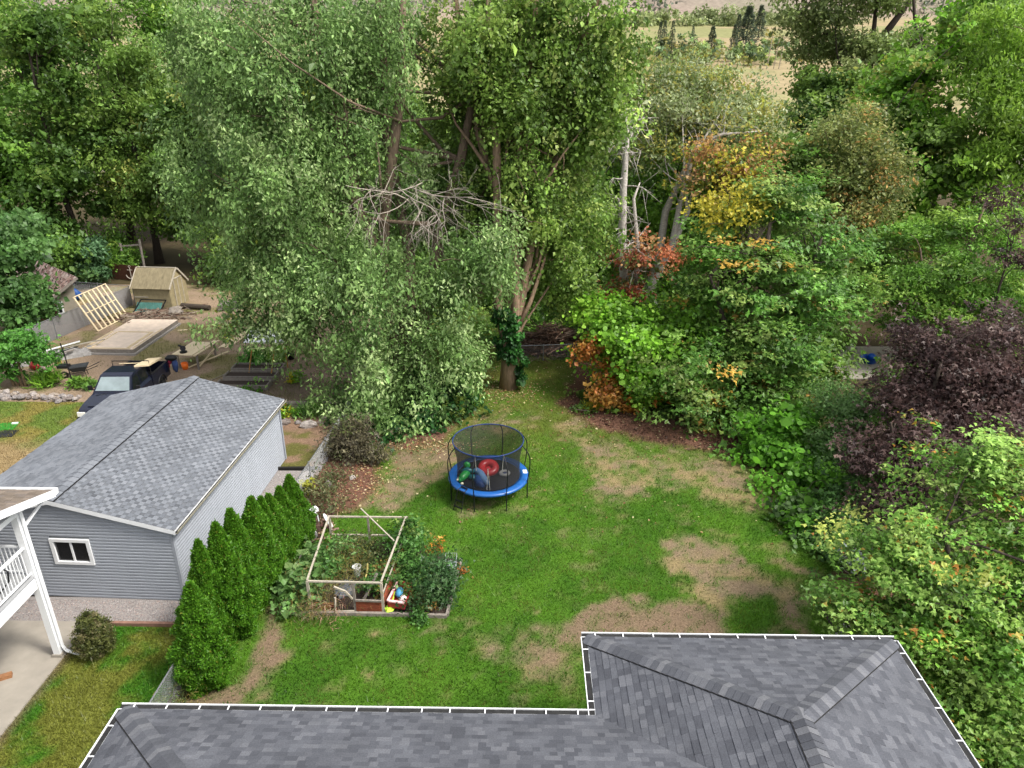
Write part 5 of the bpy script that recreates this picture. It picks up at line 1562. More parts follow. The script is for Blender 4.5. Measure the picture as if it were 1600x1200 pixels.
SHAPES = {
    'rhomb': ([(0, 0, 0), (0.42, 0.26, 0.05), (1, 0, -0.06), (0.42, -0.26, 0.05)], 4),
    'broad': ([(0, 0, 0), (0.40, 0.40, 0.06), (1, 0, -0.08), (0.40, -0.40, 0.06)], 4),
    'blade': ([(0, 0.06, 0), (0, -0.06, 0), (1, 0, 0)], 3),
    'needle': ([(0, 0.035, 0), (0, -0.035, 0), (1, 0, 0)], 3),
    'spray': ([(0, 0.05, 0), (0.5, 0.22, 0.05), (1, 0, -0.05), (0.5, -0.22, 0.05)], 4),
    'maple': ([(0, 0, 0), (0.05, 0.40, 0), (0.30, 0.20, 0.03), (0.46, 0.56, -0.05), (1, 0, -0.1), (0.46, -0.56, -0.05), (0.30, -0.20, 0.03), (0.05, -0.40, 0)], 8),
    'trilobe': ([(0, 0, 0), (0.22, 0.52, -0.04), (0.44, 0.22, 0.03), (1, 0, -0.1), (0.44, -0.22, 0.03), (0.22, -0.52, -0.04)], 6),
    'lobed': ([(0, 0, 0), (0.35, 0.52, -0.05), (0.36, 0.12, 0.02), (1, 0, -0.1), (0.36, -0.12, 0.02), (0.35, -0.52, -0.05)], 6),
    'disc': ([(0, 0, 0), (0.25, 0.42, 0.02), (0.75, 0.40, 0), (1, 0, -0.06), (0.75, -0.40, 0), (0.25, -0.42, 0.02)], 6),
}

def leaf_geo(pos, nrm, axis, size, shape, colors):
    tpl, k = SHAPES[shape]
    T = np.array(tpl)
    nrm = unit(nrm)
    axis = axis - nrm * np.sum(axis * nrm, 1)[:, None]
    axis = unit(axis)
    side = np.cross(nrm, axis)
    V = pos[:, None, :] + size[:, None, None] * (T[None, :, 0:1] * axis[:, None, :] + T[None, :, 1:2] * side[:, None, :] + T[None, :, 2:3] * nrm[:, None, :])
    C = np.repeat(colors, k, axis=0)
    return V.reshape(-1, 3), C, k

def to_leaf_mesh(name, V, C, k):
    n = len(V) // k
    return fast_mesh(name, V, np.arange(len(V)), np.full(n, k), LEAF, C)

def pick_cols(g, pal, n, jit):
    ws = np.array([p[3] if len(p) > 3 else 1.0 for p in pal]); ws = ws / ws.sum()
    P = np.array([p[:3] for p in pal])
    c = P[g.choice(len(pal), size=n, p=ws)]
    return c * np.exp(g.normal(size=(n, 1)) * jit)

def crown_arrays(lobes, n, size, shape, pal, seed, per=45, sigma=0.4, droop=0.3, shell=0.6, outw=0.6, upw=0.6, randw=0.7, zmin=0.05, rough=0.28, cj=0.16, lj=0.14, weights=None, squash=0.75, hang=0.0, boughs=9, br=None, spots=None):
    g = np.random.default_rng(seed)
    Lb = np.array(lobes, float)
    c0, rr = Lb[:, :3], Lb[:, 3:6]
    w = (rr[:, 0] * rr[:, 1] * rr[:, 2]) ** (2 / 3) if weights is None else np.array(weights, float)
    K = max(1, n // per)
    NB = max(3 * len(Lb), K // boughs)
    br = br if br is not None else sigma * 1.9
    li = np.concatenate([np.arange(len(Lb)), g.choice(len(Lb), size=NB - len(Lb), p=w / w.sum())])
    d = rnd_dirs(NB, g)
    ph = g.random((4, 3)) * 6.28; fr = g.normal(size=(4, 3)) * 3.2
    bump = 1 + rough * sum(np.sin(d @ fr[i] + ph[i, 0] + li * 1.7) for i in range(4)) / 2
    r = bump * (1 - shell * g.random(NB) ** 2)
    bctr = c0[li] + d * rr[li] * r[:, None]
    bcol = pick_cols(g, pal, NB, cj)
    bsz = np.exp(g.normal(size=NB) * 0.3) * br
    bi = g.integers(NB, size=K)
    ctr = bctr[bi] + np.clip(g.normal(size=(K, 3)), -1.6, 1.6) * bsz[bi][:, None] * np.array([1, 1, 0.55 + 0.6 * hang])
    ctr[:, 2] -= np.abs(g.normal(size=K)) * hang * 0.8
    ccol = np.where(g.random((K, 1)) < 0.6, bcol[bi], pick_cols(g, pal, K, cj)) * np.exp(g.normal(size=(K, 1)) * cj * 0.5)
    d = d[bi]
    idx = np.repeat(np.arange(K), per)
    N = len(idx)
    off = np.clip(g.normal(size=(N, 3)), -2, 2) * sigma * np.array([1, 1, squash])
    if hang: off[:, 2] -= np.abs(g.normal(size=N)) * hang
    pos = ctr[idx] + off
    out = unit(d)[idx]
    nrm = outw * out + upw * np.array([0, 0, 1.0]) + randw * g.normal(size=(N, 3))
    ax = g.normal(size=(N, 3)) + np.array([0, 0, -droop * 2]) + out * 0.4
    sz = size * np.exp(g.normal(size=N) * 0.3)
    col_ = ccol[idx] * np.exp(g.normal(size=(N, 1)) * lj)
    if spots:
        sp, pc, pl = spots                       # turned leaves: a share pc of the clumps has a share pl of them
        hit = (g.random(K) < pc)[idx] & (g.random(N) < pl)
        col_[hit] = pick_cols(g, sp, int(hit.sum()), 0.15)
    keep = pos[:, 2] > zmin
    return pos[keep], nrm[keep], ax[keep], sz[keep], np.clip(col_[keep], 0.004, 0.9), ctr

def crown_mesh(name, lobes, n, size, shape, pal, seed, **kw):
    p, nr, ax, sz, c, ctr = crown_arrays(lobes, n, size, shape, pal, seed, **kw)
    V, C, k = leaf_geo(p, nr, ax, sz, shape, c)
    return to_leaf_mesh(name, V, C, k), ctr

def bend(p, q, g, amt, n=6):
    p = np.array(p, float); q = np.array(q, float)
    L = np.linalg.norm(q - p)
    pts = []
    w1 = g.normal(size=3) * amt * L
    w2 = g.normal(size=3) * amt * L * 0.4
    for i in range(n + 1):
        t = i / n
        pts.append(p + (q - p) * t + w1 * math.sin(math.pi * t) * 0.5 + w2 * math.sin(2 * math.pi * t) * 0.5)
    return pts

def wood(trunks, ctr, nlimb, seed, r_limb=0.09, frac=(0.25, 0.85), twig=0):
    """trunks: list of (points, radii). limbs leave the trunks for random leaf clumps."""
    g = np.random.default_rng(seed)
    m = MB()
    for pts, rad in trunks:
        m.tube(pts, rad, 9)
    if ctr is not None and len(ctr):
        ctr = np.array(ctr); hi = ctr[:, 2] > 0.3 * ctr[:, 2].max()
        if hi.sum() > 5: ctr = ctr[hi]
        for i in range(nlimb):
            q = ctr[g.integers(len(ctr))]
            pts, rad = trunks[g.integers(len(trunks))]
            P = np.array(pts)
            ok = [k for k in range(len(P)) if P[k][2] < q[2] - 0.2] or [0]
            k = ok[-1] if g.random() < 0.6 else ok[max(0, len(ok) - 2)]
            s = P[k]
            b = bend(s, q, g, 0.16, 5)
            r0 = min(rad[k] * 0.6, r_limb * (0.7 + 0.6 * g.random()))
            m.tube(b, list(np.linspace(r0, 0.012, 6)), 6)
            for j in range(twig):
                k2 = 2 + g.integers(3)
                q2 = b[k2] + g.normal(size=3) * 0.9
                m.tube([b[k2], (b[k2] + q2) / 2 + g.normal(size=3) * 0.1, q2], [r0 * 0.35, r0 * 0.22, 0.006], 4)
    return m

def scale_at(p):
    f = Vector((-math.sin(YAW) * math.cos(PITCH), math.cos(YAW) * math.cos(PITCH), -math.sin(PITCH)))
    return (Vector(p) - Vector((0, 0, CAM_H))).dot(f) / FPX

def LB(px, py, Y, ax, az, ry=None):
    """crown lobe centred where the survey point meets the plane at distance Y"""
    c = D(px, py, Y); s = scale_at(c)
    return [c.x, c.y, c.z, ax * s, (ry if ry is not None else (ax + az) / 2 * s), az * s]

def rel(lobes, base):
    return [[l[0] - base[0], l[1] - base[1], l[2] - base[2]] + list(l[3:]) for l in lobes]

def trunk_path(p, q, r0, r1, seed, amt=0.04, n=7, flare=1.5):
    g = np.random.default_rng(seed)
    pts = bend(p, q, g, amt, n)
    rad = [r0 + (r1 - r0) * i / n for i in range(n + 1)]
    rad[0] *= flare
    return pts, rad

def tree(name, label, base, lobes, n, size, shape, pal, seed, trunks, bark=None, nlimb=14, cat='tree', group=None, r_limb=0.1, twig=0, wname='trunk', cname='crown', **kw):
    base = Vector(base)
    t = thing(name, label, cat, base, 0, group)
    me, ctr = crown_mesh(cname, rel(lobes, base), n, size, shape, pal, seed, **kw)
    link(cname, me, t)
    tr = [([np.array(p) for p in pts], rad) for pts, rad in trunks]
    if tr:
        m = wood(tr, ctr, nlimb, seed + 1, r_limb, twig=twig)
        m.build(wname, bark or BARK, t, local=True, smooth=True)
    return t

PAL = {
    'cotton': [(.070, .112, .040, 3), (.098, .145, .056, 3), (.052, .088, .030, 2), (.150, .190, .095, 1.6), (.20, .22, .05, .05)],
    'cotton2': [(.075, .115, .035, 3), (.105, .145, .05, 2), (.05, .082, .024, 2.5), (.14, .165, .07, 1)],
    'dark': [(.034, .064, .018, 3), (.050, .088, .024, 3), (.072, .105, .032, 1.5), (.026, .05, .016, 1)],
    'mid': [(.055, .105, .024, 3), (.08, .14, .034, 2), (.04, .08, .02, 2), (.12, .16, .045, .6)],
    'olive': [(.072, .115, .034, 3), (.10, .145, .045, 2), (.055, .09, .028, 2), (.15, .155, .06, .5)],
    'lime': [(.11, .215, .03, 3), (.085, .17, .026, 3), (.15, .25, .045, 1.5), (.06, .13, .02, 1)],
    'bright': [(.085, .20, .03, 3), (.06, .15, .022, 3), (.12, .25, .05, 1)],
    'maple': [(.045, .098, .024, 3), (.065, .125, .034, 3), (.088, .140, .045, 2), (.125, .165, .065, 1), (.22, .13, .04, .12)],
    'maplemix': [(.095, .175, .045, 3), (.145, .215, .075, 2.6), (.070, .140, .034, 3), (.19, .25, .10, 1.4), (.235, .25, .09, .3)],
    'purple': [(.062, .034, .052, 3), (.104, .062, .092, 2.4), (.040, .022, .034, 2.5), (.155, .10, .145, 1)],
    'purpledark': [(.075, .062, .060, 3), (.05, .042, .042, 3), (.10, .085, .075, 1), (.06, .07, .035, .8)],
    'orange': [(.42, .165, .055, 3), (.35, .115, .045, 2), (.47, .25, .10, 2)],
    'yellow': [(.46, .36, .035, 3), (.36, .33, .05, 2), (.25, .28, .05, 1)],
    'fall': [(.42, .25, .055, 2), (.33, .17, .06, 1), (.20, .22, .05, 2), (.12, .17, .04, 2)],
    'silver': [(.185, .225, .145, 3), (.28, .315, .24, 1.6), (.115, .16, .07, 3), (.20, .22, .05, .8)],
    'cedar': [(.085, .205, .022, 3), (.060, .160, .018, 3), (.115, .245, .030, 2), (.14, .16, .03, .2)],
    'ivy': [(.018, .062, .02, 3), (.026, .085, .026, 2), (.012, .04, .014, 2)],
    'pine': [(.095, .155, .03, 3), (.13, .195, .045, 2), (.07, .115, .028, 2)],
    'tomato': [(.045, .105, .035, 3), (.07, .14, .05, 2), (.03, .075, .022, 2), (.12, .17, .06, .6)],
    'dry': [(.32, .235, .12, 3), (.25, .17, .08, 2), (.22, .2, .07, 2), (.15, .17, .05, 1)],
    'sage': [(.10, .17, .065, 3), (.07, .13, .042, 3), (.15, .22, .09, 1)],
    'fern': [(.055, .145, .035, 3), (.08, .19, .05, 2), (.04, .10, .03, 2)],
}

for _k, _p in PAL.items():
    _f = {'purple': 1.3, 'orange': 1.05, 'yellow': 1.05, 'fall': 1.1, 'maplemix': 1.6, 'cedar': 1.0, 'dry': 1.0, 'dark': 2.15, 'mid': 2.05, 'olive': 2.0, 'maple': 1.85, 'cotton': 2.35, 'cotton2': 2.2, 'lime': 1.65, 'pine': 2.0}.get(_k, 1.62)
    _w = (1.10, 1.07, 0.84) if _k == 'silver' else (1.0, 1.05, 0.86) if _k in ('cotton', 'sage') else (1.03, 1.10, 0.66)
    PAL[_k] = [tuple([q[0] * _f * _w[0], q[1] * _f * _w[1], q[2] * _f * _w[2]] + list(q[3:])) for q in _p]

# ------------------------------------------------------------------ the two cottonwoods
def cottonwoods():
    base = Vector((-6.4, 35.6, 0))
    L = [LB(330, 70, 37, 75, 90), LB(420, 50, 36, 100, 90), LB(545, 30, 38, 100, 90), LB(620, 0, 38, 50, 60), LB(340, 190, 36.5, 75, 80), LB(350, 285, 36, 70, 70), LB(440, 170, 34.5, 95, 90),
         LB(450, 290, 34, 100, 80), LB(545, 170, 36.5, 75, 80), LB(620, 200, 37.5, 46, 60), LB(395, 385, 35, 75, 60), LB(470, 400, 33.5, 90, 75), LB(378, 455, 34.5, 42, 42), LB(430, 470, 33.4, 60, 48), 
         LB(520, 480, 32.3, 80, 75), LB(600, 430, 32.5, 75, 60), LB(690, 400, 32, 80, 60), LB(775, 375, 32.5, 52, 50), LB(700, 470, 31.8, 55, 60), LB(560, 570, 31, 70, 65), LB(640, 560, 31, 75, 70),
         LB(700, 540, 31.5, 48, 60), LB(590, 640, 30.3, 65, 42), LB(660, 630, 30.6, 55, 40), LB(548, 590, 31.4, 32, 40), LB(600, 330, 36, 60, 60), LB(700, 300, 37, 60, 60), LB(622, 215, 34.8, 42, 40), LB(600, 100, 35.6, 40, 45), LB(560, 390, 33, 46, 40), LB(300, 20, 37, 50, 60), LB(500, 60, 35, 60, 60), LB(560, 100, 35.2, 50, 50), LB(520, 230, 34.8, 50, 50), LB(590, 20, 36, 50, 50), LB(400, 130, 35.5, 60, 60)]
    tk = []
    b = np.zeros(3)
    def tp(*pp):
        return [np.array(p) - np.array(base) for p in pp]
    ends = [(D(640, 610, 35.6), D(625, 470, 35.6), D(560, 330, 35.2), D(535, 230, 35.2), D(500, 60, 35.5), D(470, -120, 36)),
            (D(632, 612, 35.5), D(600, 480, 35.3), D(600, 340, 35.4), D(625, 150, 36), D(628, 40, 36.5), D(635, -150, 37)),
            (D(648, 608, 35.8), D(640, 480, 35.4), D(640, 400, 36), D(600, 200, 36.8), D(598, 60, 37), D(570, -150, 38)),
            (D(650, 605, 35.9), D(668, 480, 35.4), D(690, 350, 35.8), D(720, 250, 36.5), D(740, 150, 37), D(760, 20, 38))]
    for e in ends:
        pts = tp(*[tuple(x) for x in e]); pts[0] = np.array([pts[0][0], pts[0][1], -0.1])
        tk.append((pts, [0.42, 0.34, 0.29, 0.24, 0.18, 0.08]))
    t = tree('cottonwood_tree', 'huge grey green cottonwood with hanging foliage left of the trampoline lawn', base, L, 150000, 0.18, 'rhomb', PAL['cotton'], 101, tk, BARK, 30, per=46, sigma=0.27, droop=0.9, shell=0.45, outw=0.55, upw=0.35, randw=0.7, rough=0.22, cj=0.17, lj=0.22, zmin=0.15, hang=0.62, boughs=6, br=0.5, r_limb=0.12, twig=1)
    # bleached dead limb in front
    g = np.random.default_rng(12)
    m = MB()
    def dead(p, q, r, lvl):
        pts = bend(p, q, g, 0.10, 6)
        m.tube(pts, list(np.linspace(r, r * 0.35, 7)), 6)
        if lvl == 0: return
        n = 6 if lvl == 2 else 4
        for i in range(n):
            k = 2 + g.integers(4)
            s = pts[k]; L_ = np.linalg.norm(np.array(q) - np.array(p)) * (0.35 + 0.3 * g.random())
            d = unit((np.array(q) - np.array(p))[None])[0] * 0.7 + g.normal(size=3) * 0.5 + np.array([0, 0, -0.22])
            dead(s, s + d / np.linalg.norm(d) * L_, r * 0.45, lvl - 1)
    o = np.array(base)
    st = np.array(D(640, 300, 34.0)) - o
    for q, r in ((D(738, 308, 30.8), 0.045), (D(540, 290, 31.2), 0.04), (D(585, 330, 31.0), 0.03), (D(690, 350, 30.8), 0.03), (D(645, 350, 31.0), 0.03), (D(725, 340, 30.8), 0.022), (D(610, 300, 31.2), 0.03)):
        dead(st + g.normal(size=3) * 0.25, np.array(q) - o, r, 2)
    m.build('dead_branch', DEADW, t, local=True, smooth=True)

    base = Vector((-0.83, 34.4, 0))
    L = [LB(735, 40, 38.5, 60, 70), LB(800, 20, 37.5, 90, 70), LB(885, 30, 36.5, 85, 70), LB(960, 25, 36, 50, 50), LB(745, 140, 38.5, 70, 65), LB(850, 130, 37, 85, 75), LB(920, 150, 36.5, 55, 65),
         LB(870, 230, 37.5, 75, 65), LB(740, 240, 39, 55, 60), LB(840, 320, 38.5, 65, 60), LB(895, 330, 38.5, 50, 65), LB(865, 405, 38.5, 50, 34), LB(930, 90, 36, 60, 60), LB(815, 240, 35.4, 40, 50), LB(730, 320, 38.5, 45, 50), LB(800, 330, 37, 40, 40), LB(760, 70, 35.5, 55, 50), LB(820, 150, 35, 45, 45), LB(745, 300, 35.5, 28, 40), LB(845, 300, 35.6, 40, 45), LB(875, 380, 36, 40, 45), LB(735, 370, 37, 26, 30), LB(790, 150, 34.3, 30, 30), LB(905, 430, 37.5, 28, 26), LB(780, 30, 35.6, 50, 50)]
    ends = [(D(793, 610, 34.4), D(792, 545, 34.4), D(778, 480, 34.5), D(777, 300, 34.8), D(775, 190, 35), D(765, 60, 35.8), D(760, -140, 37)),
            (D(796, 610, 34.5), D(800, 545, 34.5), D(806, 480, 34.7), D(803, 340, 35.2), D(810, 230, 35.6), D(830, 90, 36), D(850, -120, 36.5)),
            (D(790, 610, 34.5), D(794, 540, 34.6), D(798, 480, 35.0), D(790, 360, 36), D(745, 200, 37), D(720, 60, 38), D(700, -100, 39)),
            (D(798, 608, 34.6), D(805, 520, 34.8), D(830, 380, 36), D(870, 250, 36.5), D(890, 120, 36.5), D(930, 10, 36.5), D(950, -60, 36.5))]
    tk = []
    for e in ends:
        pts = tp(*[tuple(x) for x in e]); pts[0] = np.array([pts[0][0] * 0.8, pts[0][1] * 0.8, -0.1])
        tk.append((pts, [0.40, 0.25, 0.22, 0.21, 0.18, 0.14, 0.06]))
    t = tree('cottonwood_tree', 'tall cottonwood with ivy on its trunk standing in the lawn behind the trampoline', base, L, 108000, 0.175, 'broad', PAL['cotton2'], 102, tk, mat('orange_brown_bark', (0.36, 0.245, 0.16), 0.95, 5, 0.4, 0.9, bscale=18, stretch=(3, 3, .5)), 36, boughs=6, br=0.5, per=42, sigma=0.29, droop=0.7, shell=0.55, outw=0.5, upw=0.35, randw=0.75, rough=0.28, cj=0.22, lj=0.24, hang=0.5, r_limb=0.11, twig=1)
    iv = [[0.20, -0.2, z, 0.30, 0.28, 0.55] for z in (2.0, 2.6, 3.2, 3.8)] + [[-0.24, -0.2, z, 0.26, 0.28, 0.5] for z in (2.6, 3.3, 4.0)] + [[0.62, -0.1, 0.7, 0.22, 0.25, 0.6], [0.6, -0.2, 1.5, 0.28, 0.3, 0.5]]
    me, _ = crown_mesh('ivy', iv, 5200, 0.13, 'disc', PAL['ivy'], 103, per=20, sigma=0.09, shell=0.3, droop=0.6, br=0.07, boughs=3)
    link('ivy', me, t)
cottonwoods()

# ------------------------------------------------------------------ the right-hand side
def right_side():
    # silver poplar with bare limbs
    base = Vector((7.9, 46.5, 0))
    L = [LB(935, 160, 50, 42, 34), LB(990, 145, 50, 46, 30), LB(1060, 132, 50, 50, 34), LB(1120, 142, 50, 46, 34), LB(1175, 165, 50, 34, 34), LB(960, 205, 50, 42, 34), LB(1120, 195, 51, 46, 30), LB(1040, 200, 51.5, 50, 34), LB(1190, 205, 50, 26, 30), LB(1090, 105, 50, 26, 20), LB(1080, 200, 51.5, 46, 30), LB(1000, 235, 48.5, 40, 26), LB(1150, 225, 48.5, 40, 26), LB(1080, 165, 47.5, 40, 22), LB(1030, 170, 48, 36, 24), LB(1130, 170, 47.6, 30, 20)]
    tk = []
    for e in ((D(1003, 485, 46.5), D(1020, 440, 46.5), D(1050, 385, 46.4), D(1062, 320, 46.6), D(1085, 240, 47), D(1130, 170, 48.5)), (D(1003, 485, 46.5), D(1022, 438, 46.5), D(1052, 380, 46.4), D(1075, 330, 46.5), D(1070, 290, 46.8), D(1066, 180, 48)), (D(1003, 485, 46.6), D(1030, 400, 47), D(1040, 330, 47.4), D(1090, 225, 47.5), D(1130, 210, 47.2), D(1190, 205, 47))):
        tk.append(([np.array(p) - np.array(base) for p in e], [0.33, 0.28, 0.23, 0.17, 0.1, 0.03]))
    tree('silver_poplar_tree', 'silver leaved poplar with bare pale limbs behind the maple', base, L, 34000, 0.23, 'rhomb', PAL['silver'] + [(.36, .34, .08, 2.2), (.20, .27, .07, 2)], 111, tk, BARKW, 26, per=22, sigma=0.42, droop=-0.4, shell=0.8, upw=0.3, outw=0.4, r_limb=0.04, twig=3, hang=0.0)
    # dead birch trunk with red creeper
    base = Vector((6.1, 42.0, 0))
    t = thing('dead_tree', 'bare grey dead tree trunk wrapped in red creeper left of the silver poplar', 'tree', base)
    g = np.random.default_rng(9)
    tr = [np.array(p) - np.array(base) for p in (D(985, 520, 42), D(976, 450, 42), D(972, 380, 42), D(974, 300, 42.2), D(980, 215, 42.6), D(978, 170, 43))]
    m = MB(); m.tube(tr, [0.29, 0.27, 0.25, 0.21, 0.13, 0.03], 9)
    m2 = [np.array(p) - np.array(base) for p in (D(992, 470, 42), D(996, 380, 42), D(990, 310, 42.2), D(1000, 285, 42.4))]; m.tube(m2, [0.14, 0.12, 0.09, 0.03], 7)
    for i in range(44):
        k = g.integers(1, 5); s = tr[k] + (tr[k + 1] - tr[k]) * g.random()
        a = g.random() * 6.28; l = 1.0 + 1.9 * g.random() * (1 - 0.12 * k)
        e = s + np.array([math.cos(a) * l, math.sin(a) * l, g.normal() * 0.5 + 0.2])
        b = bend(s, e, g, 0.18, 5); m.tube(b, list(np.linspace(0.045, 0.008, 6)), 5)
        for j in range(6):
            k2 = 2 + g.integers(3); q = b[k2] + g.normal(size=3) * 0.5 - np.array([0, 0, 0.5]); m.tube([b[k2], (b[k2] + q) / 2, q], [0.016, 0.012, 0.005], 4)
    m.build('trunk', BARKW, t, local=True, smooth=True)
    cl = rel([LB(1010, 397, 41.5, 40, 14), LB(975, 432, 41.5, 20, 20), LB(960, 455, 41.5, 9, 22), LB(985, 400, 41.5, 24, 16), LB(1035, 405, 41.6, 16, 12)], base)
    me, _ = crown_mesh('creeper_leaves', cl, 2200, 0.2, 'broad', [(.42, .15, .07, 3), (.32, .10, .05, 2), (.45, .25, .10, 1), (.12, .17, .05, 2)], 113, per=16, sigma=0.3, droop=0.5)
    link('creeper_leaves', me, t)
    # big maple
    base = Vector((11.3, 33.0, 0))
    L = [LB(1210, 330, 36, 60, 36), LB(1150, 385, 35, 60, 40), LB(1255, 375, 35.5, 65, 45), LB(1310, 410, 36, 48, 42), LB(1110, 455, 33.8, 58, 42), LB(1190, 440, 33.5, 70, 50), LB(1275, 465, 33.8, 66, 50), LB(1328, 455, 35, 30, 30),
         LB(1140, 530, 32.2, 62, 42), LB(1215, 550, 31.6, 75, 50), LB(1268, 560, 31.8, 44, 44), LB(1105, 575, 31.4, 52, 36), LB(1185, 620, 30.4, 66, 42), LB(1255, 620, 30.2, 56, 46), LB(1115, 625, 30.6, 46, 28), LB(1190, 672, 29.2, 42, 22), LB(1060, 612, 31, 34, 26), LB(1235, 300, 37, 36, 30)]
    tr = trunk_path((0, 0, -0.1), (0.3, 1.6, 8.5), 0.34, 0.08, 5)
    tr2 = trunk_path((0.2, 0, -0.1), (2.6, 1.0, 8.0), 0.26, 0.06, 6); tr3 = trunk_path((-0.1, 0, -0.1), (-2.8, -0.4, 6.5), 0.24, 0.05, 7)
    tree('maple_tree', 'large dark green maple spreading over the mulch bed right of the lawn', base, L, 50000, 0.185, 'trilobe', PAL['maple'], 121, [tr, tr2, tr3], BARKD, 30, per=34, sigma=0.36, droop=0.35, shell=0.5, outw=0.5, upw=0.85, randw=0.45, rough=0.34, cj=0.22, lj=0.18, squash=0.28, spots=([(.42, .24, .06, 1), (.35, .30, .08, 1)], 0.06, 0.35))
    # lime green shrub-tree with an orange dying limb
    base = Vector((6.2, 33.6, 0))
    L = [LB(1000, 560, 33, 55, 50), LB(1060, 550, 33.3, 55, 45), LB(1010, 610, 32.2, 45, 35), LB(960, 530, 34, 40, 45), LB(1066, 515, 34.5, 44, 28), LB(1000, 512, 34.5, 40, 26), LB(1075, 600, 32.5, 35, 35), LB(940, 490, 36, 30, 30)]
    tr = trunk_path((0, 0, -0.1), (-0.3, 0.2, 3.8), 0.16, 0.04, 8)
    t = tree('crab_apple_tree', 'lime green bushy tree with orange dying twigs at the mulch bed corner', base, L, 22000, 0.17, 'disc', PAL['lime'], 131, [tr], BARKD, 16, per=26, sigma=0.3, droop=0.3, shell=0.5, squash=0.6)
    ol = rel([LB(905, 555, 33.5, 22, 12), LB(925, 540, 33.5, 20, 12), LB(950, 590, 32.3, 22, 24), LB(960, 615, 32.0, 20, 22), LB(940, 605, 32.2, 16, 18), LB(985, 620, 31.8, 16, 18)], base)
    me, ctr = crown_mesh('dying_leaves', ol, 2600, 0.17, 'broad', PAL['orange'], 133, per=14, sigma=0.2, droop=0.6)
    link('dying_leaves', me, t)
    m = MB(); g = np.random.default_rng(3)
    for i in range(22):
        q = ctr[g.integers(len(ctr))]; b = bend((-0.6, 0, 1.2), q, g, 0.12, 5); m.tube(b, list(np.linspace(0.03, 0.006, 6)), 4)
    m.build('twigs', DEADW, t, local=True)
    # shrubs along the right edge of the lawn
    def shrub(label, lobes, n, size, shape, pal, seed, base=None, **kw):
        b = base or Vector((sum(l[0] for l in lobes) / len(lobes), sum(l[1] for l in lobes) / len(lobes), 0))
        g = np.random.default_rng(seed)
        k = dict(per=22, sigma=0.22, droop=0.3, shell=0.5, squash=0.7); k.update(kw)
        tr = [trunk_path((0.2 * g.normal(), 0.2 * g.normal(), -0.1), (0.6 * g.normal(), 0.6 * g.normal(), max(0.6, max(l[2] for l in lobes) * 0.8)), 0.05, 0.015, seed + i) for i in range(4)]
        return tree('shrub', label, b, lobes, n, size, shape, pal, seed, tr, BARKD, 8, cat='shrub', r_limb=0.03, wname='stems', cname='foliage', **k)
    shrub('bright broad leaved shrub at the lower end of the mulch bed', [LB(1225, 680, 27.5, 34, 24), LB(1215, 720, 26.5, 32, 28), LB(1250, 740, 25.8, 35, 35), LB(1225, 690, 27, 26, 20)], 4600, 0.19, 'disc', PAL['bright'], 141, sigma=0.26)
    shrub('broad leaved vine covered shrub below the bright shrub by the lawn edge', [LB(1245, 790, 23.6, 38, 36), LB(1280, 770, 23.8, 35, 36), LB(1270, 830, 22.0, 38, 36), LB(1240, 830, 22.2, 26, 26)], 7000, 0.155, 'disc', PAL['bright'] + [(.08, .15, .04, 5)], 142)
    shrub('dark glossy shrub with narrow leaves at the bottom of the shrub row', [LB(1290, 860, 20.8, 36, 32), LB(1325, 830, 21.2, 40, 40), LB(1335, 870, 20.0, 34, 30), LB(1350, 790, 22.5, 38, 36)], 9000, 0.17, 'lobed', [(.075, .17, .035, 3), (.11, .23, .05, 2), (.05, .12, .026, 2)], 143)
    shrub('grey green fine leaved shrub between the maple and the purple tree', [LB(1330, 640, 27, 40, 32), LB(1350, 690, 26, 45, 38), LB(1310, 690, 26, 36, 34), LB(1340, 740, 24.6, 40, 34), LB(1318, 618, 28, 24, 18)], 16000, 0.11, 'broad', PAL['sage'], 144, sigma=0.2, per=24)
    shrub('bright green spruce shoot beside the purple tree', [LB(1390, 660, 24.5, 22, 32), LB(1420, 652, 24.2, 22, 10)], 3500, 0.12, 'blade', [(.09, .21, .01, 3), (.12, .25, .02, 2)], 145, sigma=0.12)
    shrub('pale grey flowering shrub under the purple tree', [LB(1352, 858, 19.4, 16, 12), LB(1340, 868, 19.3, 10, 9)], 500, 0.13, 'broad', [(.42, .47, .47, 2), (.3, .36, .34, 2)], 146, sigma=0.1)
    shrub('small lime green shrub at the house corner under the maple', [LB(1325, 960, 17.3, 16, 18), LB(1335, 990, 16.8, 15, 14)], 900, 0.16, 'disc', PAL['lime'], 147, sigma=0.12)
    shrub('pale pink flower spike shrub by the house corner', [LB(1320, 975, 16.8, 5, 9)], 160, 0.08, 'broad', [(.6, .52, .55, 1)], 148, sigma=0.05, per=10)
    shrub('low dark weeds along the front of the mulch bed', [LB(905, 625, 33, 18, 10), LB(930, 640, 32, 22, 10), LB(1005, 650, 31.3, 30, 14), LB(1030, 640, 31.5, 30, 16)], 2600, 0.15, 'broad', PAL['dark'], 149, sigma=0.15)
    shrub('golden grassy tuft at the foot of the orange twigs', [LB(932, 635, 31.8, 10, 10)], 500, 0.3, 'blade', PAL['yellow'], 150, sigma=0.12, droop=-1.0)
    # purple maple
    base = Vector((14.6, 24.0, 0))
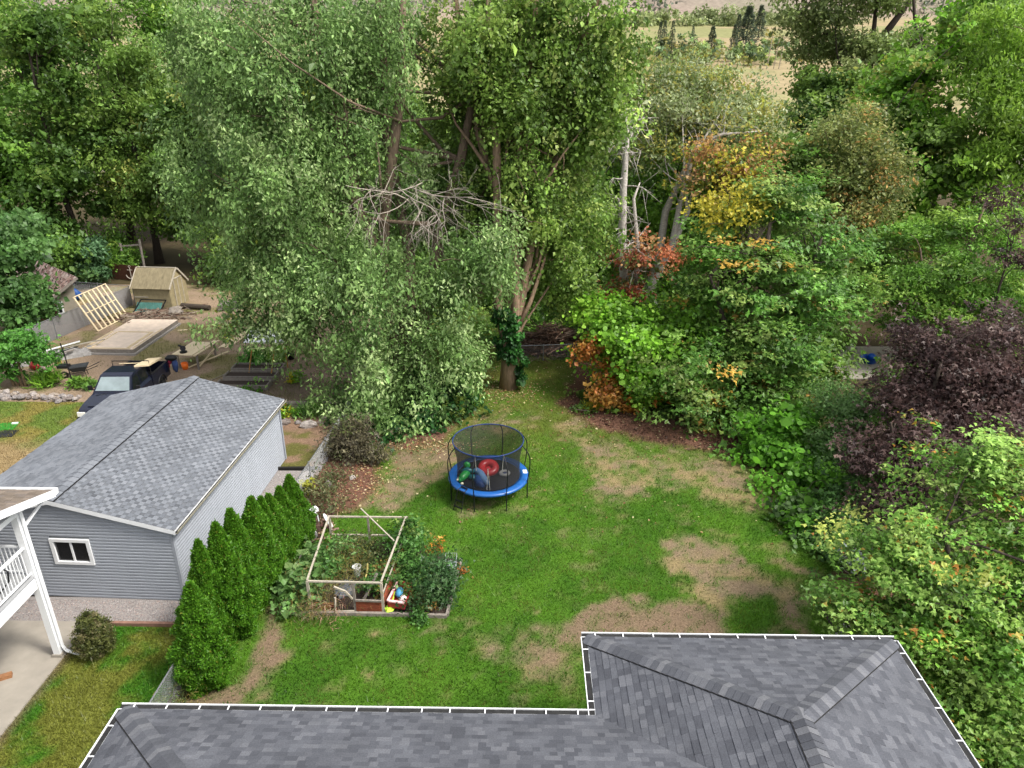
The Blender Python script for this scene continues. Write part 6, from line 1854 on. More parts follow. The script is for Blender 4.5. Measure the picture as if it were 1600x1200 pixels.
    L = [LB(1440, 602, 25, 48, 40), LB(1480, 560, 25.5, 75, 50), LB(1560, 540, 25.5, 65, 55), LB(1540, 620, 24.5, 75, 50), LB(1460, 640, 24, 70, 45), LB(1430, 720, 22.5, 65, 45), LB(1490, 700, 22.5, 70, 45), LB(1560, 690, 23, 60, 50), LB(1400, 780, 21.3, 50, 42), LB(1450, 790, 21, 55, 45), LB(1380, 840, 20.5, 35, 30), LB(1416, 528, 26.5, 20, 26), LB(1345, 712, 22.6, 28, 14), LB(1600, 620, 24.5, 50, 60), LB(1420, 850, 20, 30, 30)]
    tr = trunk_path((0, 0, -0.1), (0.3, 0.3, 5.5), 0.22, 0.05, 15); tr2 = trunk_path((0.1, 0, -0.1), (-2.0, -1.5, 4.0), 0.16, 0.04, 16)
    tree('purple_maple_tree', 'dark purple leaved maple behind the yellowing maple at the right edge', base, L, 46000, 0.155, 'lobed', PAL['purple'], 151, [tr, tr2], BARKD, 10, per=24, sigma=0.26, droop=0.5, shell=0.5, outw=0.6, upw=0.6, randw=0.6, squash=0.5)
    L = [LB(1592, 345, 36, 12, 14), LB(1602, 395, 36, 14, 16), LB(1575, 305, 36.5, 16, 8)]
    tree('purple_shrub_tree', 'small purple leaved tree peeping in at the right edge above the locust', (24.0, 36.3, 0), L, 900, 0.2, 'lobed', PAL['purple'], 153, [trunk_path((0, 0, -.1), (0.3, 0, 7), 0.12, 0.03, 33)], BARKD, 8, per=20, sigma=0.3)
    # yellowing sycamore maple next to the house
    base = Vector((12.3, 14.2, 0))
    L = [LB(1500, 720, 17, 55, 45), LB(1570, 720, 17, 60, 50), LB(1470, 790, 16.3, 65, 50), LB(1560, 800, 15.8, 75, 60), LB(1400, 870, 16, 70, 50), LB(1480, 880, 15.2, 75, 60), LB(1570, 900, 14.6, 80, 65), LB(1350, 930, 15.6, 45, 40), LB(1420, 960, 14.8, 70, 50),
         LB(1510, 980, 14.2, 75, 60), LB(1590, 1010, 13.6, 70, 65), LB(1450, 1020, 14, 50, 45), LB(1530, 1090, 13.2, 65, 60), LB(1590, 1130, 12.8, 70, 60), LB(1480, 1060, 13.6, 40, 40), LB(1560, 1190, 12.3, 60, 50), LB(1640, 850, 15, 70, 70), LB(1640, 1000, 14, 70, 90), LB(1380, 1000, 14.6, 30, 30)]
    tr = trunk_path((0, 0, -0.1), (0.4, 0.3, 6.0), 0.26, 0.06, 25); tr2 = trunk_path((0, 0, -0.1), (-1.8, 1.2, 4.6), 0.18, 0.04, 26); tr3 = trunk_path((0, 0, -0.1), (1.2, -1.2, 5.0), 0.18, 0.04, 27)
    tree('sycamore_maple_tree', 'pale green maple with yellow tinged leaves beside the house roof', base, L, 54000, 0.112, 'trilobe', PAL['maplemix'], 161, [tr, tr2, tr3], BARKD, 40, per=40, sigma=0.25, droop=0.4, shell=0.55, outw=0.45, upw=0.9, randw=0.4, rough=0.34, squash=0.26, cj=0.26, lj=0.18, spots=([(.55, .34, .06, 2), (.55, .24, .05, 1), (.5, .42, .1, 1)], 0.11, 0.4))
    # locust, pine, hillside hardwoods on the right
    base = Vector((24.0, 39.5, 0))
    L = [LB(1430, 390, 40, 55, 30), LB(1500, 370, 40, 65, 35), LB(1570, 360, 40, 55, 40), LB(1420, 450, 38.5, 55, 30), LB(1500, 440, 38, 70, 40), LB(1580, 440, 38, 50, 45), LB(1415, 500, 37.5, 36, 20), LB(1480, 510, 37, 60, 30), LB(1570, 520, 36.5, 50, 40), LB(1460, 545, 36.4, 36, 18)]
    tree('locust_tree', 'feathery lime green locust tree along the right edge', base, L, 30000, 0.2, 'rhomb', [(.17, .33, .045, 3), (.13, .27, .036, 3), (.24, .38, .065, 2), (.09, .19, .034, 2)], 171, [trunk_path((0, 0, -.1), (0.5, 0, 9), 0.22, 0.05, 35), trunk_path((0, 0, -.1), (-3, -1, 6.5), 0.16, 0.04, 36)], BARK, 26, per=34, sigma=0.34, droop=0.25, shell=0.6, upw=0.8, squash=0.25, r_limb=0.06)
    base = Vector((33.5, 50, 0))
    L = [LB(1570, 150, 52, 55, 60), LB(1540, 230, 51, 45, 50), LB(1590, 260, 50, 45, 60), LB(1560, 310, 49, 40, 35), LB(1590, 70, 53, 45, 55)]
    tree('pine_tree', 'bright green long needled pine at the right edge', base, L, 34000, 0.30, 'spray', PAL['pine'], 175, [trunk_path((0, 0, -.1), (0, 1, 17), 0.28, 0.06, 37)], BARK, 22, per=40, sigma=0.4, droop=-0.7, shell=0.6, upw=0.2, outw=0.2, randw=1.0)
    def hard(label, base, lobes, n, size, shape, pal, seed, top, bark=BARKD, name='broadleaf_tree', **kw):
        k = dict(per=30, sigma=0.45, droop=0.3, shell=0.55, squash=0.6); k.update(kw)
        tree(name, label, base, lobes, n, size, shape, pal, seed, [trunk_path((0, 0, -.1), top, 0.26, 0.05, seed)], bark, 18, **k)
    hard('bright green maple between the orange tinted tree and the pine', (25.5, 53, 0), [LB(1440, 110, 58, 55, 45), LB(1500, 80, 58, 55, 50), LB(1400, 170, 57, 45, 45), LB(1470, 190, 55, 60, 55), LB(1430, 260, 54, 55, 50), LB(1490, 290, 52, 50, 50), LB(1400, 330, 52, 40, 40), LB(1440, 360, 51, 50, 35), LB(1530, 20, 60, 55, 45)], 30000, 0.34, 'broad', PAL['lime'] + [(.16, .26, .05, 4), (.12, .2, .04, 3), (.30, .32, .07, 1)], 181, (0, 2, 13))
    hard('orange and olive tinted tree behind the large maple', (19.5, 44.5, 0), [LB(1345, 190, 46, 34, 24), LB(1312, 215, 45.5, 28, 28), LB(1350, 245, 45, 40, 34), LB(1325, 290, 44.5, 34, 32), LB(1375, 280, 44.5, 30, 32), LB(1345, 340, 44, 36, 26)], 17000, 0.21, 'rhomb', [(.21, .25, .07, 3), (.29, .30, .09, 2), (.15, .20, .055, 2.5), (.46, .27, .08, .6)], 183, (0, 1, 10), shell=0.8)
    hard('tree with amber autumn leaves between the poplar and the large maple', (13.4, 45, 0), [LB(1125, 243, 45, 24, 15), LB(1150, 262, 45, 22, 15), LB(1108, 262, 45, 18, 14), LB(1195, 228, 46, 18, 10), LB(1165, 245, 46, 16, 10), LB(1200, 265, 45.5, 16, 10), LB(1120, 290, 44.5, 26, 16)], 7000, 0.2, 'broad', [(.46, .29, .11, 2.4), (.38, .20, .085, 1.5), (.48, .42, .06, 2), (.22, .27, .06, 1.6), (.12, .2, .04, 1.6)], 185, (0.3, 0, 9))
    hard('small tree topped with bright yellow leaves in front of the large maple crown', (10.6, 37.4, 0), [LB(1140, 326, 36.2, 22, 12), LB(1155, 318, 36.2, 14, 9), LB(1118, 338, 36.4, 14, 7), LB(1150, 345, 36.2, 14, 9)], 2200, 0.17, 'broad', [(.50, .44, .05, 4), (.40, .38, .06, 2), (.22, .28, .05, 2)], 189, (0.1, -.4, 7.6))
    hard('fresh green leafy tree behind the silver poplar limbs', (10.2, 50.5, 0), [LB(1060, 250, 51, 40, 25), LB(1035, 285, 50.5, 36, 26), LB(1085, 300, 50.5, 36, 26), LB(1040, 345, 50, 40, 30), LB(1095, 380, 49.5, 45, 40), LB(1020, 440, 49, 35, 40), LB(1060, 430, 49, 40, 40), LB(950, 430, 49, 32, 40), LB(985, 490, 48, 40, 30), LB(930, 300, 51, 32, 40)], 19000, 0.24, 'broad', PAL['lime'] + PAL['mid'], 186, (0, 0, 9))
    hard('dark shaded tree between the tall cottonwood and the dead trunk', (3.5, 47.5, 0), [LB(895, 260, 49, 36, 45), LB(915, 330, 48, 30, 45), LB(905, 420, 47, 36, 40), LB(880, 475, 46, 45, 20), LB(935, 470, 46, 30, 26)], 15000, 0.26, 'broad', PAL['dark'] + PAL['mid'], 187, (0, 0, 11))
    hard('dull green tree whose crown rises behind the large maple', (18.0, 47, 0), [LB(1240, 240, 49, 40, 34), LB(1270, 285, 48, 36, 36), LB(1230, 280, 48, 36, 36), LB(1330, 390, 43, 40, 30), LB(1370, 410, 42.5, 32, 28)], 20000, 0.28, 'broad', PAL['olive'] + PAL['maple'], 188, (0, 0, 11))
    # big field tree top right with dark limbs
    base = D(1420, 250, 82); base.z = 0
    L = [LB(1245, 15, 82, 36, 26), LB(1300, 10, 82, 60, 45), LB(1370, 20, 82, 60, 50), LB(1330, 75, 82, 55, 35), LB(1400, 80, 81, 45, 40), LB(1270, 70, 82, 35, 25), LB(1440, 60, 83, 35, 40), LB(1290, -60, 83, 80, 60), LB(1390, -60, 83, 80, 60), LB(1350, 130, 80, 45, 20)]
    tk = []
    for e in ((D(1360, 330, 82), D(1352, 190, 82), D(1362, 80, 82), D(1370, 0, 82), D(1375, -90, 82)), (D(1356, 180, 82), D(1335, 100, 82), D(1300, 60, 82), D(1250, 20, 82)), (D(1430, 330, 81), D(1433, 125, 81), D(1441, 90, 81), D(1430, 40, 81), D(1425, -40, 81)), (D(1362, 80, 82), D(1400, 30, 82), D(1430, -10, 82), D(1450, -60, 82))):
        tk.append(([np.array(p) - np.array(base) for p in e], list(np.linspace(0.42, 0.1, len(e)))))
    tree('cottonwood_tree', 'distant spreading tree with dark limbs overlooking the dry field at top right', base, L, 22000, 0.40, 'rhomb', [(.17, .235, .065, 3), (.24, .29, .10, 2), (.125, .175, .05, 2)], 191, tk, BARKD, 26, per=34, sigma=0.6, droop=0.3, shell=0.7, r_limb=0.16)
    base = D(1300, 250, 76); base.z = 0
    tree('shrub', 'dark rounded evergreen bush beside the gravel field', base, [LB(1290, 155, 78, 40, 30), LB(1320, 140, 78, 35, 26), LB(1270, 180, 76, 25, 26), LB(1310, 225, 72, 30, 28)], 12000, 0.36, 'broad', PAL['dark'] + PAL['olive'], 195, [trunk_path((0, 0, -.1), (0, 0, 6), .2, .05, 9)], BARKD, 10, cat='shrub', per=30, sigma=0.5)
    base = D(1370, 260, 72); base.z = 0
    tree('shrub', 'pale yellow green bush left of the bright maple by the field', base, [LB(1385, 120, 76, 40, 18), LB(1350, 130, 76, 40, 20), LB(1270, 120, 84, 22, 14), LB(1400, 210, 68, 45, 45), LB(1370, 180, 70, 40, 30)], 9000, 0.34, 'broad', PAL['olive'] + PAL['yellow'][2:], 196, [trunk_path((0, 0, -.1), (0, 0, 5), .15, .05, 9)], BARKD, 10, cat='shrub', per=30, sigma=0.5)
right_side()

# ------------------------------------------------------------------ wood behind (trees one can tell apart share five builds)
def wood_variants():
    out = []
    specs = [(20, 3.4, 'dark', 'broad', BARKD), (20, 3.0, 'mid', 'rhomb', BARK), (20, 3.8, 'olive', 'rhomb', BARKD), (14, 3.6, 'dark', 'broad', BARKD), (14, 3.2, 'mid', 'broad', BARKD), (14, 3.2, 'olive', 'broad', BARK)]
    for i, (H, Rw, pal, shp, bark) in enumerate(specs):
        g = np.random.default_rng(300 + i)
        lobes = []
        nl = 15
        for k in range(nl):
            z = H * (0.2 + 0.75 * (k + 0.5) / nl)
            prof = math.sin(math.pi * min(1, 0.12 + 0.86 * (z / H))) ** 0.7
            a = k * 2.4 + g.random()
            rr = Rw * prof * 0.62
            r = Rw * (0.42 + 0.22 * g.random()) * (0.6 + 0.4 * prof)
            lobes.append([rr * math.cos(a), rr * math.sin(a), z, r, r, r * 0.72])
        me, ctr = crown_mesh('crown', lobes, 21000 if H > 15 else 17000, 0.30, shp, PAL[pal], 310 + i, per=32, sigma=0.5, droop=0.35, shell=0.6, squash=0.55, rough=0.3)
        m = wood([trunk_path((0, 0, -0.3), (0.5 * g.normal(), 0.5 * g.normal(), H * 0.93), H * 0.013 + 0.05, 0.05, 320 + i)], ctr, 22, 330 + i, 0.08)
        tm = m.mesh('trunk', bark, smooth=True)
        out.append((me, tm, H))
    return out
WV = wood_variants()
def wood_rows():
    spots = [(-41.5, 58, 4, 1.0, 'low crowned tree at the left picture edge above the green maple'), (-37, 60, 0, 1.0, 'largest dark leaved tree of the wood, rising above the brown roofed house'),
             (-31.5, 61, 2, 1.0, 'broad spreading tree of the wood rising behind the anchor fence'), (-26, 60, 3, 1.0, 'low crowned shaded tree between the shed and the cottonwood crown'),
             (-21, 58, 2, 0.95, 'tree of the wood showing at the left fringe of the big cottonwood'), (-15.5, 57, 3, 0.95, 'tree of the wood glimpsed through the middle of the big cottonwood'),
             (-10, 55, 4, 0.8, 'tree of the wood glimpsed around the bleached dead branch'), (-4.5, 55, 3, 0.75, 'low dark tree of the wood glimpsed just left of the ivy clad tree'),
             (5.5, 56, 3, 0.72, 'low dark tree of the wood directly behind the bare dead trunk'), (-45, 69, 1, 1.1, 'slender tree in the top left corner behind the largest wood tree'),
             (-38.5, 70, 0, 1.1, 'tree top showing between the two biggest trees of the wood at upper left'), (-32, 71, 1, 1.15, 'tall tree at the top picture edge just left of the big cottonwood'),
             (-13, 68, 1, 0.85, 'slender tree behind the upper crown of the big cottonwood'), (-7, 68, 5, 0.85, 'nearer tree in the gap between the two cottonwoods'),
             (-13, 84, 5, 0.95, 'farther tree in the gap between the two cottonwoods'), (1, 84, 4, 0.8, 'far tree glimpsed through the crown of the ivy clad cottonwood'),
             (11, 63, 4, 0.85, 'tree of the wood between the dead trunk and the silver poplar limbs'), (16, 62, 3, 0.8, 'dark tree of the wood below the amber autumn tree'), (23, 66, 5, 0.7, 'olive tree of the wood between the large maple and the orange tinted tree')]
    for x, y, v, s, lab in spots:
        me, tm, H = WV[v]
        t = thing('woodland_tree', lab, 'tree', (x, y, 0), 0, 'trees of the wood behind the yards')
        c = link('crown', me, t); w = link('trunk', tm, t)
        a = (x * 1.7 + y) % 6.28
        for o in (c, w):
            o.rotation_euler = (0, 0, a); o.scale = (s, s, s)
wood_rows()

def understory():
    g = np.random.default_rng(44)
    protos = []
    for i, pal in enumerate(('dark', 'mid', 'dark')):
        lobes = [[1.1 * g.normal(), 0.8 * g.normal(), 0.8 + 0.9 * g.random(), 1.1, 1.0, 0.8] for _ in range(6)]
        me, ctr = crown_mesh('foliage', lobes, 6500, 0.2, 'broad', PAL[pal], 401 + i, per=24, sigma=0.3, shell=0.6)
        m = wood([trunk_path((0.1 * k, 0, -.1), (g.normal() * .6, g.normal() * .5, 1.6), .04, .015, 410 + k) for k in range(3)], ctr, 6, 420, .02)
        protos.append((me, m.mesh('stems', BARKD)))
    spots = [(-36.5, 53.5, 'bush showing behind the upper end of the brown roof'), (-34.0, 57, 'shaded bush left of the anchor fence'), (-22.5, 55.5, 'dark bush to the right of the shed'), 
             (-6.5, 52.5, 'bush at the far left end of the back lawn'), (5.2, 44.5, 'dark bush to the right of the brush pile'), (7.0, 42.0, 'bush between the brush pile and the lime green tree'), (14.5, 38.5, 'shaded bush under the back of the large maple'), (0.5, 49.5, 'bush at the far end of the back lawn behind the trunk'), (4.2, 48.0, 'bush beyond the brush pile'), (17.3, 28.2, 'bush behind the purple maple'), (28, 44, 'bush below the long needled pine')]
    for i, (x, y, lab) in enumerate(spots):
        me, tm = protos[i % 3]
        t = thing('shrub', lab, 'shrub', (x, y, 0), 0, 'bushes under the trees')
        s = random.uniform(0.95, 1.4)
        for o in (link('foliage', me, t), link('stems', tm, t)):
            o.scale = (s, s, s * random.uniform(.9, 1.3)); o.rotation_euler = (0, 0, random.random() * 6)
    # ground cover under the cottonwood and weeds past the back fence (uncountable)
    lob = [LB(620, 668, 30.0, 50, 14), LB(670, 655, 30.5, 45, 16), LB(700, 640, 31.5, 24, 14), LB(600, 690, 28.9, 40, 8), LB(560, 665, 30.3, 30, 12), LB(715, 610, 33.2, 10, 14), LB(650, 610, 33, 70, 20)]
    me, _ = crown_mesh('undergrowth', lob, 14000, 0.15, 'disc', PAL['ivy'] + [(.05, .10, .03, 2)], 431, per=20, sigma=0.22)
    tag(link('undergrowth', me), kind='stuff')
    lob = [[x, y, 0.25, 1.2, 1.0, 0.45] for x in np.arange(-3, 7, 1.4) for y in (41.8, 43.3, 45)] + [[x, 47 + (x % 2), 0.3, 1.4, 1.4, 0.5] for x in np.arange(-8, 8, 1.5)]
    me, _ = crown_mesh('weeds', lob, 15000, 0.2, 'broad', [(.18, .34, .05, 2), (.11, .23, .04, 3), (.22, .33, .07, 1)], 433, per=24, sigma=0.3, upw=1.0)
    tag(link('weeds', me), kind='stuff')
understory()

# left side trees
def left_side():
    base = Vector((-35.0, 43.0, 0))
    L = [LB(0, 395, 43, 30, 36), LB(36, 455, 42.3, 22, 24), LB(12, 455, 42, 32, 30), LB(-20, 360, 44, 50, 42), LB(52, 476, 41.8, 14, 12), LB(10, 355, 45, 30, 20), LB(25, 490, 41.5, 20, 14)]
    tree('maple_tree', 'green maple at the left edge overhanging the brown roofed house', base, L, 15000, 0.27, 'broad', [(.085, .185, .045, 3), (.12, .24, .065, 2), (.06, .14, .034, 2)], 501, [trunk_path((0, 0, -.1), (0, 0, 6.5), .22, .05, 51)], BARKD, 18, per=30, sigma=0.36, squash=0.5)
    base = G(32, 603)
    L = [LB(18, 543, 34.6, 24, 13), LB(44, 546, 34.3, 18, 12), LB(28, 530, 35, 18, 9), LB(0, 560, 34.3, 20, 15), LB(56, 558, 34, 9, 8), LB(5, 580, 34, 14, 10)]
    tree('sumac_tree', 'small fern leaved tree with several stems in the bed at far left', base, L, 6500, 0.2, 'rhomb', PAL['fern'], 505, [trunk_path((0.2 * k - .3, 0, -.1), (0.35 * k - .8, 0.1, 2.2), .07, .03, 52 + k) for k in range(4)], mat('tan_bark', (0.26, 0.18, 0.10), .9, 6, .3), 12, per=26, sigma=0.22, droop=0.9, upw=0.7, squash=0.4, r_limb=.03)
    base = G(152, 436)
    L = [LB(146, 402, 54, 14, 15), LB(146, 424, 53.5, 20, 11), LB(142, 382, 54.5, 8, 14), LB(128, 424, 53, 15, 10)]
    tree('young_tree', 'young bluish green tree left of the anchor fence', base, L, 6000, 0.24, 'broad', [(.085, .17, .075, 3), (.06, .13, .05, 3), (.12, .23, .07, 1)], 511, [trunk_path((0, 0, -.1), (0, 0, 4), .1, .03, 61)], BARKD, 10, per=26, sigma=.24, br=.25)
    # dark twiggy shrub behind the garage
    base = Vector((-7.35, 27.2, 0))
    L = [[-7.5, 27.4, 0.8, 0.6, 0.55, 0.6], [-7.1, 26.9, 0.7, 0.62, 0.55, 0.5], [-6.5, 26.8, 0.4, 0.5, 0.45, 0.25], [-7.8, 26.9, 0.45, 0.4, 0.5, 0.36]]
    g = np.random.default_rng(77)
    t = tree('shrub', 'dark grey brown twiggy shrub at the edge of the lawn by the fence', base, L, 7000, 0.12, 'rhomb', PAL['purpledark'], 521, [trunk_path((.1 * k - .2, 0, -.1), (.4 * k - .7, g.normal() * .4, 1.4), .03, .01, 70 + k) for k in range(5)], BARKD, 40, cat='shrub', per=18, sigma=.16, wname='stems', cname='foliage', r_limb=.015, twig=2)
    # clipped shrub by the patio
    base = Vector((-11.95, 15.55, 0))
    L = [[-11.95, 15.55, 0.42, 0.48, 0.46, 0.41], [-11.95, 15.55, 0.72, 0.40, 0.38, 0.42], [-11.95, 15.55, 1.0, 0.25, 0.25, 0.35]]
    t = tree('clipped_yew_shrub', 'clipped egg shaped bronze green shrub beside the patio post', base, L, 16000, 0.06, 'spray', [(.10, .115, .03, 3), (.135, .15, .045, 2), (.18, .16, .075, 1.2), (.07, .085, .025, 2)], 531, [trunk_path((0, 0, -.1), (0, 0, 1), .05, .02, 80)], BARKD, 6, cat='shrub', per=16, sigma=.04, shell=.12, rough=.04, upw=.2, outw=.9, randw=.7, droop=-.4, wname='stems', cname='foliage', br=.05, boughs=3)
left_side()

# ------------------------------------------------------------------ cedar hedge
def cedars():
    def proto(seed, H, Rw, n):
        g = np.random.default_rng(seed)
        z = H * (g.random(n) ** 1.25) * 0.995
        a = g.random(n) * 2 * math.pi
        prof = Rw * np.clip(1 - (z / H) ** 1.45, 0.0, 1) ** 0.82 * np.clip(0.62 + z / (0.22 * H) * 0.38, 0, 1)
        lump = 1 + 0.13 * np.sin(a * 5 + z * 3.1 + seed) + 0.10 * np.sin(a * 9 - z * 6.3) + 0.07 * np.sin(z * 15 + a * 3)
        fold = fbm(a * 3.0 + 10, z * 3.0, seed) 
        r = prof * lump * (0.72 + 0.42 * fold) * (1 - 0.16 * g.random(n) ** 2)
        pos = np.stack([r * np.cos(a), r * np.sin(a), z + 0.04], 1)
        out = np.stack([np.cos(a), np.sin(a), np.zeros(n)], 1)
        ax = out * 0.65 + np.array([0, 0, 1.0]) + g.normal(size=(n, 3)) * 0.35
        nr = out * 0.7 + g.normal(size=(n, 3)) * 0.8
        c = pick_cols(g, PAL['cedar'], n, 0.14) * (0.82 + 0.36 * fbm(a * 4, z * 4, seed + 3))[:, None]
        sz = 0.078 * np.exp(g.normal(size=n) * 0.25)
        V, C, k = leaf_geo(pos, nr, ax, sz, 'spray', c)
        cm = to_leaf_mesh('foliage', V, C, k)
        m = MB(); m.tube([(0, 0, -.1), (0, 0, H * .9)], [0.07, 0.02], 7)
        # solid dark core inside the sprays
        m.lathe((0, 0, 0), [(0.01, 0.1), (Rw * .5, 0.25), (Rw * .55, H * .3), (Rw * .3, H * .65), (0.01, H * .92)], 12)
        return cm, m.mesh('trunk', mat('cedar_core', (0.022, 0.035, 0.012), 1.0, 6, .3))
    P = [proto(600, 3.2, 0.80, 38000), proto(601, 3.2, 0.75, 36000)]
    lst = [(-8.42, 14.5, 1.02, 1.0, 'nearest and broadest cedar of the hedge beside the garage'),
           (-8.72, 15.9, 1.12, 0.84, 'cedar standing close behind the nearest one by the garage wall'),
           (-8.3, 16.5, 1.18, 0.98, 'third cedar of the hedge, tall and bulky'),
           (-8.25, 17.4, 1.1, 0.92, 'fourth cedar of the hedge counting from the house'),
           (-8.18, 18.3, 1.04, 0.98, 'fifth cedar of the hedge counting from the house'),
           (-8.2, 19.1, 0.92, 0.82, 'sixth cedar of the hedge counting from the house'),
           (-8.05, 19.7, 0.84, 0.82, 'seventh cedar of the hedge counting from the house'),
           (-7.95, 20.4, 0.78, 0.8, 'eighth cedar of the hedge counting from the house'),
           (-7.8, 21.0, 0.8, 0.86, 'last cedar of the hedge, at the far end by the gravel')]
    for i, (x, y, sh, sw, lab) in enumerate(lst):
        t = thing('cedar_tree', lab, 'cedar', (x, y, 0), 0, 'cedars of the hedge beside the garage')
        cm, tm = P[i % 2]
        for o in (link('foliage', cm, t), link('trunk', tm, t)):
            o.scale = (sw, sw * (0.94 + 0.04 * (i % 4)), sh); o.rotation_euler = (0.03 * math.sin(i * 2.3), 0.03 * math.cos(i * 3.1), i * 1.9)
cedars()

# ------------------------------------------------------------------ garden plants
def plants():
    def plant(name, label, lobes, n, size, shape, pal, seed, cat='plant', **kw):
        b = Vector((sum(l[0] for l in lobes) / len(lobes), sum(l[1] for l in lobes) / len(lobes), 0))
        k = dict(per=14, sigma=0.12, droop=0.4, shell=0.7, squash=0.8); k.update(kw)
        g = np.random.default_rng(seed)
        tr = [trunk_path((0.12 * g.normal(), 0.12 * g.normal(), -.02), tuple(np.array([lobes[j % len(lobes)][0] - b.x, lobes[j % len(lobes)][1] - b.y, lobes[j % len(lobes)][2]])), .016, .006, seed + j) for j in range(3)]
        return tree(name, label, b, lobes, n, size, shape, pal, seed, tr, mat('green_stem', (.09, .12, .04), .8, 6, .2), 10, cat=cat, r_limb=.01, wname='stems', cname='foliage', **k)
    plant('sunflower_plant', 'broad leaved green plant at the front left corner of the greenhouse frame', [[-6.95, 17.75, .45, .34, .3, .4], [-6.75, 17.5, .3, .3, .25, .3]], 420, .2, 'broad', PAL['sage'], 701, upw=.9, sigma=.14)
    plant('sunflower_plant', 'broad leaved green plant along the left side of the greenhouse frame', [[-7.05, 18.5, .5, .3, .32, .42], [-6.9, 19.0, .55, .28, .3, .42]], 420, .2, 'broad', PAL['sage'], 702, upw=.9, sigma=.14)
    plant('sunflower_plant', 'broad leaved plant beside the rear left rail of the greenhouse frame', [[-6.85, 19.6, .6, .28, .3, .45]], 260, .19, 'broad', PAL['sage'], 703, upw=.9, sigma=.14)
    plant('tomato_plant', 'tall grey green plant inside the left of the greenhouse frame', [[-6.15, 19.2, .6, .4, .5, .5], [-6.3, 18.8, .8, .3, .35, .35]], 1700, .10, 'rhomb', PAL['tomato'] + PAL['sage'], 704)
    plant('withered_plant', 'withered straw coloured plant inside the greenhouse by the front left boards', [[-6.1, 17.8, .5, .42, .35, .42], [-5.7, 17.75, .45, .35, .35, .4], [-6.3, 17.45, .35, .25, .2, .3]], 1500, .14, 'needle', PAL['dry'], 705, sigma=.2, droop=.9)
    plant('withered_plant', 'dry pinkish stalks spilling over the front red boards of the greenhouse', [[-6.0, 17.28, .28, .45, .12, .2], [-5.55, 17.3, .3, .25, .12, .25]], 900, .16, 'needle', [(.42, .24, .17, 2), (.34, .27, .17, 2), (.30, .13, .1, 1)], 706, sigma=.15, droop=1.0)
    plant('withered_plant', 'dry yellow plant in the middle of the greenhouse', [[-5.75, 19.1, .5, .3, .4, .45], [-5.6, 18.7, .4, .25, .25, .3]], 1200, .13, 'needle', PAL['dry'], 707, sigma=.2, droop=.5)
    plant('squash_plant', 'mixed green and yellow plants at the right side inside the greenhouse', [[-4.55, 18.2, .4, .3, .5, .35], [-4.5, 19.0, .4, .3, .4, .35]], 1100, .1, 'broad', PAL['tomato'] + PAL['dry'], 708)
    plant('weed_plant', 'low green weeds covering the back half of the greenhouse floor', [[-5.2, 20.0, .2, .9, .5, .2], [-4.8, 19.4, .2, .6, .4, .2], [-5.9, 20.3, .25, .5, .35, .25]], 2600, .09, 'broad', [(.085, .13, .04, 3), (.12, .14, .05, 2), (.16, .15, .06, 1)], 709, sigma=.14)
    plant('tomato_plant', 'bushy tomato plant behind the red wagon', [[-3.55, 19.0, .6, .5, .5, .55], [-3.3, 18.5, .55, .45, .4, .5], [-3.75, 19.7, .6, .35, .4, .5]], 3600, .11, 'lobed', PAL['tomato'], 710, sigma=.15)
    plant('tomato_plant', 'dense dark tomato plant at the right corner of the planted bed', [[-2.75, 18.2, .5, .5, .5, .5], [-2.4, 17.8, .45, .4, .4, .45], [-2.9, 18.8, .5, .45, .4, .45]], 3600, .11, 'lobed', [(.035, .09, .026, 3), (.05, .12, .034, 2), (.08, .14, .05, 1)], 711, sigma=.15)
    plant('vine_plant', 'vine climbing the rear right post of the greenhouse frame', [[-3.95, 20.7, .8, .22, .25, .6], [-3.85, 20.3, .7, .25, .25, .5], [-4.0, 19.9, .75, .2, .3, .4]], 1700, .11, 'broad', PAL['tomato'], 712, sigma=.12)
    plant('orange_flower_plant', 'thin orange flowered stalks on the lawn edge right of the greenhouse', [[-3.0, 20.5, .25, .08, .25, .25], [-2.85, 20.0, .2, .07, .25, .2]], 260, .1, 'rhomb', [(.5, .18, .03, 2), (.4, .26, .06, 1)], 713, sigma=.08)
    plant('orange_flower_plant', 'small orange plant to the right of the wire crate', [[-1.95, 19.2, .12, .2, .15, .12]], 140, .09, 'rhomb', [(.45, .17, .04, 2), (.3, .2, .06, 1)], 714, sigma=.07)
    plant('weed_plant', 'small dark green plant on the front timber of the planted bed', [[-3.05, 17.05, .12, .26, .14, .12]], 420, .09, 'broad', PAL['tomato'], 715, sigma=.08)
    plant('yellowing_plant', 'yellowing plant between the wagon and the dark tomato plant', [[-3.15, 17.75, .35, .2, .2, .3]], 420, .1, 'lobed', [(.32, .2, .05, 2), (.2, .2, .06, 2), (.09, .13, .04, 1)], 716, sigma=.1)
    plant('garden_plant', 'leafy green plant filling the far raised bed behind the garage', [[-15.3, 37.8, .4, .5, .4, .4], [-14.9, 37.8, .4, .4, .4, .4]], 1300, .14, 'broad', PAL['fern'], 721)
    plant('garden_plant', 'leafy plant under the orange sticks of the raised bed', [[-13.9, 38.0, .4, .4, .4, .4]], 800, .15, 'broad', PAL['lime'], 722)
    plant('garden_plant', 'small green plant at the near corner of the raised beds', [[-14.0, 33.6, .15, .3, .2, .16]], 320, .13, 'broad', PAL['bright'], 723)
    plant('yellowing_plant', 'yellow tinged plant on the bare soil under the cottonwood edge', [[-12.1, 35.2, .2, .35, .3, .2]], 320, .14, 'broad', PAL['lime'] + PAL['yellow'], 724)
    plant('daylily_plant', 'clump of arching green blades behind the garage rocks', [[-10.5, 31.2, .15, .55, .3, .2]], 700, .4, 'blade', PAL['bright'] + PAL['sage'], 725, droop=.1, upw=.2, randw=.9)
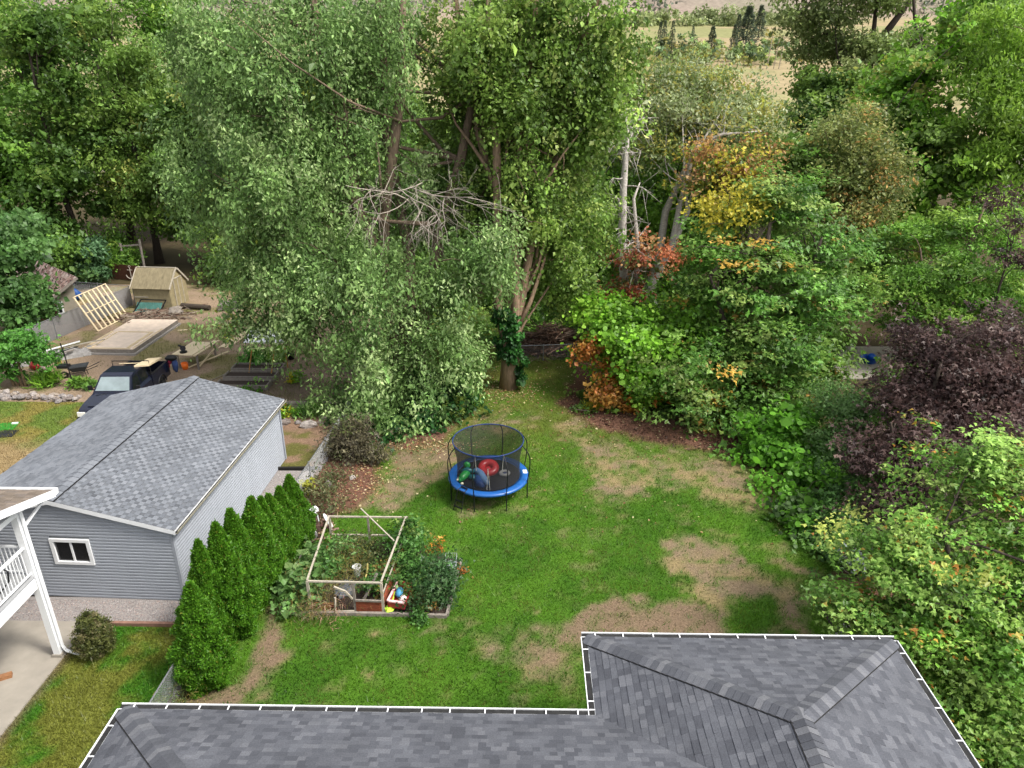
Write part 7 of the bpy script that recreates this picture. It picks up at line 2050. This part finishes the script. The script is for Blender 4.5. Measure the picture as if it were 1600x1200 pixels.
    plant('yellowing_plant', 'yellow green plant against the back corner of the garage', [[-11.25, 31.0, .2, .3, .3, .2]], 380, .18, 'broad', PAL['lime'] + PAL['yellow'], 726)
    plant('iris_plant', 'light green blade leaved clump behind the stone edging', [G(82, 603)[:] and [G(82, 603).x, G(82, 603).y, .15, .6, .3, .2]], 600, .5, 'blade', PAL['lime'], 727, droop=-.6, upw=.1, randw=.9)
    plant('low_plant', 'low bushy plant between the garden pole and the truck', [[G(128, 605).x, G(128, 605).y, .2, .6, .35, .25]], 800, .15, 'broad', PAL['mid'], 728)
    plant('yellow_shoot_plant', 'single yellow green shoot on the gravel beside the last cedar', [[-8.3, 24.0, .45, .12, .12, .15]], 60, .16, 'broad', [(.35, .36, .05, 1)], 729, sigma=.1)
    plant('yellow_shoot_plant', 'yellow green upright shoots at the edge of the cottonwood undergrowth', [LB(715, 640, 31, 4, 18), LB(706, 660, 30.2, 4, 8)], 380, .13, 'broad', [(.20, .27, .05, 2), (.13, .21, .04, 1)], 730, sigma=.1)
    plant('weed_plant', 'sprawling dull weeds along the fence behind the greenhouse', [[-7.9, 23.5, .2, .4, .9, .22], [-7.6, 25.0, .2, .4, .7, .22], [-7.3, 22.9, .2, .4, .4, .2]], 2800, .1, 'rhomb', [(.13, .14, .06, 3), (.09, .11, .04, 2), (.2, .17, .08, 1)], 731, sigma=.18)
    plant('weed_plant', 'dry brownish weeds behind the wires of the fence at the house corner', [[-8.75, 13.4, .3, .3, .5, .3], [-8.7, 14.0, .25, .3, .4, .3]], 1400, .1, 'needle', PAL['dry'] + PAL['olive'], 732, sigma=.15, droop=-.3)
plants()

# ------------------------------------------------------------------ grass and fallen leaves
def grass():
    g = np.random.default_rng(808)
    def blades(n, x0, x1, y0, y1, densfn, colfn, h, w, z):
        x = x0 + (x1 - x0) * g.random(n); y = y0 + (y1 - y0) * g.random(n)
        keep = g.random(n) < densfn(x, y)
        x, y = x[keep], y[keep]; n = len(x)
        a = g.random(n) * 6.283
        hh = h * np.exp(g.normal(size=n) * .3) * (.55 + 1.1 * fbm(x * 2.6, y * 2.6, 141)); ww = w * (0.7 + .6 * g.random(n))
        dx, dy = np.cos(a), np.sin(a)
        lean = g.normal(size=(n, 2)) * 0.5
        V = np.zeros((n, 3, 3))
        V[:, 0] = np.stack([x - dx * ww, y - dy * ww, np.full(n, z)], 1)
        V[:, 1] = np.stack([x + dx * ww, y + dy * ww, np.full(n, z)], 1)
        V[:, 2] = np.stack([x + lean[:, 0] * hh, y + lean[:, 1] * hh, z + hh], 1)
        C = np.repeat(colfn(x, y) * np.exp(g.normal(size=(n, 1)) * .22), 3, axis=0)
        return V.reshape(-1, 3), C
    def dens(x, y):
        px, py, bare, soil, far, bed = lawn_parts(x, y)
        inb = ((x > -7.4) & (x < -2.15) & (y > 17.2) & (y < 20.9))
        return np.clip(1.05 - bare * (1 - .5 * sstep(.52, .68, fbm(x * 3.4, y * 3.4, 151))), 0.0, 1) * (1 - bed) * (1 - 0.45 * far) * (~inb)
    def lcol(x, y):
        n = fbm(x * 1.7, y * 1.7, 3); px, py = proj(x, y); far = sstep(760, 620, py)
        c = lerp(A([0.039, 0.118, 0.007]), A([0.108, 0.228, 0.014]), sstep(.32, .68, n) * .5 + .25 * sstep(.38, .6, fbm(x * .55, y * .55, 23)) + .35 * sstep(.45, .65, fbm(x * 4.5, y * 4.5, 29)))
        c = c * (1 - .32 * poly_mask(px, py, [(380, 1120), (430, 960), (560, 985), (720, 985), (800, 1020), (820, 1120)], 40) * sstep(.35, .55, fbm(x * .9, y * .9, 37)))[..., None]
        c = lerp(c, A([0.17, 0.165, 0.04]), np.clip(far * fbm(x * .8, y * .8, 12) * 1.2 + .5 * sstep(.5, .66, fbm(x * 2.1, y * 2.1, 19)), 0, 1))
        return c
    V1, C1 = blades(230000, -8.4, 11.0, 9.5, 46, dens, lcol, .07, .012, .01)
    V2, C2 = blades(45000, -12.75, -9.2, 6, 16.55, lambda x, y: np.full(x.shape, .9), lambda x, y: strip_col(x, y) * .85, .06, .012, .012)
    V3, C3 = blades(30000, -32, -17.6, 24, 32.2, lambda x, y: np.full(x.shape, .8), lambda x, y: left_lawn_col(x, y) * .8, .07, .016, .012)
    V4, C4 = blades(30000, -8.4, 11.0, 9.5, 36, lambda x, y: lawn_parts(x, y)[2] * .55, lambda x, y: np.full((len(x), 3), 1.0) * STRAW * .8, .045, .012, .01)
    def ydens(x, y):
        return sstep(.5, .65, fbm(x * .55, y * .55, 81)) * .8 + .05
    V5, C5 = blades(26000, -30, -9, 32.4, 52, ydens, lambda x, y: np.full((len(x), 3), 1.0) * A([.16, .165, .05]), .09, .018, .012)
    V = np.concatenate([V1, V2, V3, V4, V5]); C = np.concatenate([C1, C2, C3, C4, C5])
    me = fast_mesh('grass', V, np.arange(len(V)), np.full(len(V) // 3, 3), LEAF, C)
    tag(link('grass', me), 'short green lawn grass around the trampoline and along the yards', 'grass', kind='stuff')
    # fallen leaves
    n = 5200
    x = -7 + 17 * g.random(n); y = 21 + 24 * g.random(n)
    px, py, bare, soil, far, bed = lawn_parts(x, y)
    k = g.random(n) < np.clip(.12 + .5 * far + .9 * bed, 0, 1)
    x, y, bed = x[k], y[k], bed[k]
    ex = g.normal(size=(500, 2)) * np.array([1.0, .8]) + np.array([-0.8, 34.0]); x = np.concatenate([x, ex[:, 0]]); y = np.concatenate([y, ex[:, 1]])
    ex = g.normal(size=(500, 2)) * np.array([.7, 1.2]) + np.array([-6.5, 25.2]); x = np.concatenate([x, ex[:, 0]]); y = np.concatenate([y, ex[:, 1]])
    ex = g.normal(size=(420, 2)) * np.array([1.2, .35]) + np.array([-4.3, 28.0]); x = np.concatenate([x, ex[:, 0]]); y = np.concatenate([y, ex[:, 1]])
    n = len(x)
    pos = np.stack([x, y, .03 + .03 * g.random(n)], 1)
    c = pick_cols(g, [(.5, .42, .22, 3), (.45, .28, .14, 3), (.30, .13, .08, 3), (.6, .52, .30, 1.5), (.2, .09, .06, 2)], n, .2)
    V, C, k = leaf_geo(pos, np.array([0, 0, 1.0]) + .35 * g.normal(size=(n, 3)), g.normal(size=(n, 3)), .085 * np.exp(g.normal(size=n) * .25), 'broad', c)
    tag(link('fallen_leaves', to_leaf_mesh('fallen_leaves', V, C, k)), kind='stuff')
    # wood chips on the mulch bed
    n = 9000
    x = 1.5 + 10 * g.random(n); y = 22 + 12 * g.random(n)
    b = lawn_parts(x, y)[5]; k = g.random(n) < b; x, y = x[k], y[k]; n = len(x)
    pos = np.stack([x, y, .02 + .04 * g.random(n)], 1)
    c = pick_cols(g, [(.11, .055, .035, 3), (.075, .037, .026, 3), (.17, .095, .06, 1.5)], n, .2)
    V, C, k = leaf_geo(pos, np.array([0, 0, 1.0]) + .5 * g.normal(size=(n, 3)), g.normal(size=(n, 3)), .11 * np.exp(g.normal(size=n) * .3), 'rhomb', c)
    tag(link('mulch_debris', to_leaf_mesh('mulch_debris', V, C, k)), kind='stuff')
grass()

# ------------------------------------------------------------------ far side of the valley
def far_valley():
    g = np.random.default_rng(909)
    def far_lobes(n, px0, px1, Y0, Y1, r0, r1, hz):
        out = []
        for i in range(n):
            Y = Y0 + (Y1 - Y0) * g.random(); px = px0 + (px1 - px0) * g.random()
            x = ray(px, 100).x / ray(px, 100).y * Y
            r = r0 + (r1 - r0) * g.random(); z = float(terrain_z(Y))
            out.append([x, Y, z + r * hz * .6, r, r, r * hz])
        return out
    pal = [(.17, .25, .085, 3), (.24, .30, .09, 2), (.32, .31, .11, 1.6), (.11, .17, .08, 2), (.38, .33, .10, .8)]
    lob = far_lobes(330, 560, 1560, 268, 330, 2.6, 5.6, 1.0)
    me, _ = crown_mesh('treeline', lob, 46000, 0.85, 'broad', pal, 911, per=24, sigma=.6, br=.9, boughs=4, zmin=-5, cj=.32)
    tag(link('treeline', me), 'belt of mixed bushes and trees along the far edge of the dry field', 'treeline', kind='stuff')
    lob = far_lobes(60, 980, 1300, 520, 560, 5, 9, .55)
    me, _ = crown_mesh('far_hedge_foliage', lob, 7000, 2.0, 'broad', [(.28, .33, .14, 2), (.24, .29, .12, 2)], 912, per=20, sigma=1.6, zmin=-5)
    tag(link('far_hedge_foliage', me), kind='stuff')
    # scattered conifers of the hillside, one mass
    N = 2600
    Yp = 600 + 500 * g.random(N) ** 1.3; Xp = (g.random(N) * 2.2 - .9) * Yp * .75
    dn = fbm(Xp * .008, Yp * .008, 33)
    k = dn > .40 + .12 * g.random(N); Xp, Yp = Xp[k], Yp[k]
    n = len(Xp); per = 14
    zz = terrain_z(Yp) + 60 * (fbm(Xp * .006, Yp * .006, 2) - .5) * sstep(600, 800, Yp)
    hh = 8 + 9 * g.random(n)
    idx = np.repeat(np.arange(n), per)
    u = g.random(len(idx)); a = g.random(len(idx)) * 6.283
    rr = hh[idx] * .19 * (1 - u) ** .8 * (.4 + .6 * g.random(len(idx)))
    pos = np.stack([Xp[idx] + rr * np.cos(a), Yp[idx] + rr * np.sin(a), zz[idx] + hh[idx] * (.08 + .9 * u)], 1)
    out = np.stack([np.cos(a), np.sin(a), -.5 + 0 * a], 1)
    tc = pick_cols(g, [(.14, .165, .12, 3), (.17, .19, .14, 2), (.115, .145, .105, 2), (.22, .22, .14, .6)], n, .15)
    V, C, k = leaf_geo(pos, np.array([0, 0, .6]) + g.normal(size=(len(idx), 3)), out, hh[idx] * .22, 'broad', tc[idx] * np.exp(g.normal(size=(len(idx), 1)) * .15))
    me = to_leaf_mesh('hillside_forest', V, C, k)
    tag(link('hillside_forest', me), 'scattered conifers covering the far hillside', 'forest', kind='stuff')
    # conifers one can tell apart
    def conifer(label, px, py_top, py_base, Y, wpx):
        b = D(px, py_base, Y); h = D(px, py_top, Y).z - b.z; s = scale_at(b)
        b.z = min(b.z, float(terrain_z(Y)) + .5); h = D(px, py_top, Y).z - b.z
        n = 1500; z = h * (.04 + .96 * g.random(n)); a = g.random(n) * 6.283
        rr = 1.8 * wpx * s * (1 - z / h) ** .7 * (.72 + .28 * np.sin(z / h * 26 + np.cos(a * 2 + px) * 1.5)) * np.sqrt(.25 + .75 * g.random(n))
        pos = np.stack([rr * np.cos(a), rr * np.sin(a), z], 1)
        out = np.stack([np.cos(a), np.sin(a), -.2 + 0 * a], 1)
        V, C, k = leaf_geo(pos, np.array([0, 0, 1.0]) + g.normal(size=(n, 3)) * .5, out + g.normal(size=(n, 3)) * .3, np.full(n, wpx * s * .42), 'spray', pick_cols(g, [(.075, .105, .065, 2), (.095, .125, .08, 2)], n, .15))  # needle colours raised to carry the lightening of distant haze
        t = thing('conifer_tree', label, 'conifer', b, 0, 'conifers beyond the dry field')
        link('crown', to_leaf_mesh('crown', V, C, k), t)
        m = MB(); m.tube([(0, 0, -1), (0, 0, h * .8)], [.3, .1], 6); m.build('trunk', BARKD, t, local=True)
    conifer('largest dark conifer beyond the field, left of the overhanging field tree', 1167, 10, 58, 300, 12)
    conifer('slim conifer beyond the field nearest to the tall cottonwood', 1031, 34, 62, 290, 5)
    conifer('slim conifer right beside the one nearest to the tall cottonwood', 1038, 32, 58, 292, 5)
    conifer('narrow dark conifer third from the left beyond the field', 1050, 32, 64, 285, 5)
    conifer('thin pointed conifer in the middle of the far treeline', 1082, 40, 62, 290, 4)
    conifer('short round conifer in the middle of the far treeline', 1113, 41, 60, 288, 7)
    conifer('small conifer left of the largest conifer beyond the field', 1153, 22, 50, 305, 6)
    conifer('small pointed conifer at the foot of the largest conifer beyond the field', 1147, 38, 60, 287, 6)
    conifer('conifer on the far slope just right of the largest conifer', 1187, 8, 40, 420, 8)
    for px, lab in ((1198, 'left one of three pale poles at the edge of the dry field'), (1209, 'middle one of three pale poles at the edge of the dry field'), (1217, 'right one of three pale poles at the edge of the dry field')):
        b = D(px, 104, 262); b.z = float(terrain_z(262)) - 1
        t = thing('utility_pole', lab, 'pole', b, 0, 'poles at the edge of the dry field')
        m = MB(); m.tube([(0, 0, 0), (0.7, 0, 11.0)], [.2, .13], 8); m.build('shaft', mat('pale_pole_wood', (.5, .42, .3), .9, 3, .2), t, local=True)
        m = MB(); m.bar((-.4, 0, 10.2), (1.7, 0, 10.2), .12, .14); m.build('crossarm', MATS['pale_pole_wood'], t, local=True)
far_valley()
